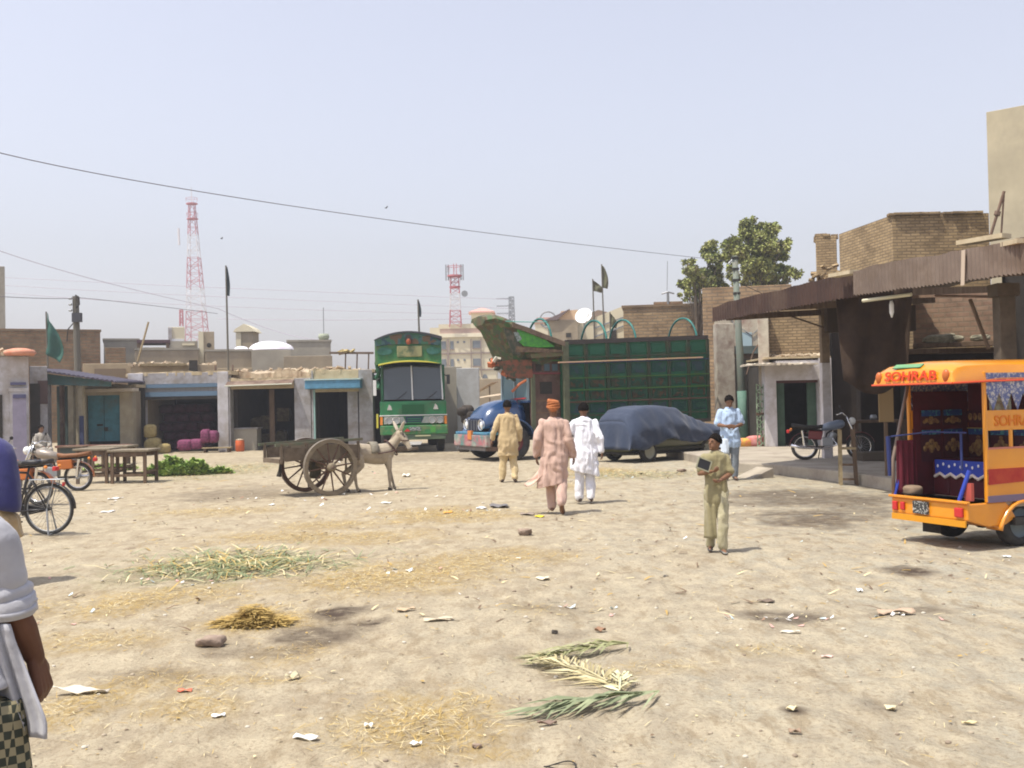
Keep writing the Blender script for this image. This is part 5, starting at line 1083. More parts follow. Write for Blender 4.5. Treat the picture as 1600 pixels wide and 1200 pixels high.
MB().tube([tuple(tl(800,612,-.3)),tuple(tl(812,600,-.3)),tuple(tl(822,594,-.3))],.04,6).build('orange_ribbon',mat('orn_orange'),t)
# ---------------- covered car.   local x forward, y left, z up
th=R(38); g0=G(1000,723); hd=Vector((cos(th),sin(th),0)); rzc=th
# rear right wheel contact at g0 ; right side is local -y
g0=G(1012,722); org=g0-hd*.55-Vector((sin(th),-cos(th),0))*.68
t=thing('covered_car','dark olive hatchback parked under a dark blue cloth cover, with one pale wheel cap showing','car',org,rzc)
L=3.55; Wc=.74; t.scale=(1.07,1,1)
def carsec(x,hw,zb_,zt,zs,n=24): # ring lower
    ring=[]
    for k in range(n):
        a=2*pi*k/n; ring.append((x,hw*math.copysign(abs(cos(a))**.5,cos(a)),(zt+zb_)/2+(zt-zb_)/2*math.copysign(abs(sin(a))**.5,sin(a))))
    return ring
bm=mat('car_olive',(.07,.075,.03),.35,(.055,.06,.03),3,coat=.6)
q=MB().loft([carsec(x,hw,.28,z,0) for x,hw,z in ((0,.62,.6),(.03,.68,.8),(.3,.73,.85),(1.8,.74,.86),(2.6,.73,.84),(3.3,.70,.76),(3.52,.62,.66),(3.55,.5,.6))]); q.build('body',bm,t,smooth=True)
q=MB().loft([carsec(x,hw,.8,z,0) for x,hw,z in ((.1,.55,1.2),(.25,.6,1.36),(1.2,.62,1.42),(1.8,.6,1.38),(2.5,.6,.9))]); q.build('cabin',glass,t,smooth=True)
MB().bx(.1,3.4,-.6,.6,.2,.27).build('underbody',blk,t); MB().bx(.75,2.6,-.76,-.735,.3,.36).build('sill',mat('sill_dark',(.03,.03,.02),.6),t)
for x in (.55,2.75):
    for y in (-.66,.66): wheel(blk,t,(x,y,.28),.28,.17,rimr=.68,rimm=mat('wheel_cap',(.30,.30,.25),.5))
MB().bx(-.06,.03,-.6,.6,.34,.46).build('bumper',mat('bumper_dark',(.04,.04,.03),.6),t,bevel=.02)
rows=[]; N=64; K=44
prof=[(-.10,1.12,.40),(.02,1.30,.36),(.25,1.45,.34),(.7,1.52,.46),(1.2,1.52,.62),(1.7,1.47,.52),(2.1,1.28,.46),(2.5,1.10,.50),(2.9,1.00,.60),(3.3,.93,.72),(3.66,.80,.55)]
def pint(x,i):
    for a,b in zip(prof,prof[1:]):
        if a[0]<=x<=b[0]: u=(x-a[0])/(b[0]-a[0]); u=u*u*(3-2*u); return a[i]+(b[i]-a[i])*u
    return prof[-1][i]
for i in range(N+1):
    x=-.10+3.76*i/N; zt=pint(x,1); zb_=pint(x,2); row=[]; endf=min(1,(x+.10)/.16) 
    for k in range(K+1):
        v=k/K*2-1; av=abs(v); 
        # top width then side
        tw=.50 if zt>1.2 else .60; tw=tw*(.85+.15*endf)
        if av<.38: y=tw*av/.38; z=zt-.03*(av/.38)**2
        else:
            u=(av-.38)/.62; sd_=.80*(.93+.07*endf); y=tw+(sd_-tw)*min(1,u*1.9)**.8+ .03*u; z=zt-.03-(zt-.03-zb_)*u
        y*=math.copysign(1,v)
        u2=max(0,(av-.3)/.7); f=.012*u2*math.sin(x*23+z*14+v*3)+.02*u2*abs(math.sin(x*6.5+z*9))+.05*u2*float(fbm([x*2.6+z*1.1+5],[v*1.2+z*.6],3)[0])*2+.022*u2*math.sin(x*9+z*7+v*2)+.035*u2*math.sin(x*4.1-z*5)
        xx=x-(.10*u2*(1-endf)); 
        if i==0: xx+=0
        row.append((xx,y+math.copysign(f,v),z+.012*float(fbm([x*4],[v*5],2)[0])))
    rows.append(row)
q=MB().grid(rows)
# rear drop of the cloth
r0=rows[0]; rr=[]
for j in range(9):
    u=j/8; rr.append([(p[0]-.09*u-.035*u*math.sin(p[1]*11),p[1]*(1+.03*u),p[2]-(max(0,p[2]-.36))*u) for p in r0])
q.grid(rr); q.build('cloth_cover',mat('cover_blue',(.018,.030,.062),.75,(.028,.042,.078),2,.25,sheen=.2),t,smooth=True,solid=.012)
# ---------------- orange rickshaw
A=G(1588,853); hd=Vector((.92,.39,0)).normalized(); rz=math.atan2(hd.y,hd.x); lf=Vector((-hd.y,hd.x,0))
org=A-hd*.80+lf*.46+Vector((0,0,0)); org.z=0
t=thing('auto_rickshaw','orange three-wheeled passenger rickshaw seen from behind, red lettering on its rear visor','rickshaw',org,rz)
og=mat('rickshaw_orange',(.72,.275,.006),.30,(.63,.225,.006),1.5,coat=.7,spec=.5); redp=mat('letter_red',(.55,.05,.01),.5); mar=mat('maroon_rexine',(.10,.012,.018),.6,(.06,.008,.012),4)
blue2=mat('trim_royal_blue',(.03,.06,.38),.6)
hwB=.56
# tailboard box
q=MB().prism([(0,.50),(0,.66),(.55,.66),(.62,.60),(.70,.50),(.55,.42),(.3,.40)],-hwB,hwB); q.build('tail_tray',og,t,bevel=.015)
MB().bx(-.03,.02,-hwB-.02,hwB+.02,.66,.685).build('tray_rim',og,t,bevel=.008); MB().bx(-.02,.0,-hwB+.02,hwB-.02,.42,.5).build('lower_lip',mat('yellow_lip',(.62,.27,.015),.4),t)
for y in (-hwB+.14,hwB-.06): MB().bx(-.035,-.003,y-.09 if y<0 else y-.05,y+.02,.53,.62).build('tail_lamp',redl,t,bevel=.01)
MB().bx(-.03,-.003,.02+.32,.36+.04,.54,.62).build('tail_lamp',redl,t,bevel=.01)
MB().bx(-.03,-.003,-.02,.20,.52,.645).build('number_plate',mat('plate_black',(.03,.03,.03),.6,(.45,.45,.42),38,lo=.52,hi=.58),t)
# floor + lower side body
MB().bx(0.02,2.1,-hwB+.02,hwB-.02,.60,.66).build('floor',mat('floor_dusty',(.42,.36,.28),.8,(.3,.26,.2),4),t)
for sg in (-1,1):
    y=sg*hwB; ya,yb=sorted((y,y-sg*.03))
    MB().prism([(.28,.66),(2.0,.66),(2.0,.93),(.28,.93)],ya,yb).build('side_panel_low',og,t)
    MB().prism([(.28,.66),(2.0,.66),(2.0,.72),(.28,.72)],*sorted((y+sg*.002,y+sg*.02))).build('violet_strip',mat('grey_violet',(.16,.12,.18),.6),t)
    MB().prism([(.28,.82),(2.0,.86),(2.0,.96),(.28,.96)],*sorted((y+sg*.002,y+sg*.012))).build('red_strip',mat('rick_red',(.32,.015,.015),.5,(.4,.05,.02),6),t)
    MB().bx(.28,2.0,*sorted((y,y-sg*.03)),.935,1.12).build('side_panel_mid',og,t)
    for k in range(5):
        x0=.28+.37*k; MB().bx(x0,x0+.035,*sorted((y,y-sg*.03)),1.12,1.40).build('window_bar',og,t,bevel=.005)
    MB().bx(.28,2.0,*sorted((y+sg*.01,y-sg*.035)),1.12,1.145).build('window_sill',mat('pink_sill',(.45,.16,.12),.5),t)
    MB().bx(.28,2.0,*sorted((y,y-sg*.03)),1.38,1.60).build('side_panel_high',og,t)
    q=MB(); q.prism([(.30,1.78),(2.0,1.78)]+[(2.0-(.0895*k),1.60+(.035 if k%2 else 0)) for k in range(20)],*sorted((y+sg*.01,y+sg*.02))); q.build('beaded_fringe',mat('bead_fringe',(.10,.12,.25),.5,(.45,.42,.4),32,lo=.5,hi=.6),t)
    MB().bx(.27,.31,*sorted((y+sg*.012,y-sg*.03)),.66,1.8).build('rear_post',og,t,bevel=.01)
    MB().tube([(.02,y*.98,.68),(.03,y*.98,1.02),(.30,y*.97,1.75)] if sg>0 else [(.34,y*.96,.7),(.30,y*.96,1.78)],.02,8).build('rail_post',mat('dull_pink_steel',(.20,.15,.12),.5),t,smooth=True)
    MB().bx(.32,1.17,*sorted((y-sg*.035,y-sg*.045)),.66,1.12 if sg<0 else 1.64).build('inner_lining',mar,t)
# side lettering, faint
me=textmesh('SOHRAB',.16); o=link('lettering',me,t); me.materials.clear(); me.materials.append(mat('faint_letter_red',(.6,.16,.01),.5)); o.rotation_euler=(R(90),0,0); o.location=(.72,-hwB-.004,1.38); 
# roof
q=MB(); rings=[]
xs=[(-.20,1.69,.575),(-.195,1.74,.59),(-.17,1.83,.60),(-.09,1.90,.59),(.05,1.93,.575),(.5,1.94,.575),(2.0,1.95,.575),(2.3,1.90,.56)]
for x,zt,hw in xs:
    hw*=.91; zl=1.66 if x<.3 else 1.70; lip=hw+.06
    ring=[(x,-lip,zl),(x,-lip+.02,zl+(zt-zl)*.35),(x,-hw-.02,zl+(zt-zl)*.8),(x,-hw+.1,zt),(x,0,zt+.025),(x,hw-.1,zt),(x,hw+.02,zl+(zt-zl)*.8),(x,lip-.02,zl+(zt-zl)*.35),(x,lip,zl),(x,0,zl+.0)]
    rings.append(ring)
q.loft(rings); q.build('roof',og,t,bevel=.025,smooth=True)
MB().tube([(-.205,-.60,1.655),(-.21,0,1.655),(-.205,.60,1.655)],.012,6).build('roof_trim',mat('red_trim',(.6,.08,.03),.4),t)
for sg in (-1,1): MB().tube([(-.2,sg*.60,1.655),(.3,sg*.60,1.67),(2.2,sg*.60,1.70)],.012,6).build('roof_trim',mat('red_trim',(.6,.08,.03),.4),t)
# visor face normal
va=math.atan2(.12+.08,.19); 
me=textmesh('SOHRAB',.145,.004); o=link('lettering',me,t); me.materials.clear(); me.materials.append(redp); 
rx=R(80)
o.rotation_euler=Euler((rx,0,R(-90)),'XYZ'); o.location=(-.212,-.0,1.888); o.scale=(1.38,1.02,1)
for y in (-.50,.50):
    l=MB().ell((-.19,y,1.755),(.035,.045,.08),12).build('marker_lamp',mat('amber_lamp',(.45,.12,.03),.25),t,smooth=True)
o=MB().bx(-.11,.11,-.006,.006,-.05,.05).build('green_sticker',mat('sticker_green',(.16,.32,.16),.6,(.1,.25,.12),9),t); o.rotation_euler=(R(-58),0,R(-90)); o.location=(-.135,.10,2.005); o.scale=(1.9,1,.75)
MB().tube([(2.0,-.5,1.96),(2.15,-.5,2.03),(2.2,-.4,2.02)],.03,8).build('roof_rack_end',og,t)
# interior: partition with decorated rexine
MB().bx(1.18,1.22,-hwB+.04,hwB-.04,.66,1.66).build('partition',mar,t)
MB().bx(.58,1.15,hwB-.3,hwB-.05,.66,1.0).build('seat',mar,t,bevel=.03); MB().bx(.58,1.15,-hwB+.05,-hwB+.3,.66,1.0).build('seat',mar,t,bevel=.03)
MB().bx(.60,.64,-.50,.50,.66,.86).build('step_board',mar,t)
# blue scalloped cloth
q=MB(); pts=[(-.50,1.12),(.43,1.12)]
zz0=1.0
pts=[(-.50,1.0),(.46,1.0)]; n=12
for k in range(n+1):
    y=.46-(.96)*k/n; pts.append((y,.84+(.035 if k%2 else 0)))
vs=[(.595,p[0],p[1]) for p in pts]; vs2=[(.575,p[0],p[1]) for p in pts]; m_=len(pts)
cl=q.add(vs+vs2,[tuple(range(m_)),tuple(range(m_,2*m_))[::-1]]+[(i,(i+1)%m_,(i+1)%m_+m_,i+m_) for i in range(m_)]).build('scalloped_cloth',blue2,t)
q=MB(); pts=[]
for k in range(n+1):
    y=.46-(.96)*k/n; pts.append((.568,y,.84+(.035 if k%2 else 0)))
q.tube(pts,.016,6).build('white_edging',mat('lace_white',(.7,.62,.55),.7),cl)
q=MB()
for k in range(11): q.ell((.568,-.44+.085*k,.945+.018*(k%2)),(.008,.014,.014),8)
q.build('sequins',mat('sequin',(.8,.8,.85),.3),cl)
# decorated back panels
for y0,y1 in ((-.50,-.16),(-.13,.17),(.20,.50)):
    pnl=MB().bx(1.155,1.178,y0,y1,.98,1.36).build('decorated_panel',mat('panel_maroon',(.07,.012,.02),.6,(.04,.01,.015),6),t)
    MB().bx(1.14,1.154,y0+.01,y1-.01,1.27,1.36).build('panel_head',mat('panel_head_blue',(.02,.05,.18),.5,(.06,.22,.26),24,lo=.5,hi=.6),pnl)
    q=MB(); cy=(y0+y1)/2
    for dy,dz,r in ((0,.06,.05),(-.06,0,.05),(.06,0,.05),(0,-.03,.055),(-.11,-.03,.035),(.11,-.03,.035),(0,.13,.03)):
        if abs(dy)+r<(y1-y0)/2: q.ell((1.15,cy+dy,1.10+dz),(.01,r,r),10)
    q.build('flower_motif',mat('motif_gold',(.30,.20,.07),.6,(.12,.05,.03),22),pnl)
    MB().bx(1.13,1.139,y0,y1,1.36,1.375).build('panel_trim',mat('dull_gold',(.25,.2,.06),.5),pnl)
MB().bx(1.15,1.178,-.5,.5,1.55,1.57).build('upper_trim',mat('dull_gold',(.25,.2,.06),.5),t)
MB().bx(.72,.74,-.50,-.22,1.48,1.65).build('hanging_picture',mat('picture_pale',(.32,.36,.30),.6,(.2,.14,.10),10,lo=.45,hi=.6),t)
for x0,x1 in ((.42,.72),(.76,1.06)):
    for za_,zb_,nm in ((.98,1.36,'decorated_panel'),(1.42,1.60,'upper_panel')):
        pnl=MB().bx(x0,x1,.500,.512,za_,zb_).build(nm,mat('panel_maroon'),t); MB().bx(x0+.01,x1-.01,.488,.4995,zb_-.07,zb_).build('panel_head',mat('panel_head_blue'),pnl)
        q=MB(); xm=(x0+x1)/2; zm=(za_+zb_)/2-.03
        for dx,dz,r in ((0,.05,.04),(-.06,0,.04),(.06,0,.04),(0,-.04,.045),(-.10,-.04,.03),(.10,-.04,.03)): q.ell((xm+dx,.496,zm+dz*(1 if nm[0]=='d' else .4)),(r,.008,r*(1 if nm[0]=='d' else .7)),8)
        q.build('flower_motif',mat('motif_gold'),pnl)
for y0,y1 in ((-.50,-.18),(-.15,.16),(.19,.50)):
    pnl=MB().bx(1.14,1.155,y0,y1,1.44,1.58).build('upper_panel',mat('panel_maroon'),t)
    q=MB()
    for k in range(4): q.ell((1.137,y0+.05+(y1-y0-.1)*k/3,1.51),(.006,.030,.045),8)
    q.build('flower_motif',mat('motif_gold'),pnl)
# curtains and blue posts on left rear corner
q=MB(); rows=[]
for j in range(8):
    v=j/7; rows.append([(.06+.28*u,hwB-.05+.025*sin(u*22+v),1.22-.55*v) for u in [k/16 for k in range(17)]])
q.grid(rows); q.build('curtain',mat('curtain_maroon',(.14,.015,.03),.8,(.09,.01,.02),4),t,smooth=True,solid=.01)
MB().tube([(.02,hwB-.02,.66),(.14,hwB-.02,.93)],.022,8).build('blue_rail',blue2,t); MB().tube([(.04,hwB+.05,.86),(.02,hwB+.05,1.28)],.028,8).build('blue_rail',mat('navy_rail',(.02,.03,.12),.5),t); MB().tube([(.05,-hwB+.16,.68),(.12,-hwB+.08,.95)],.022,8).build('blue_rail',blue2,t); MB().tube([(.10,-.40,.95),(.10,-.40,1.36)],.014,8).build('blue_rail',mat('navy_rail',(.02,.03,.12),.5),t)
MB().tube([(.02,.56,1.28),(.05,.0,1.36),(.05,-.52,1.36)],.012,6).build('back_rail',mat('navy_rail',(.02,.03,.12),.5),t)
MB().bx(.10,.14,-hwB+.04,-hwB+.14,.68,.84).build('inner_corner',mat('corner_red',(.4,.08,.06),.6),t)
q=MB(); sack_mesh(q,(.2,.44,.72),(.2,.22,.10),3); q.build('cushion',mat('dusty_bag',(.22,.16,.11),.9),t,smooth=True)
# mudguard arcs, wheels, flap, axle
for sg in (-1,1):
    q=MB(); rows=[]
    for k in range(13):
        a=pi*(.02+.96*k/12); rows.append([(.80+.36*cos(a),sg*y_,.31+.345*sin(a)) for y_ in (.40,.56,.60)])
    q.grid(rows); q.build('mudguard',og,t,smooth=True,solid=.03)
    wheel(blk,t,(.80,sg*.46,.26),.26,.14,rimr=.62,rimm=mat('rim_grey_blue',(.12,.15,.17),.5))
MB().bx(.2,.9,.47,.56,.40,.66).build('inner_panel',og,t); MB().bx(.65,2.2,-.6,-.02,.4,.5).build('chassis_rail',blk,t)
MB().bx(.40,.42,.22,.50,.14,.44).build('mud_flap',blk,t); MB().cyl((.80,-.4,.26),(.80,.4,.26),.035,8).build('axle',blk,t); MB().ell((.8,0,.26),(.13,.11,.11),12).build('differential',blk,t,smooth=True)
ZA=[0,.42,.50,.66,.93,1.12,1.40,1.60,1.655,1.95,3]; ZB=[0,.26,.33,.51,.83,1.08,1.30,1.50,1.80,2.05,3.1]
for ch in t.children:
    if ch.name.split('.')[0]=='roof_trim': ch.location.z+=.147
    if ch.name.split('.')[0] in ('roof_trim','wheel','lettering','green_sticker','axle','differential'): continue
    for c_ in [ch]+list(ch.children):
        for v in c_.data.vertices: v.co.z=float(np.interp(v.co.z,ZA,ZB))
# driver front end out of frame: bike front kept plain but real
MB().bx(2.1,2.5,-.15,.15,.5,.75).build('driver_seat',blk,t,bevel=.04); MB().tube([(2.9,0,.26),(2.75,0,.9),(2.7,0,1.1)],.03,8).build('fork',steel,t); MB().tube([(2.6,-.35,1.12),(2.7,0,1.1),(2.6,.35,1.12)],.015,6).build('handlebar',steel,t); wheel(blk,t,(2.9,0,.26),.26,.1); MB().beam((2.0,0,.45),(2.75,0,.6),.1,.1).build('front_beam',blk,t)
# ---------------- two wheelers.  local x forward
def spokes(parent,c,r,n,m_,rr=.0025):
    q=MB()
    for k in range(n):
        a=2*pi*k/n; a2=a+.35*(1 if k%2 else -1); s_=.03*(1 if k%4<2 else -1)
        q.tube([(c[0]+.025*cos(a2),c[1]+s_,c[2]+.025*sin(a2)),(c[0]+r*cos(a),c[1],c[2]+r*sin(a))],rr,3)
    q.build('spokes',m_,parent)
def motorcycle(label,loc,rz,tank,seatm,lower,lamp=True,group=None):
    t=thing('motorcycle',label,'motorcycle',loc,rz,group)
    for x,nm in ((0,'r'),(1.22,'f')):
        w_=MB().torus((x,0,.30),.27,.036,'y',32,8).build('wheel',blk,t,smooth=True); MB().torus((x,0,.30),.235,.014,'y',32,6).build('rim',chrome,w_,smooth=True); MB().cyl((x,-.06,.3),(x,.06,.3),.045,10).build('hub',steel,w_); spokes(w_,(x,0,.3),.232,28,steel)
    MB().tube([(1.22,.07,.3),(1.02,.07,.78),(.95,.06,.98)],.019,8).tube([(1.22,-.07,.3),(1.02,-.07,.78),(.95,-.06,.98)],.019,8).build('fork',chrome,t,smooth=True)
    MB().tube([(.72,-.35,1.03),(.85,-.24,1.07),(.94,-.08,1.0),(.94,.08,1.0),(.85,.24,1.07),(.72,.35,1.03)],.012,8).build('handlebar',chrome,t,smooth=True)
    h=MB().ell((1.06,0,.88),(.08,.09,.09),14).build('headlight',mat('lamp_white',(.75,.75,.72),.2),t,smooth=True)
    q=MB(); q.loft([[(x,hw*cos(a),z+hz*sin(a)) for a in [2*pi*k/16 for k in range(16)]] for x,hw,z,hz in ((.38,.03,.72,.05),(.42,.09,.74,.08),(.55,.12,.77,.10),(.72,.12,.80,.11),(.85,.08,.82,.09),(.90,.02,.82,.04))]); q.build('fuel_tank',tank,t,smooth=True)
    q=MB(); q.loft([[(x,hw*math.copysign(abs(cos(a))**.6,cos(a)),z+.045*math.copysign(abs(sin(a))**.6,sin(a))) for a in [2*pi*k/16 for k in range(16)]] for x,hw,z in ((-.28,.07,.80),(-.25,.11,.80),(0,.13,.76),(.3,.11,.75),(.42,.07,.77))]); q.build('seat',seatm,t,smooth=True)
    MB().box((.52,0,.42),(.24,.22,.2)).cyl((.56,0,.42),(.66,0,.62),.085,12).build('engine',steel,t,bevel=.015)
    MB().tube([(.62,-.1,.5),(.72,-.12,.35),(.5,-.14,.26),(-.1,-.14,.3),(-.3,-.14,.34)],[.018,.018,.02,.035,.04],8).build('exhaust',chrome,t,smooth=True)
    MB().tube([(.94,0,.92),(.5,0,.6),(.42,0,.3),(0,0,.3)],.02,8).tube([(.9,0,.85),(.4,0,.68),(-.25,0,.72)],.018,8).build('frame',blk,t)
    MB().prism([(.08,.48),(.38,.46),(.42,.66),(.1,.68)],-.11,.11).build('side_cover',lower,t,bevel=.02)
    for x,a0,a1 in ((0,.15,1.0),(1.22,.1,.85)):
        q=MB(); rows=[]
        for k in range(13):
            a=pi*(a0+(a1-a0)*k/12); rows.append([(x+.335*cos(a),y,.3+.335*sin(a)-.01*abs(y)*10) for y in (-.06,-.03,0,.03,.06)])
        q.grid(rows); q.build('mudguard',lower,t,smooth=True,solid=.006)
    l=MB().box((-.36,0,.66),(.07,.12,.08)).build('tail_lamp',redl,t,bevel=.015)
    for y in (-.2,.2): MB().ell((-.3,y,.70),(.03,.04,.03),8).build('indicator',orr,t)
    MB().tube([(0,.1,.3),(-.05,.11,.68)],.025,8).tube([(0,-.1,.3),(-.05,-.11,.68)],.025,8).build('shock',chrome,t)
    MB().tube([(.35,.12,.3),(.3,.3,.02)],.012,6).build('side_stand',blk,t)
    for y in (-.3,.3): MB().tube([(.84,y*.8,1.07),(.8,y,1.2)],.006,5).ell((.79,y*1.05,1.22),(.012,.055,.035),8).build('mirror',blk,t)
    return t
motorcycle('dark motorcycle with grey-blue tank parked on the right pavement in the arcade shade',(sx(1257,690,24.3),24.3,kz),R(-16),mat('tank_greyblue',(.16,.20,.27),.3,coat=.6),blk,mat('dark_red_paint',(.16,.015,.02),.35,coat=.5))
motorcycle('orange and chrome motorcycle beside the wooden tables at the left, its seat brown',(sx(128,715,22.6),22.4,0),R(183),mat('tank_silver',(.30,.26,.22),.35,metal=.3),mat('seat_brown',(.23,.10,.04),.6,(.16,.07,.03),5),mat('orange_paint',(.42,.12,.02),.4,coat=.5))
motorcycle('orange motorcycle with red tail lamp, half hidden by the man in dark blue',(sx(60,760,19.2),19.2,0),R(168),mat('orange_paint'),mat('seat_black',(.04,.035,.03),.6),mat('orange_paint'))
# bicycle
g0=G(77,836); t=thing('bicycle','black bicycle with rear rack and kickstand at the left edge','bicycle',(g0.x,g0.y,0),R(176))
for x in (0,1.08):
    w_=MB().torus((x,0,.36),.335,.021,'y',44,8).build('wheel',blk,t,smooth=True); MB().torus((x,0,.36),.308,.010,'y',44,6).build('rim',steel,w_,smooth=True); MB().cyl((x,-.05,.36),(x,.05,.36),.024,10).build('hub',blk,w_); spokes(w_,(x,0,.36),.306,32,mat('spoke_dull',(.18,.17,.16),.5),.0022)
fb=mat('bike_black',(.03,.028,.03),.4)
MB().tube([(0,.05,.36),(.43,.02,.33)],.011,6).tube([(0,-.05,.36),(.43,-.02,.33)],.011,6).tube([(0,.05,.36),(.3,.01,.86)],.010,6).tube([(0,-.05,.36),(.3,-.01,.86)],.010,6).tube([(.43,0,.33),(.27,0,.95)],.016,8).tube([(.3,0,.86),(.86,0,.90)],.016,8).tube([(.43,0,.33),(.88,0,.78)],.018,8).build('frame',fb,t,smooth=True)
MB().tube([(.84,0,1.0),(.90,0,.74),(1.0,.05,.6),(1.08,.05,.36)],.013,8).build('fork',fb,t); MB().tube([(.7,-.28,1.05),(.86,-.2,1.06),(.85,0,1.04),(.86,.2,1.06),(.7,.28,1.05)],.011,8).build('handlebar',steel,t,smooth=True)
sd2=MB(); sack_mesh(sd2,(.24,0,1.0),(.27,.17,.08),3); sd2.build('saddle',fb,t,smooth=True)
rk=MB(); [rk.tube([(-.2,y,.765),(.25,y,.765)],.007,6) for y in (-.06,-.02,.02,.06)]; rk.tube([(0,.06,.36),(-.1,.06,.76)],.007,6).tube([(0,-.06,.36),(-.1,-.06,.76)],.007,6).tube([(-.2,-.06,.765),(-.2,.06,.765)],.007,6); rk.build('rear_rack',steel,t)
MB().tube([(0,.06,.36),(-.05,.12,.02)],.012,6).tube([(0,-.06,.36),(-.05,-.12,.02)],.012,6).tube([(-.05,-.12,.015),(-.05,.12,.015)],.012,6).build('kickstand',steel,t)
q=MB(); rows=[]
for k in range(15):
    a=pi*(.05+.95*k/14); rows.append([(.375*cos(a),y,.36+.375*sin(a)) for y in (-.03,0,.03)])
q.grid(rows); q.build('mudguard',fb,t,smooth=True,solid=.004)
MB().torus((.43,-.05,.33),.09,.008,'y',24,6).build('chainring',steel,t); MB().tube([(.43,-.07,.33),(.5,-.08,.18)],.01,6).build('crank',steel,t); MB().box((.51,-.12,.17),(.09,.08,.02)).build('pedal',blk,t); MB().prism([(.02,.33),(.42,.26),(.45,.42),(.02,.4)],-.065,-.05).build('chain_guard',fb,t); MB().box((-.215,0,.7),(.02,.05,.05)).build('reflector',redl,t)
# ================================================================ CART AND DONKEY
cw=mat('cart_wood',(.17,.13,.09),.85,(.10,.075,.05),7,.4); cwd=mat('wheel_wood',(.13,.075,.05),.85,(.085,.05,.035),8,.3); cwl=mat('wheel_wood_pale',(.24,.195,.135),.85,(.17,.135,.09),8,.3)
An=G(517,774); yaw=R(33); hd=Vector((cos(yaw),sin(yaw),0)); lf=Vector((-sin(yaw),cos(yaw),0)); TR=.62
axl=An+lf*TR; axl.z=0
t=thing('donkey_cart','two-wheeled wooden cart with big spoked wheels, its shafts resting on the donkey','cart',axl,yaw)
Rw=.535
for sg,m_ in ((-1,cwl),(1,cwd)):
    y=sg*TR; n=40; prof=[(-.04,Rw-.075),(-.045,Rw),(.045,Rw),(.04,Rw-.075)]
    rings=[[((p[1])*cos(a),y+p[0],Rw+p[1]*sin(a)) for p in prof] for a in [2*pi*k/n for k in range(n+1)]]
    for r in rings: r.append(r[0])
    w_=MB().grid(rings).build('wheel',m_,t,smooth=False)
    MB().torus((0,y,Rw),Rw-.002,.012,'y',40,4,fl=3).build('tyre',mat('iron_tyre',(.16,.14,.12),.6),w_)
    for k in range(12):
        a=2*pi*k/12+.12; MB().tube([(.06*cos(a),y,Rw+.06*sin(a)),((Rw-.25)*cos(a),y,Rw+(Rw-.25)*sin(a)),((Rw-.07)*cos(a),y,Rw+(Rw-.07)*sin(a))],[.020,.016,.014],6).build('spoke',cwd,w_)
    MB().tube([(0,y-.13,Rw),(0,y-.1,Rw),(0,y+.1,Rw),(0,y+.13,Rw)],[.05,.085,.085,.06],12).build('hub',m_,w_,smooth=True)
MB().cyl((0,-TR-.16,Rw),(0,TR+.16,Rw),.03,8).build('axle',rust,t); MB().bx(-.07,.07,-.45,.45,Rw,Rw+.14).build('axle_block',cw,t)
zb=.68
MB().bx(-.90,.70,-.43,.43,zb,zb+.04).build('floor',cwl,t)
for y in (-.45,.45):
    MB().bx(-.86,-.42,y-.015,y+.015,zb+.0,zb+.24).build('side_board',cw,t); MB().bx(-.38,.28,y-.02,y+.02,zb-.02,zb+.28).build('side_board',cwl,t); MB().bx(.32,.68,y-.015,y+.015,zb+.0,zb+.26).build('side_board',cw,t)
    MB().beam((-1.02,y,zb+.30),(.75,y*1.0,zb+.36),.05,.05).build('side_rail',mat('rail_green',(.10,.13,.08),.7,(.16,.12,.08),6),t)
    MB().beam((-.5,y*.9,zb-.03),(2.05,y*.62,.80),.06,.055).build('shaft',cw,t)
    for x in (-.9,-.4,.3,.66): MB().bx(x-.02,x+.02,y-.03,y+.03,zb-.05,zb+.32).build('stake',cw,t)
MB().bx(-.94,-.90,-.44,.44,zb-.04,zb+.04).build('tail_bar',cw,t); MB().bx(.68,.71,-.43,.43,zb,zb+.25).build('front_board',cw,t)
q=MB(); q.prism([(-.17,.30),(.05,.28),(.08,.58),(-.15,.62)],-.05,.05); q.build('hanging_bag',mat('dark_sacking',(.10,.09,.05),.9,(.06,.05,.03),6),t,bevel=.03); MB().tube([(-.82,-.2,zb),(-.84,-.2,.5),(-.87,-.2,.38)],[.02,.035,.05],8).build('hanging_pouch',dark,t)
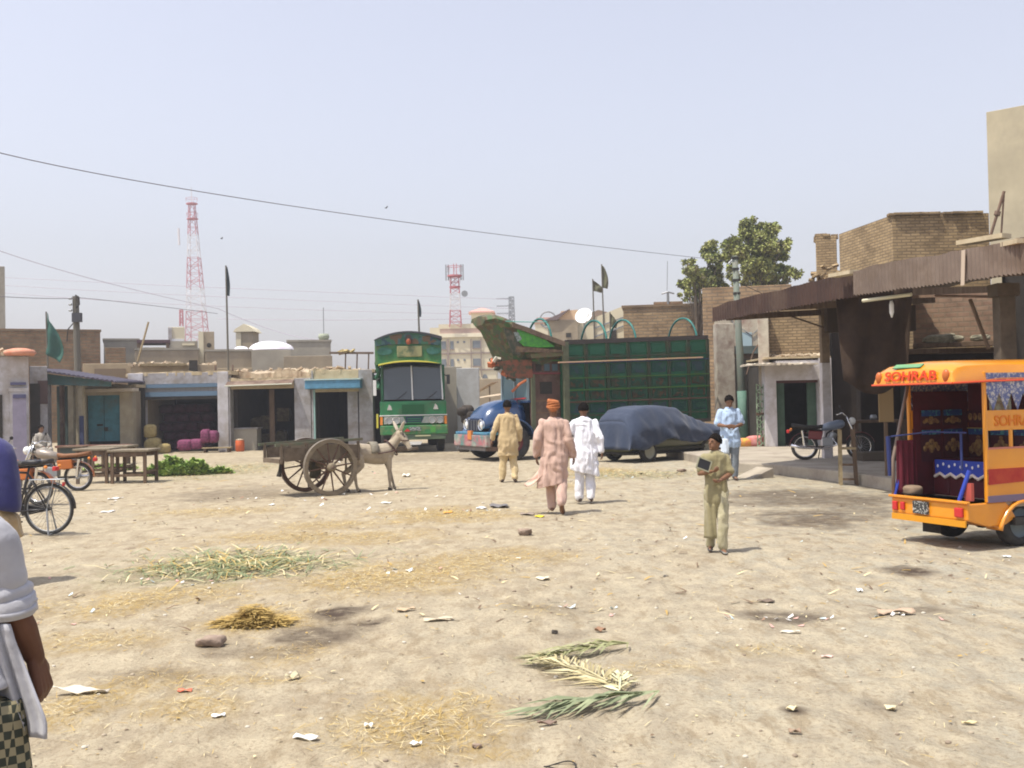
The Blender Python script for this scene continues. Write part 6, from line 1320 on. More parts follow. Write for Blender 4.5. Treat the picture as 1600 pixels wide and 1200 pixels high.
# ---- donkey
def donkey():
    base=G(583,767); yawd=yaw-R(6); t=thing('donkey','pale grey donkey harnessed to the cart, its long ears up, head turned to the camera','donkey',base,yawd)
    # local x forward; near side = -y
    q=MB(); S_=.92
    def st(x,z,ry,rzz): return [(x,ry*cos(a),z+rzz*sin(a)) for a in [2*pi*k/18 for k in range(18)]]
    q.loft([st(-.48,.76,.03,.03),st(-.46,.76,.09,.10),st(-.40,.77,.15,.16),st(-.28,.765,.175,.19),st(-.12,.74,.18,.195),st(.05,.72,.185,.205),st(.2,.72,.18,.21),st(.32,.74,.15,.20),st(.40,.76,.11,.15),st(.45,.77,.05,.07)])
    # neck, head
    q.caps([((.33,0,.80),.135),((.46,0,.94),.10),((.55,-.02,1.05),.082)],14)
    hx,hy,hz=.60,-.05,1.10
    q.caps([((hx-.03,hy+.02,hz+.0),.088),((hx+.03,hy-.05,hz-.09),.075),((hx+.09,hy-.14,hz-.22),.052),((hx+.105,hy-.17,hz-.28),.050)],14)
    # legs: (x,y)
    def fore(x,y,dx=0): q.caps([((x,y,.66),.075),((x+.01+dx*.4,y,.44),.050),((x+.0+dx*.6,y,.36),.042),((x+dx,y,.12),.026),((x+dx+.01,y,.07),.033),((x+dx+.03,y,.025),.036)],10)
    def hind(x,y,dx=0): q.caps([((x,y,.68),.115),((x+.06,y,.52),.080),((x-.07+dx,y,.36),.045),((x-.06+dx,y,.30),.038),((x-.03+dx,y,.11),.027),((x-.01+dx,y,.07),.034),((x+.015+dx,y,.025),.037)],10)
    fore(.30,-.09,.02); fore(.29,.09,.17); hind(-.34,-.1,.0); hind(-.36,.1,-.14)
    o=remesh(q,'body',mat('donkey_coat',(.36,.30,.215),.95,(.25,.205,.15),5,.15,sheen=.3,lo=.4,hi=.7),.010,3,t)
    for yy,sg in ((hy+.055,1),(hy-.045,-1)):
        # ears
        e=MB(); b=Vector((hx-.05,yy+sg*.02,hz+.07)); tip=b+Vector((-.05 if sg>0 else .05,sg*.10,.20)); rings=[]
        for k in range(7):
            u=k/6; p=b.lerp(tip,u); w_=.036*math.sin(pi*min(1,.22+.78*u))**.7+.004
            rings.append([tuple(p+Vector((w_*cos(a),w_*.45*sin(a),0))) for a in [2*pi*j/8 for j in range(8)]])
        e.loft(rings); e.build('ear',mat('donkey_ear',(.50,.43,.34),.9),t,smooth=True)
        MB().ell((hx+.015,hy-.045+sg*.062,hz-.045),(.014,.014,.016),8).build('eye',dark,t,smooth=True)
    MB().ell((hx+.108,hy-.178,hz-.285),(.048,.045,.042),12).build('muzzle',mat('muzzle_grey',(.20,.17,.14),.9),t,smooth=True)
    MB().tube([(-.47,0,.86),(-.53,.0,.80),(-.55,.01,.62),(-.54,.01,.45)],[.028,.022,.018,.028],8).build('tail',mat('donkey_tail',(.22,.18,.13),.9),t,smooth=True)
    MB().tube([(.38,0,.98),(.46,0,1.08),(.54,-.01,1.17),(.575,-.02,1.20)],[.02,.026,.026,.02],6).build('mane',mat('donkey_tail'),t)
    hb=mat('harness',(.07,.035,.03),.7)
    q=MB(); q.torus((0,0,0),.172,.016,'x',24,6); o=q.build('collar',hb,t,smooth=True); o.location=(.39,0,.84); o.rotation_euler=(0,R(-38),0); o.scale=(1,.85,1.1)
    q=MB(); q.torus((hx+.045,hy-.075,hz-.12),.078,.009,'z',16,5); q.torus((hx-.0,hy,hz+.0),.098,.009,'x',16,5); q.build('bridle',hb,t)
    q=MB(); q.loft([[(x,.19*cos(a),.745+.212*sin(a)) for a in [pi*(.02+.96*j/14) for j in range(15)]] for x in (-.06,.02,.1)],cap=False); 
    MB().grid([[(x,.19*cos(a)*1.03,.75+.215*sin(a)) for a in [pi*(.0+1.0*j/14) for j in range(15)]] for x in (-.08,.0,.08)]).build('saddle_pad',mat('pad_cloth',(.24,.22,.17),.9,(.15,.13,.1),9),t,smooth=True,solid=.02)
    MB().tube([(.05,-.2,.74),(.3,-.21,.77),(.45,-.17,.80)],.012,6).tube([(.05,.2,.74),(.3,.21,.77),(.45,.17,.80)],.012,6).build('strap',hb,t)
    q=MB()
    for x,y in ((.335,-.09),(.385,.09),(-.32,-.1),(-.475,.1)): q.tube([(x,y,.0),(x-.005,y,.05)],[.040,.034],10)
    q.build('hoof',mat('hoof_dark',(.06,.05,.04),.7),t)
donkey()
# ================================================================ PEOPLE.  local: facing +y, x to its right
skin=mat('skin_brown',(.20,.105,.060),.6,(.17,.085,.048),8); hairm=mat('hair_black',(.006,.005,.005),.95,(.014,.011,.009),20,.6,spec=.05); shoe_m=mat('shoe_dark',(.05,.035,.03),.6)
def hand(q,w_,d,palm,side,curl=.6,s=1.0):
    """w_ wrist, d hand direction, palm: palm normal, side=+1/-1 which way the thumb leaves"""
    w_=Vector(w_); d=Vector(d).normalized(); pn=Vector(palm); pn=(pn-d*pn.dot(d)).normalized(); sd_=d.cross(pn)*side
    p1=w_+d*.05*s; 
    for k in range(4): q.caps([(w_+d*.01*s+sd_*(.012*(1.5-k))*s,.015*s),(w_+d*.088*s+sd_*(.019*(1.5-k))*s,.0125*s)],8)
    for k,(L_,) in enumerate(((.072,),(.080,),(.074,),(.058,))):
        b=w_+d*.090*s+sd_*(.0195*(1.5-k))*s; a1=curl*.55; 
        def dirn(a): return d*cos(a)+pn*sin(a)
        j1=b+dirn(a1)*L_*.45*s; j2=j1+dirn(a1+curl*.8)*L_*.33*s; j3=j2+dirn(a1+curl*1.4)*L_*.25*s
        q.caps([(b,.0100*s),(j1,.0090*s),(j2,.0080*s),(j3,.0072*s)],8)
    b=w_+d*.025*s+sd_*.026*s; q.caps([(b,.0135*s),(b+(d*.6+sd_*.75+pn*.25)*.035*s,.0115*s),(b+(d*.95+sd_*.75+pn*.45)*.062*s,.0095*s)],8)
def head(q,c,yawh=0,pitch=0,s=1.0):
    m=Euler((pitch,0,yawh)).to_matrix(); c=Vector(c)
    def T(p): return c+m@(Vector(p)*s)
    q.ell(c,(.074*s,.092*s,.100*s),18,rot=(pitch,0,yawh)); q.ell(T((0,.035,-.055)),(.055*s,.060*s,.062*s),16,rot=(pitch,0,yawh)); q.ell(T((0,-.02,.025)),(.076*s,.085*s,.085*s),16,rot=(pitch,0,yawh))
    q.caps([(T((0,.088,.01)),.009*s),(T((0,.112,-.028)),.014*s)],8); q.ell(T((0,.088,-.062)),(.022*s,.014*s,.010*s),8)
    for sg in (-1,1): q.ell(T((sg*.076,-.005,-.01)),(.012*s,.020*s,.030*s),10); q.ell(T((sg*.03,.085,.022)),(.022*s,.012*s,.008*s),8)
    q.ell(T((0,.080,-.098)),(.022*s,.020*s,.018*s),10)
    return T
def person(label,loc,rz,H=1.7,arms=None,legs=None,top=None,bottom=None,hair='short',hy=0,hp=0,lean=0,lean_x=0,shoe=None,voxel=.0075,kam=None,collar=True,hairmat=None,group=None,sk=None,facing=True,neckz=None,shoulder=.18,hands=((.6,(1,0,0),1),(.6,(-1,0,0),-1)),head_fwd=0):
    t=thing('person',label,'person',loc,rz,group); s=H/1.7; sk=sk or skin
    V=lambda *p:Vector(p)*s
    tl_=Vector((lean_x,lean,0))*s
    A_=arms; Lg=legs
    q=MB()
    hc=V(0,.015+head_fwd,1.585)+tl_*1.0
    T=head(q,hc,hy,hp,s)
    q.caps([(V(0,0,1.38)+tl_*.9,.060*s),(V(0,.005+head_fwd*.5,1.48)+tl_,.054*s),(hc-V(0,.01,.06),.055*s)],12)
    q.ell(V(0,0,1.30)+tl_*.8,(.155*s,.10*s,.15*s),14); q.ell(V(0,0,1.10)+tl_*.5,(.135*s,.095*s,.17*s),14); q.ell(V(0,0,.93),(.15*s,.10*s,.12*s),14)
    for i,sg in enumerate((-1,1)):
        sh=V(sg*shoulder,0,1.385)+tl_*.85; el=Vector(A_[i][0])*s; wr=Vector(A_[i][1])*s
        sh=V(sg*(shoulder-.015),0,1.36)+tl_*.85; q.caps([(sh-V(sg*.05,0,0),.045*s),(sh,.040*s),(el,.036*s),(el.lerp(wr,.35),.038*s),(wr,.026*s)],12)
        cu,pn,sd_=hands[i]; hand(q,wr,(A_[i][2] if len(A_[i])>2 else (wr-el)),pn,sd_,cu,s)
        hp_=V(sg*.09,0,.90); kn=Vector(Lg[i][0])*s; an=Vector(Lg[i][1])*s
        q.caps([(hp_,.085*s),(hp_.lerp(kn,.5),.070*s),(kn,.052*s),(kn.lerp(an,.3),.050*s),(an,.034*s)],12)
        td=Vector(Lg[i][2]).normalized(); q.caps([(an-td*.03*s-V(0,0,.035),.036*s),(an+td*.07*s+Vector((0,0,-.045*s)),.034*s),(an+td*.15*s+Vector((0,0,-.055*s)),.026*s)],10)
    remesh(q,'body',sk,voxel*s,2,t)
    # hair
    hm=hairmat or hairm
    if hair=='short':
        q=MB(); m=Euler((hp,0,hy)).to_matrix(); rows=[]; c=hc; 
        vs=[];
        for i in range(13):
            th_=pi*.62*i/12; row=[]
            for k in range(25):
                a=2*pi*k/24; lim=1.0
                x=sin(th_)*cos(a); y=sin(th_)*sin(a); z=cos(th_)
                # raise the hairline at the face (+y)
                th2=th_*(1-.42*max(0,sin(a))**1.0)
                x=sin(th2)*cos(a); y=sin(th2)*sin(a); z=cos(th2)
                j=1.03+.22*float(fbm([x*5+3],[y*5+z*4],3)[0])
                row.append(tuple(c+m@(Vector((.083*x*j,-.010+.100*y*j,.018+.100*z*j))*s)))
            rows.append(row)
        q.grid(rows); q.build('hair',hm,t,smooth=True,solid=.008)
    elif hair=='turban':
        q=MB(); m=Euler((hp,0,hy)).to_matrix()
        for i in range(5): 
            pts=[tuple(hc+m@(Vector(((.088-.004*i)*cos(a),-.005+(.100-.004*i)*sin(a),.028+.022*i+.018*sin(a+i*1.3)))*s)) for a in [2*pi*k/24 for k in range(24)]]
            q.tube(pts,.020*s,8,closed=True)
        q.ell(hc+Vector((0,-.005,.075))*s,(.082*s,.095*s,.060*s),14); q.ell(hc+Vector((0,-.085,.0))*s,(.065*s,.035*s,.05*s),12)
        q.build('turban',hm,t,smooth=True)
    if facing:
        for sg in (-1,1): MB().ell(T((sg*.030,.084,.006)),(.011*s,.006*s,.006*s),8).build('eye',mat('eye_dark',(.03,.02,.02),.3),t,smooth=True)
        q=MB(); [q.tube([T((sg*.014,.092,.026)),T((sg*.046,.084,.024))],.004*s,5) for sg in (-1,1)]; q.build('eyebrow',hairm,t)
    # shoes
    for i in (0,1):
        an=Vector(Lg[i][1])*s; td=Vector(Lg[i][2]).normalized(); up=Vector((0,0,1)); sd_=td.cross(up).normalized(); nn=sd_.cross(td).normalized()
        rings=[]
        for u,w_,h_ in ((-.075,.012,.03),(-.07,.030,.055),(-.02,.038,.06),(.05,.038,.045),(.11,.042,.035),(.16,.034,.028),(.185,.012,.015)):
            c=an+td*u*s+Vector((0,0,-.078*s))+nn*(.012)*s
            rings.append([tuple(c+sd_*(w_*cos(a)*s)+nn*(h_*.5*(1+sin(a))*s)) for a in [2*pi*k/14 for k in range(14)]])
        MB().loft(rings).build('shoe',shoe or shoe_m,t,smooth=True)
    return t,s,tl_,hc,T
def wrinkle(amp,f=9,seed=0):
    def d(co): 
        return .52*amp*(fbm(co[:,0]*f*1.3+seed+co[:,1]*f*.9,co[:,2]*f*.40+seed,3)*2.2+.75*np.sin(co[:,0]*f*3.6+co[:,1]*f*2+fbm(co[:,2]*4,co[:,0]*6+seed,2)*9)+.6*np.sin(co[:,2]*f*1.9+co[:,0]*f*1.2+fbm(co[:,0]*5,co[:,2]*4+seed,2)*9))
    return d
def kameez(t,s,tl_,m_,hem=.50,arms=None,slv=1.0,rings=None,width=.20,flare=.27,hemy=0,hemx=0,wr_r=.055,up_r=.078,name='kameez',amp=.008,seed=0,shoulder=.18,belly=0,wave=.02,tilt=0,open_arm=True,depth=.62):
    q=MB(); n=48; R_=[]
    zs=[1.46,1.435,1.405,1.34,1.24,1.08,.92,.76,.64,hem]
    rx=[.06,.098,.152,.180,.178,width-.02,width+.0,width+.01,flare-.01,flare]
    ry=[.062,.085,.105,.120,.125,.128+belly,.14+belly,width*depth+.03,flare*depth,flare*depth+.01]
    zs=[z for z in zs if z>hem+.03]+[hem]; rx=rx[:len(zs)-1]+[flare]; ry=ry[:len(zs)-1]+[flare*depth]
    # subdivide
    for i in range(len(zs)-1):
        for k in range(4):
            u=k/4; z=zs[i]*(1-u)+zs[i+1]*u; a_=rx[i]*(1-u)+rx[i+1]*u; b_=ry[i]*(1-u)+ry[i+1]*u; R_.append((z,a_,b_))
    R_.append((zs[-1],rx[-1],ry[-1])); rr=[]
    for z,a_,b_ in R_:
        f=max(0,min(1,(1.15-z)/.5)); ln=max(0,min(1,(z-.9)/.5)); hf=max(0,(1.0-z)/(1.0-hem)) if z<1 else 0
        ring=[]
        for k in range(n):
            an=2*pi*k/n; w_=1+wave*f*(1.0*sin(an*7+seed)+.8*sin(an*11+z*5+seed)+.7*sin(an*4+z*3))*1.6
            p=Vector((a_*cos(an)*w_,b_*sin(an)*w_,z))*s+tl_*ln+Vector((hemx,hemy,0))*s*hf**1.5
            p.z+=tilt*hf*cos(an)*s
            ring.append(tuple(p))
        rr.append(ring)
    q.loft(rr)
    for i,sg in enumerate((-1,1)):
        sh=Vector((sg*(shoulder-.012),0,1.365))*s+tl_*.85; el=Vector(arms[i][0])*s; wr=Vector(arms[i][1])*s; e2=sh.lerp(el,.55)
        if slv>=1: q.caps([(sh-Vector((sg*.06,0,-.005))*s,up_r*.85*s),(sh,up_r*.82*s),(e2,(up_r-.006)*s),(el,(up_r*.5+wr_r*.5+.004)*s),(el.lerp(wr,.5),(wr_r+.004)*s),(el.lerp(wr,.93),wr_r*s)],14)
        else: q.caps([(sh-Vector((sg*.06,0,0))*s,up_r*.95*s),(sh,up_r*.93*s),(e2,up_r*s),(sh.lerp(el,slv),(up_r+.003)*s)],14)
    return remesh(q,name,m_,.0085*s,1,t,disp=wrinkle(amp*1.5*s,9/s,seed))
def shalwar(t,s,m_,legs,top=.95,r0=.115,r1=.085,r2=.062,amp=.007,seed=0,drop=.06):
    q=MB(); q.ell(Vector((0,0,.88))*s,(.165*s,.115*s,.13*s),18)
    for i,sg in enumerate((-1,1)):
        hp_=Vector((sg*.085,0,.88))*s; kn=Vector(legs[i][0])*s; an=Vector(legs[i][1])*s
        q.caps([(hp_,r0*s),(hp_.lerp(kn,.5),(r0*.55+r1*.5)*s),(kn,r1*s),(kn.lerp(an,.5),(r1*.5+r2*.5+.004)*s),(kn.lerp(an,.97),r2*s)],14)
    return remesh(q,'shalwar',m_,.0085*s,1,t,disp=wrinkle(amp*s,10/s,seed+4))
def legset(l,r): # each: knee (x,y,z), ankle (x,y,z), toe dir
    return [l,r]
cloth=lambda k,c,c2,**kw: mat(k,c,.85,c2,4,.25,bscale=14,sheen=.25,**kw)
# 1 beige walker, back to camera
g0=G(795,754); 
L1=legset(((-.10,.03,.48),(-.135,.02,.085),(-.1,1,0)),((.10,.05,.48),(.125,-.10,.10),(.15,1,-.15)))
A1=[((-.26,-.03,1.12),(-.33,.03,.90)),((.24,-.02,1.11),(.25,.06,.87))]
t,s,tlv,hc,T=person('man in sand yellow shalwar kameez walking away, left of the three walkers',g0,R(3),1.73,A1,L1,lean=.02,facing=False,voxel=.009)
m_=cloth('cloth_sand',(.50,.38,.21),(.43,.32,.17)); kameez(t,s,tlv,m_,.56,A1,seed=1,flare=.215,width=.205,amp=.012,up_r=.066,wr_r=.052); shalwar(t,s,cloth('cloth_sand_light',(.58,.46,.26),(.5,.38,.2)),L1,seed=2,r0=.12,r1=.085,r2=.068,amp=.012)
# 2 pink walker
g0=G(868,801)
L2=legset(((-.08,.10,.50),(-.05,.06,.09),(0,1,0)),((.10,-.02,.49),(.09,-.28,.17),(.1,.75,-.65)))
A2=[((-.255,-.05,1.12),(-.27,.05,.87)),((.245,-.03,1.11),(.29,.05,.87))]
t,s,tlv,hc,T=person('man in dusty pink shalwar kameez and orange turban, walking away, hem blowing',g0,R(-2),1.70,A2,L2,lean=.03,facing=False,hair='turban',hairmat=mat('orange_turban',(.42,.15,.05),.85,(.33,.11,.04),9,.3),voxel=.009,shoe=mat('sandal_brown',(.16,.09,.06),.7))
m_=cloth('cloth_pink',(.51,.35,.28),(.43,.29,.24)); kameez(t,s,tlv,m_,.42,A2,seed=3,flare=.225,width=.205,hemx=-.05,hemy=-.04,amp=.013,up_r=.070,wr_r=.058,tilt=.05,wave=.035)
# blowing hem
q=MB(); rows=[]
for j in range(9):
    v=j/8; rows.append([( -.16-.26*v+.05*sin(u*6+v*3), -.10+.22*u-.03*v+.03*sin(u*9), .62-.19*v+.10*u*(1-v)-.05*sin(v*3)*u+.02*sin(u*12+v*5)) for u in [k/14 for k in range(15)]])
q.grid(rows); q.build('blown_hem',cloth('cloth_pink_light',(.62,.43,.34),(.56,.37,.29)),t,smooth=True,solid=.008)
shalwar(t,s,m_,L2,seed=5,r0=.115,r1=.085,r2=.07,amp=.012)
# 3 white walker
g0=G(915,785)
L3=legset(((-.09,.06,.49),(-.10,.03,.085),(-.15,1,0)),((.09,.08,.49),(.09,-.06,.10),(.1,1,-.15)))
A3=[((-.28,.0,1.14),(-.33,.17,.98)),((.25,-.06,1.12),(.29,-.03,.88))]
t,s,tlv,hc,T=person('man in bright white shalwar kameez walking away with a yellow bag',g0,R(2),1.66,A3,L3,lean=.02,facing=False,voxel=.009)
m_=cloth('cloth_white',(.80,.80,.84),(.72,.73,.80)); kameez(t,s,tlv,m_,.50,A3,seed=6,flare=.235,width=.215,hemx=.0,amp=.014,wave=.04,up_r=.072,wr_r=.056,tilt=-.06); shalwar(t,s,cloth('cloth_white_grey',(.70,.70,.74),(.62,.62,.66)),L3,seed=7,r0=.115,r1=.085,r2=.075,amp=.012)
q=MB(); sack_mesh(q,(0,0,0),(.15,.13,.25),4,p=.8); q.tube([(0,0,.1),(-.01,.0,.17),(0,0,.2)],[.04,.014,.02],8)
w_=Matrix.Translation(g0)@Matrix.Rotation(R(2),4,'Z')@(Vector((-.32,.20,.80))*s); o=q.build('carrier_bag',mat('yellow_bag',(.66,.56,.12),.5,(.55,.48,.1),6),smooth=True,loc=w_); tag(o,'yellow plastic bag hanging from the left hand of the man in white','bag')
# 4 boy, facing camera (rz=180)
g0=G(1121,864); Hb=1.30
L4=legset(((-.085,.10,.50),(-.07,.09,.085),(-.2,1,0)),((.085,-.03,.50),(.09,-.12,.10),(.1,1,0)))
# note rz=180: local +x is picture left
A4=[((-.22,.02,1.12),(-.05,.27,1.15)),((.25,-.01,1.13),(.10,.26,1.22))]
A4=[((-.21,.02,1.13),(-.06,.20,1.06)),((.225,.0,1.14),(.07,.22,1.18))]
t,s,tlv,hc,T=person('boy in an olive khaki shalwar kameez holding a framed slate to his chest',g0,R(172),Hb,A4,L4,lean=.0,hy=R(-48),hp=R(4),voxel=.008,shoulder=.155,hands=((.9,(0,0,1),1),(.9,(0,-.2,1),-1)),shoe=mat('sneaker_dark',(.05,.05,.05),.6,(.2,.2,.18),14,lo=.5,hi=.6))
m_=cloth('cloth_olive',(.27,.235,.125),(.22,.19,.10)); kameez(t,s,tlv,m_,.42 if False else .60,A4,seed=8,flare=.165,width=.165,shoulder=.155,amp=.011,slv=.8,up_r=.062,wave=.02)
q=MB(); q.loft([[(x*s,(.118+.02*sin(k))*s*1.0+.0,z*s) for k,x in enumerate((.02,.08,.14,.20,.205))] for z in (1.0,.8,.55,.28)],cap=False) if False else None
# long front panel of the kameez on his picture-left side
q=MB(); rows=[]
for j in range(12):
    v=j/11; rows.append([((.01+.155*u+.02*v*u)*s,(.105+.03*sin(u*pi)-.09*u*u+.012*sin(u*11+v*3))*s,(.72-.50*v)*s) for u in [k/12 for k in range(13)]])
q.grid(rows); q.build('kameez_flap',m_,t,smooth=True,solid=.012)
shalwar(t,s,cloth('cloth_khaki',(.45,.41,.27),(.30,.27,.16),lo=.42,hi=.58),L4,seed=9,r0=.10,r1=.078,r2=.066,amp=.016)
q=MB(); q.torus((0,0,1.445*s),.062*s,.018*s,'z',20,8); o=q.build('collar',cloth('cloth_khaki_light',(.42,.39,.24),(.36,.33,.2)),t,smooth=True)
for sg,i in ((1,1),(-1,0)):
    pass
# slate held in front
Mx=Matrix.Translation(g0)@Matrix.Rotation(R(172),4,'Z')
c=Mx@(Vector((.17,.215,1.28))*s); t2=thing('slate','small black writing slate in a pale frame held against the chest of the boy','slate',c,R(172)); t2.scale=(.78,.78,.78); t2.rotation_euler=Euler((R(12),R(-22),R(172+14)))
MB().bx(-.085,.085,-.006,.006,-.065,.065).build('board',mat('slate_black',(.02,.02,.022),.6),t2)
q=MB(); q.bx(-.103,-.085,-.012,.012,-.083,.083).bx(.085,.103,-.012,.012,-.083,.083).bx(-.084,.084,-.012,.012,-.083,-.066).bx(-.084,.084,-.012,.012,.066,.083); q.build('frame',mat('frame_pale',(.27,.26,.18),.7),t2)
# 5 blue shirt man facing the camera
g0=G(1142,750)
L5=legset(((-.09,.03,.49),(-.075,.03,.085),(-.1,1,0)),((.09,.03,.49),(.08,.0,.085),(.15,1,0)))
A5=[((-.25,.02,1.12),(-.09,.26,1.08),(1,.15,0)),((.25,.02,1.12),(.10,.26,1.09),(-1,.2,0))]
t,s,tlv,hc,T=person('man in light blue shirt and grey trousers, looking down at his hands',g0,R(176),1.74,A5,L5,hp=R(-22),hy=R(6),voxel=.009,head_fwd=.02,hands=((.8,(0,-1,0),1),(.8,(0,-1,0),-1)))
m_=cloth('cloth_blue',(.42,.55,.74),(.36,.47,.64)); kameez(t,s,tlv,m_,.66,A5,seed=11,flare=.195,width=.20,amp=.012,slv=.85,up_r=.070,wave=.015)
MB().torus((0,.0,1.452*s),.064*s,.016*s,'z',20,8).build('collar',m_,t,smooth=True)
shalwar(t,s,cloth('cloth_bluegrey',(.20,.23,.26),(.16,.18,.2)),L5,seed=12,r0=.11,r1=.08,r2=.066)
q=MB(); rows=[]
for j in range(9):
    v=j/8; rows.append([((.04+.15*u)*s,(.135+.02*sin(u*pi)-.05*u*u+.008*sin(u*14+v*4))*s,(.84-.30*v)*s) for u in [k/10 for k in range(11)]])
q.grid(rows); q.build('shirt_tail',cloth('cloth_paleblue',(.62,.70,.80),(.55,.62,.72)),t,smooth=True,solid=.01)
# 6 near man at the left edge: body mostly outside the frame, arm hanging
Yn=2.75; xs_=P(-90,800,Yn).x; 
sh=P(-6,834,Yn); el=P(24,960,Yn-.03); wr=P(54,1026,Yn+.02)
Hn=1.73; rzn=R(-20); base=Vector((xs_,Yn,0)); s=Hn/1.7
def tol(wp): v=loc2(wp,base,rzn); return v/s
shl=tol(sh); ell_=tol(el); wrl=tol(wr)
L6=legset(((-.09,.03,.49),(-.12,.02,.085),(0,1,0)),((.10,-.02,.49),(.11,-.05,.085),(.1,1,0)))
A6=[((-.28,-.03,1.12),(-.30,.06,.88)),(tuple(ell_),tuple(wrl),tuple((tol(P(68,1075,Yn+.03))-wrl)))]
skd=mat('skin_dark',(.115,.048,.026),.55,(.09,.036,.02),8)
t,s,tlv,hc,T=person('near man in white shirt with rolled sleeve and checked lungi at left edge',base,rzn,Hn,A6,L6,lean=.0,facing=True,voxel=.005,sk=skd,shoulder=.185,hands=((.6,(1,0,0),1),(1.25,(-.9,-.3,0),1)))
wm=cloth('cloth_white_near',(.38,.38,.41),(.29,.29,.32)); 
q=MB()
kameez(t,s,tlv,wm,.98,A6,seed=15,flare=.21,width=.19,amp=.003,slv=.10,up_r=.05,wave=.03,name='shirt')
shv=Vector((.150,0,1.37)); q=MB(); rings=[]; up=Vector((0,0,1)); ax=(ell_-shv); 
def ringat(c,d,r,n=26,seed=0,sq=1.0):
    d=d.normalized(); y=up.cross(d).normalized(); z=d.cross(y)
    return [tuple((c+y*(r*cos(2*pi*k/n)*(1+.05*sin(2*pi*k/n*3+seed)+.03*sin(2*pi*k/n*7+seed*2)))+z*(r*sq*sin(2*pi*k/n)*(1+.05*sin(2*pi*k/n*4+seed))))*s) for k in range(n)]
for k in range(19):
    u=k/18; r=.046+.008*u+.002*sin(u*9)+(.006*sin(u*26) if u>.5 else 0); rings.append(ringat(shv+ax*(u*.93),ax,r,seed=u*3))
rings.append(ringat(shv+ax*.93,ax,.045))
q.loft(rings); q.ell(shv*s,(.047*s,.047*s,.045*s),16); remesh(q,'sleeve',wm,.006,1,t,disp=wrinkle(.006,16,3))
q=MB(); tilt=(ax.normalized()+Vector((-.28,0,.0))).normalized(); rings=[]
for o_,r_ in ((-.030,.050),(-.029,.0555),(.018,.058),(.0195,.054),(.014,.042)): rings.append(ringat(shv+ax*.90+tilt*o_,tilt,r_,seed=1.3))
q.loft(rings); rings=[]
for o_,r_ in ((-.004,.054),(-.003,.0595),(.008,.060),(.009,.055),(.006,.045)): rings.append(ringat(shv+ax*.905+tilt*o_,tilt,r_,seed=2.3))
q.loft(rings); q.build('rolled_cuff',wm,t,smooth=True)
# loose front flap of the shirt reaching out to the right
q=MB(); rows=[]
for jj in range(17):
    v=jj/16; row=[]
    for k in range(17):
        u=k/16; L0=-60+80*v**.8; R0_=72*min(1,.28+v*.85)**1.2; a_=P(L0+(R0_-L0)*u,975+180*v-14*u*v*(1-u),Yn-.10+.018*sin(u*8+v*3)+.012*sin(u*19+v*5)+.10*(1-u)); row.append(tuple(loc2(a_,base,rzn)))
    rows.append(row)
q.grid(rows); q.build('shirt_tail',wm,t,smooth=True,solid=.006)
lm=mk('checked_lungi',(.2,.2,.15),.9); n=NN(lm); l=lm.node_tree.links; tc=n.new('ShaderNodeTexCoord'); ck=n.new('ShaderNodeTexChecker'); ck.inputs['Scale'].default_value=48; ck.inputs['Color1'].default_value=(.035,.04,.03,1); ck.inputs['Color2'].default_value=(.24,.21,.13,1); l.new(tc.outputs['Object'],ck.inputs['Vector']); l.new(ck.outputs[0],n['Principled BSDF'].inputs['Base Color'])
q=MB(); q.loft([[(.02+( .20+.09*v+.012*sin(a*6))*cos(a)*s,(.12+.08*v+.012*sin(a*5))*sin(a)*s,(.95-.80*v)*s) for a in [2*pi*k/40 for k in range(40)]] for v in [j/16 for j in range(17)]]); q.build('lungi',lm,t,smooth=True)
# 7 man in dark blue beyond him
g0=Vector((P(-22,900,10.4).x,10.4,0)); L7=legset(((-.09,.10,.49),(-.10,.22,.09),(0,1,0)),((.09,.0,.49),(.10,-.18,.11),(0,1,-.2)))
A7=[((-.24,-.03,1.12),(-.22,.06,.92)),((.23,.02,1.12),(.20,.10,.92))]
t,s,tlv,hc,T=person('man in dark blue shawl over tan clothes at left edge by the bicycle',g0,R(-12),1.70,A7,L7,facing=True,voxel=.009)
tm=cloth('cloth_tan',(.40,.29,.15),(.30,.21,.11)); kameez(t,s,tlv,tm,.48,A7,seed=17,flare=.30,width=.22,hemx=.08,amp=.012,wave=.03); shalwar(t,s,tm,L7,seed=18,r0=.13,r1=.11,r2=.08)
q=MB(); n=30; rings=[]
for z,a_,b_ in ((1.47,.09,.08),(1.43,.19,.12),(1.37,.27,.155),(1.25,.31,.175),(1.1,.34,.19),(.98,.36,.20),(.88,.37,.20),(.82,.36,.19)):
    rings.append([((a_*cos(an)*(1+.03*sin(an*6+z*4)))*s+.02,(b_*sin(an)*(1+.04*sin(an*5+z*3)))*s,(z-(.10*max(0,cos(an)) if z<.9 else 0))*s) for an in [2*pi*k/n for k in range(n)]])
q.loft(rings); q.build('shawl',cloth('cloth_navy',(.022,.025,.10),(.03,.03,.14)),t,smooth=True)
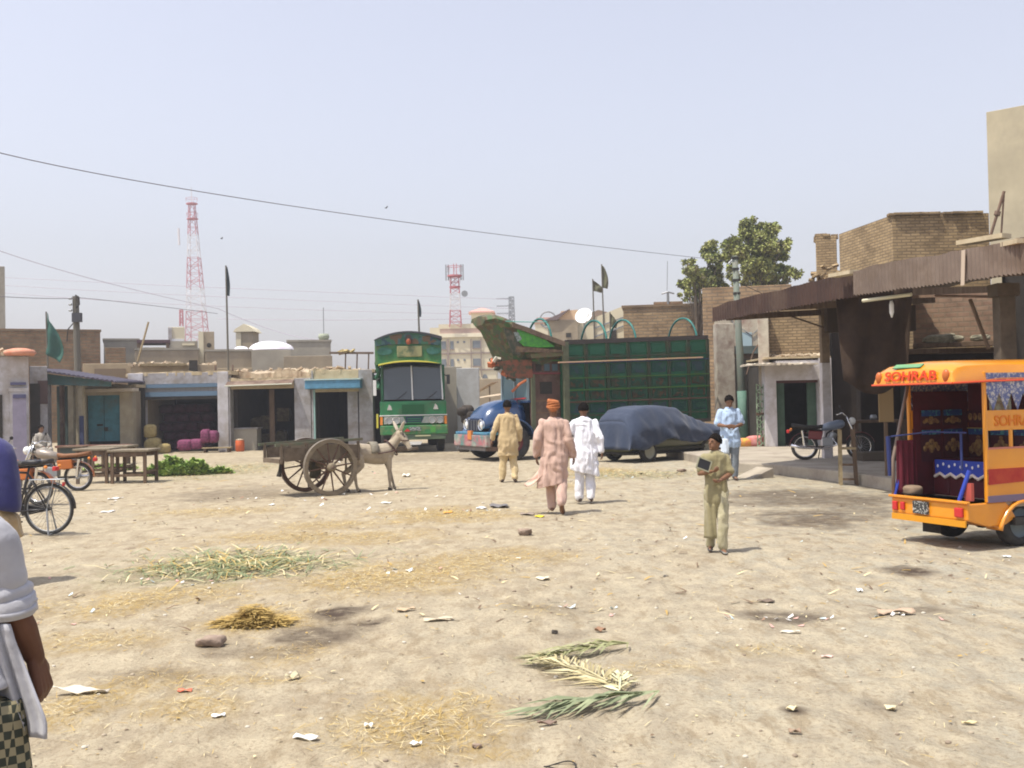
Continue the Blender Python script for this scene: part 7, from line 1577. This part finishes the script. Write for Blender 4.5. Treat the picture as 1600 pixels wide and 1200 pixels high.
# 8 seated man in shade, far left
base=Vector((sx(64,680,33.2),33.2,0)); L8=legset(((-.10,.42,.50),(-.10,.45,.085),(0,1,0)),((.10,.42,.52),(.12,.40,.085),(0,1,0)))
A8=[((-.25,.05,1.14),(-.12,.30,1.02)),((.25,.05,1.14),(.12,.30,1.02))]
t,s,tlv,hc,T=person('man in pale clothes sitting in the shade beside the white corner building',base-Vector((0,0,.40)),R(-130),1.68,A8,[((-.10,.42,.92),(-.10,.45,.50),(0,1,0)),((.10,.42,.92),(.12,.40,.50),(0,1,0))],voxel=.011)
kameez(t,s,tlv,cloth('cloth_dim',(.36,.33,.28),(.30,.27,.23)),.84,A8,seed=20,flare=.22,amp=.006); shalwar(t,s,cloth('cloth_dim',(.36,.33,.28),(.30,.27,.23)),[((-.10,.42,.92),(-.10,.45,.50),(0,1,0)),((.10,.42,.92),(.12,.40,.50),(0,1,0))],seed=21)
b=thing('stool','low stool under the man sitting in the shade at the left','stool',base,0); MB().bx(-.22,.22,-.22,.22,.34,.40).build('seat',wood,b)
for x in (-.18,.18):
    for y in (-.18,.18): MB().bx(x-.025,x+.025,y-.025,y+.025,0,.338).build('leg',wood,b)
# ================================================================ TABLES, HEAPS, LITTER
def table(label,px0,px1,pyt,pyb,Y_,dep,rz=0,topm=None):
    x0=sx(px0,pyt,Y_);x1=sx(px1,pyt,Y_); h=(x1-x0)/2; cx=(x0+x1)/2; z=sz((px0+px1)/2,pyt,Y_); t=thing('wooden_table',label,'table',(cx,Y_,0),rz,'wooden market tables at the left')
    MB().bx(-h-.05,h+.05,0,dep,z-.05,z).build('tabletop',topm or mat('table_top',(.24,.20,.14),.8,(.16,.13,.09),6),t,bevel=.008)
    for x in (-h+.05,h-.05):
        for y in (.06,dep-.06): MB().bx(x-.035,x+.035,y-.03,y+.03,-.02,z-.053).build('leg',wood,t)
    for y in (.06,dep-.06): MB().bx(-h+.1,h-.1,y-.02,y+.02,.16,.22).build('stretcher',wood,t); MB().bx(-h+.1,h-.1,y-.02,y+.02,z-.16,z-.055).build('apron',wood,t)
    for x in (-h+.05,h-.05): MB().bx(x-.02,x+.02,.1,dep-.1,.24,.29).build('side_stretcher',wood,t)
    return t
table('pale-topped wooden table, right one of the three by the green fodder',170,228,703,757,24.2,.9)
table('wooden table in the middle of the three by the green fodder',116,168,701,757,24.4,.8)
table('further wooden table behind the other two by the green fodder',140,196,697,742,26.8,.8)
t=thing('bench','long low reddish bench before the blue door','bench',(sx(150,690,33),33,0)); MB().bx(-1.3,1.0,0,.4,.55,.62).build('seat',mat('red_brown_wood',(.20,.09,.06),.8,(.13,.06,.04),6),t)
for x in (-1.2,.9): MB().bx(x-.05,x+.05,.05,.35,0,.548).build('leg',wood,t)
t=thing('crate','dark low box standing in front of the yellow stall wall','crate',(sx(112,690,31),31,0)); MB().bx(-.35,.3,0,.5,0,.62).build('box',mat('dark_green_box',(.05,.06,.05),.8),t); MB().bx(-.38,.33,-.03,.53,.623,.66).build('lid',wood,t)
# green fodder heaps (leaf mounds)
gl1=mat('fodder_green',(.27,.37,.09),.8,(.36,.44,.15),.9); gl2=mat('fodder_dark',(.18,.28,.07),.8)
def mound(label,px,py,wpx,hpx,n,seed,cat='fodder heap',name='green_fodder',group='heaps of green fodder',mats=None,L=.13,wd=.035):
    g0=G(px,py); s=FOC/g0.y; rx=wpx/s; h=hpx/s; r=random.Random(seed); q=MB()
    for i in range(n):
        a=r.uniform(0,2*pi); u=r.random()**.5; x=rx*u*cos(a); y=rx*.6*u*sin(a); hh=h*(1-u**1.5)*max(.1,(.55+1.6*float(fbm([x*(2.2 if name=='green_fodder' else 6)+seed],[y*4],3)[0])))*1.25; z=hh*r.random()**.35
        an=r.uniform(0,2*pi); d=Vector((cos(an),sin(an),r.uniform(-.3,.8) if name=='green_fodder' else r.uniform(-.15,.15)))*L*r.uniform(.5,1.2); sd_=Vector((-sin(an),cos(an),r.uniform(-.6,.6)))*wd*r.uniform(.5,1.5); p=Vector((x,y,z+.01))
        q.add([p-sd_*.4,p+sd_*.4,p+d*.5+sd_,p+d*.5-sd_,p+d+sd_*.2,p+d-sd_*.2],[(0,1,2,3),(3,2,4,5)],0 if r.random()<.7 else 1)
    o=q.build(name,mats or [gl1,gl2],loc=(g0.x,g0.y,gz(g0.x,g0.y)),fixn=False); tag(o,label,cat,group); return o
mound('largest bright green fodder heap, left, right beside the pale-topped table',262,743,36,36,5200,1)
mound('second green fodder heap touching the right side of the largest one',300,742,28,24,3400,2)
mound('small flat green fodder heap furthest right',345,740,16,5,700,3)
mound('low scattered green fodder under the wooden tables',170,735,42,9,900,4)
mound('tawny straw pile catching the sun, left of the two damp hollows',394,975,56,20,3000,5,'straw pile','straw_pile',None,[mat('straw_gold',(.44,.31,.10),.8),mat('straw_brown',(.40,.27,.09),.8)],.12,.0038)
# straw, leaves, litter that nobody could count
q=MB(); rg=random.Random(3)
SM=[mat('straw_gold'),mat('straw_pale',(.62,.52,.30),.8),mat('straw_brown'),mat('leaf_drygreen',(.20,.24,.12),.8),mat('bark_bits',(.16,.11,.07),.9)]
def patch(L,ms,dens,Lb,wb):
    for px,py,w_,h_,s_ in L:
        c=G(px,py); a=G(px+w_,py); b=G(px,py-h_); b2=G(px,py+h_); A_=abs(a.x-c.x); B_=max(.08,(b.y-b2.y)/2)
        n=int(min(1500,dens*A_*B_*s_*150)); sc_=.75+.25*min(2,c.y/8)
        for i in range(n):
            blades(q,(c.x+rg.gauss(0,.42)*A_,c.y+rg.gauss(0,.42)*B_,0),1,(.02,.02),Lb*sc_,wb*sc_,ms[rg.randrange(len(ms))],.015,rg,gz=gz)
patch(STR,(0,0,1,2,1,0),8,.085,.0036)
patch(GRN[:1],(3,3,1,3,0),9,.26,.011)
patch(GRN[1:],(3,1,2),4,.14,.008)
def scat(n,x0,x1,y0,y1,L_,w_,ms,flat=.01):
    for i in range(n):
        yy=y0*(y1/y0)**rg.random(); xx=rg.uniform(-.56,.52)*yy
        blades(q,(xx,yy,0),1,(.0,.0),L_*(.6+.05*yy),w_*(.7+.06*yy),ms[rg.randrange(len(ms))],flat,rg,gz=gz)
scat(2300,0,0,2.4,16,.07,.0034,(0,1,1,2,4,4))
scat(800,0,0,8,26,.11,.012,(1,2,4,4))
scat(420,0,0,2.4,18,.03,.014,(4,2,4,1))
q.build('straw_and_leaf_litter',SM,fixn=False).update_tag() if False else None
o=q.build('straw_litter',SM,fixn=False); tag(o,'loose straw, dry leaf blades and chaff strewn over the dirt','straw litter'); stuff(o)
q=MB(); r_=np.random.RandomState(8)
for i in range(520):
    yy=2.4*(24/2.4)**r_.rand(); xx=r_.uniform(-.56,.54)*yy; z=gz(xx,yy); s_=r_.uniform(.006,.016)*(.8+.06*yy)
    q.ell((xx,yy,z+s_*.2),(s_,s_*r_.uniform(.6,1),s_*.6),6,int(r_.randint(0,3)))
o=q.build('pebbles',[mat('pebble_a',(.36,.30,.22),.9),mat('pebble_b',(.24,.19,.14),.9),mat('pebble_c',(.5,.46,.38),.9)],smooth=True,fixn=False); tag(o,'small pebbles and dirt crumbs scattered over the open ground','pebbles'); stuff(o)
q=MB()
for i in range(150):
    yy=7*(34/7)**r_.rand(); xx=r_.uniform(-.56,.45)*yy; 
    if r_.rand()<.75:
        cxp,cyp,sp=((150,782,50),(600,770,60),(560,728,60),(700,795,60),(900,945,40),(640,885,70),(1230,960,70),(420,778,60),(280,905,50),(1440,955,60),(960,742,60))[r_.randint(11)]; gp=G(cxp+r_.randn()*sp,cyp+abs(r_.randn())*6); xx,yy=gp.x,gp.y 
    z=gz(xx,yy)+.006; s_=r_.uniform(.010,.022)*(.7+.05*yy); a=r_.uniform(0,6.3); u=Vector((cos(a),sin(a),r_.uniform(-.1,.5)))*s_; v=Vector((-sin(a),cos(a),r_.uniform(-.1,.3)))*s_*.6; p=Vector((xx,yy,z+abs(u.z)))
    q.add([p-u-v,p+u-v,p+u+v+Vector((0,0,.01)),p-u+v],[(0,1,2,3)],int(r_.choice([0,0,0,1,2,3])))
o=q.build('paper_scraps',[mat('scrap_white',(.75,.73,.70),.8),mat('scrap_pink',(.6,.35,.3),.8),mat('scrap_brown',(.28,.18,.12),.9),mat('scrap_blue',(.5,.6,.62),.8)],fixn=False,solid=.002); tag(o,'tiny torn scraps of paper and wrappers lying all over the square','scraps'); stuff(o)
# named pieces of litter
def scrap(name,label,cat,px,py,w_,d_,col,rz=0,h=.02,seed=0,curl=.3):
    h*=.55; w_*=.85; g0=G(px,py); s=FOC/g0.y; W_=w_/s; D=d_/s*(g0.y/CH)*.45; r=random.Random(seed); n=9; rows=[]
    for j in range(5):
        v=j/4-.5; rows.append([(W_*(u-.5),D*v*(1-.3*abs(2*u-1))+.1*D*sin(u*5+seed),h*(.15+abs(sin(u*4+seed+v*2)))*(1+curl*r.random())) for u in [k/n for k in range(n+1)]])
    o=MB().grid(rows).build(name,mat('lit_%d_%d_%d'%tuple(int(c*99) for c in col),col,.75),smooth=True,loc=(g0.x,g0.y,gz(g0.x,g0.y)+.004),solid=.004); o.rotation_euler=(0,0,R(rz)); return tag(o,label,cat)
for a in (('paper_scrap','crumpled white paper with bluish end in the lower left straw','paper',478,1152,48,13,(.8,.78,.74),-14,.02,1),
    ('rag','long dirty white rag lying beside the hand of the near man','rag',125,1080,110,13,(.62,.56,.46),-14,.045,2),
    ('paper_scrap','white plastic scrap with a glint, on straw left of the bottom centre','paper',341,1113,24,8,(.85,.84,.82),8,.015,3),
    ('plastic_scrap','orange scrap on the straw line left of the walking men','scrap',700,799,16,7,(.7,.33,.06),0,.02,4),
    ('paper_scrap','white paper by the dark rag pile left of the walking men','paper',752,793,18,6,(.8,.8,.78),0,.02,5),
    ('rag','dark grey rag in the litter line left of the walking men','rag',780,790,32,9,(.16,.15,.15),10,.05,6),
    ('rag','grey brown rag beside the bright yellow packet','rag',824,803,26,6,(.25,.20,.16),0,.03,7),
    ('packet','bright yellow packet lying before the pink man\'s feet','packet',843,806,17,6,(.75,.60,.04),0,.02,8),
    ('paper_scrap','folded cream paper on bare dirt in the middle of the square','paper',848,902,24,8,(.66,.58,.42),5,.025,9),
    ('bark_strip','long curved strip of bark on the right side of the square','bark',1400,958,68,9,(.42,.31,.22),0,.05,10),
    ('bark_strip','thin dark curved strip left of the long bark strip','bark',1197,938,28,9,(.16,.12,.09),-32,.02,11),
    ('paper_scrap','flat pale scrap before the dark patch on the right','paper',1235,986,36,6,(.6,.55,.45),0,.02,12),
    ('plastic_scrap','small bright white plastic blob on the right side of the square','scrap',1343,922,8,6,(.9,.9,.9),0,.03,13),
    ('paper_scrap','small white scrap near the rickshaw wheel','paper',1573,871,14,4,(.8,.8,.78),0,.015,14),
    ('peel','pale curved peel in the dark spot low on the right','peel',1238,1114,20,7,(.62,.54,.34),10,.03,15),
    ('leaf','dry brown leaf low on the right, in front of the pale peel','leaf',1242,1146,22,6,(.28,.20,.14),-12,.03,16),
    ('leaf','thin pale dry leaf at lower right','leaf',1514,1121,28,5,(.55,.46,.26),-4,.02,17),
    ('wood_chip','pale wood chip with a twig at lower right','wood chip',1392,1105,16,12,(.60,.52,.34),55,.03,18),
    ('plastic_scrap','red scrap on the straw right of the near man','scrap',289,1079,26,7,(.55,.14,.08),5,.02,19),
    ('paper_scrap','pinkish scrap on the pale ground at right','paper',1292,1023,22,5,(.6,.42,.36),4,.02,20),
    ('leaf','brown leaf scrap on bare dirt above the palm fronds','leaf',938,985,20,7,(.26,.15,.09),0,.04,21),
    ('paper_scrap','small white paper on the dirt in front of the wooden tables','paper',180,779,14,5,(.85,.83,.8),-20,.03,22),
    ('paper_scrap','torn white scrap just right of the bicycle wheel','paper',168,800,20,6,(.75,.72,.68),0,.02,23),
    ('paper_scrap','small white scrap on the dirt left of the donkey cart shadow','paper',425,790,9,4,(.8,.78,.72),0,.02,24),
    ('paper_scrap','pale scrap on the dirt right of the donkey\'s feet','paper',603,786,20,5,(.7,.66,.56),-8,.02,25),
    ('rag','pale crumpled rag at the foot of the wall beyond the donkey','rag',635,744,14,6,(.7,.66,.56),0,.07,26),
    ('plastic_scrap','white wisp of plastic in the middle of the green palm litter','scrap',640,888,14,4,(.8,.8,.8),0,.02,27),
    ('bark_strip','brown bent bark strip beside the lower damp hollow','bark',635,960,34,7,(.45,.34,.22),20,.03,28),
    ('bark_strip','pale wavy strip on the dirt right of the damp hollows','bark',685,972,54,7,(.55,.47,.34),10,.03,29),
    ('dry_leaf','pale star of dry leaves below the damp hollows','leaf',458,1055,24,16,(.45,.40,.26),0,.05,30),
    ('paper_scrap','small white crumple at the lower centre straw patch','paper',650,1166,22,7,(.8,.78,.72),0,.025,31),
    ('paper_scrap','pale scrap left of the lower-centre straw, by the white crumple','paper',576,1134,16,8,(.72,.68,.58),0,.03,32),
    ('bark_strip','dark curved strip beneath the lowest palm frond','bark',855,1133,36,6,(.20,.14,.11),0,.03,33),
    ('wire_loop','thin dark loop of wire at the bottom edge','wire',875,1190,44,6,(.14,.13,.12),0,.02,34)):
    if a[0]=='wire_loop':
        g0=G(a[3],a[4]); q=MB().tube([(.075*cos(u),.05*sin(u),.012+.01*sin(u*2)) for u in [2*pi*k/24 for k in range(24)]],.0035,5,closed=True); tag(q.build('wire_loop',blk,smooth=True,loc=(g0.x,g0.y,gz(g0.x,g0.y))),a[1],'wire'); continue
    scrap(*a[:3],*a[3:7],a[7],a[8],a[9],a[10])
# stones
def stone(label,px,py,w_,h_,m_,seed):
    g0=G(px,py+h_*.4); s=FOC/g0.y; r=np.random.RandomState(seed); q=MB(); q.ell((0,0,0),(1,1,1),16)
    vs=[]
    for v in q.v:
        v=Vector(v); k=.85+.3*float(fbm([v.x*1.5+seed],[v.y*1.5+v.z],3)[0])*2; c=lambda a:math.copysign(abs(a)**.6,a); vs.append((c(v.x)*k*w_/s/2,c(v.y)*k*w_/s/2*.7,c(v.z)*k*h_/s/2))
    q.v=vs; o=q.build('stone',m_,smooth=True,loc=(g0.x,g0.y,gz(g0.x,g0.y)+h_/s*.38)); tag(o,label,'stone')
sm=mat('stone_brown',(.33,.25,.19),.9,(.22,.165,.13),9,.5)
stone('brown brick-like stone near the tawny straw pile',328,998,48,20,sm,1); stone('small brown stone on the dirt in front of the pink walker',820,831,24,12,sm,2); stone('small dark round stone on bare dirt above the palm fronds',867,986,11,7,mat('stone_dark',(.08,.07,.06),.9),3); stone('small dark stone at the lower centre straw edge',745,1160,15,8,sm,4); stone('little stone below the car front beside the boy',1065,735,16,6,sm,5)
# palm fronds
def frond(label,pa,pb,leafL,n,col,col2,wid=.012,seed=0,up=.03,side=(1,-1),spread=45):
    a=G(*pa);b=G(*pb); a.z=gz(a.x,a.y)+.03; b.z=gz(b.x,b.y)+.03; r=random.Random(seed); q=MB(); d=(b-a); L_=d.length; dn=d.normalized(); sd_=Vector((-dn.y,dn.x,0))
    q.tube([Vector((0,0,0)),d*.5+Vector((0,0,up)),d],[.006,.005,.002],5)
    for i in range(n):
        u=i/n; p=d*u+Vector((0,0,up*4*u*(1-u)*.5))
        for sg in side:
            an=R(spread*(1-.5*u)+r.gauss(0,13)); dv=(dn*cos(an)+sd_*sg*sin(an))*leafL*(1-.45*abs(u-.35))*r.uniform(.8,1.15); dv.z=r.uniform(-.02,.02); w_=Vector((0,0,1)).cross(dv).normalized()*wid*.6+Vector((0,0,r.uniform(-.5,.5)*wid))
            m_=p+dv*.5+Vector((0,0,r.uniform(.005,.035))); e=p+dv; e.z=-.01+r.uniform(0,.02)
            q.add([p-w_*.4,p+w_*.4,m_+w_,m_-w_,e],[(0,1,2,3),(3,2,4)],r.randint(0,1))
    o=q.build('palm_frond',[mat('fr%d'%seed,col,.7),mat('fs%d'%seed,col2,.7)],loc=a,fixn=False); tag(o,label,'palm frond','fallen palm fronds')
frond('lowest grey-green palm frond with long leaflets pointing left',(1030,1087),(850,1108),.46,46,(.30,.33,.19),(.20,.23,.13),.015,1,side=(1,),spread=34); 
frond('upper slim olive palm frond of the three in the lower centre',(982,1008),(840,1030),.30,40,(.34,.35,.18),(.24,.24,.11),.011,2,spread=22)
frond('middle bleached yellow palm frond, tangled, between the green ones',(975,1080),(850,1032),.36,52,(.50,.45,.27),(.40,.34,.18),.011,3,up=.05,spread=40)
frond('curling pale tip of leaflets right of the bleached palm frond',(968,1083),(972,1058),.15,9,(.60,.60,.38),(.45,.42,.25),.014,4,spread=60)
# birds
for k,(px,py,Y_) in enumerate(((603,325,60),(346,373,70))):
    q=MB(); q.ell((0,0,0),(.08,.03,.03),8); q.add([(-.02,0,.02),(.08,0,.02),(.02,.2,.08),(-.04,.19,.08)],[(0,1,2,3)]); q.add([(-.02,0,.02),(.08,0,.02),(.02,-.2,.08),(-.04,-.19,.08)],[(0,1,2,3)])
    o=q.build('bird',mat('bird_dark',(.08,.08,.08),.8),loc=P(px,py,Y_)); o.rotation_euler=(0,0,.7); tag(o,['tiny dark bird in the open sky under the long sagging cable','tiny bird in the sky just right of the tall left mast'][k],'bird')
# haze
q=MB().bx(-420,420,-20,420,-2,60); o=q.build('haze',None if False else mat('haze_tmp',(1,1,1))); o.data.materials.clear()
hm=bpy.data.materials.new('haze_air'); hm.use_nodes=True; n=hm.node_tree.nodes; l=hm.node_tree.links; n.remove(n['Principled BSDF']); pv=n.new('ShaderNodeVolumePrincipled'); pv.inputs['Color'].default_value=(.86,.88,.93,1); pv.inputs['Density'].default_value=.0014; pv.inputs['Anisotropy'].default_value=.3
l.new(pv.outputs[0],n['Material Output'].inputs['Volume']); o.data.materials.append(hm); stuff(o)
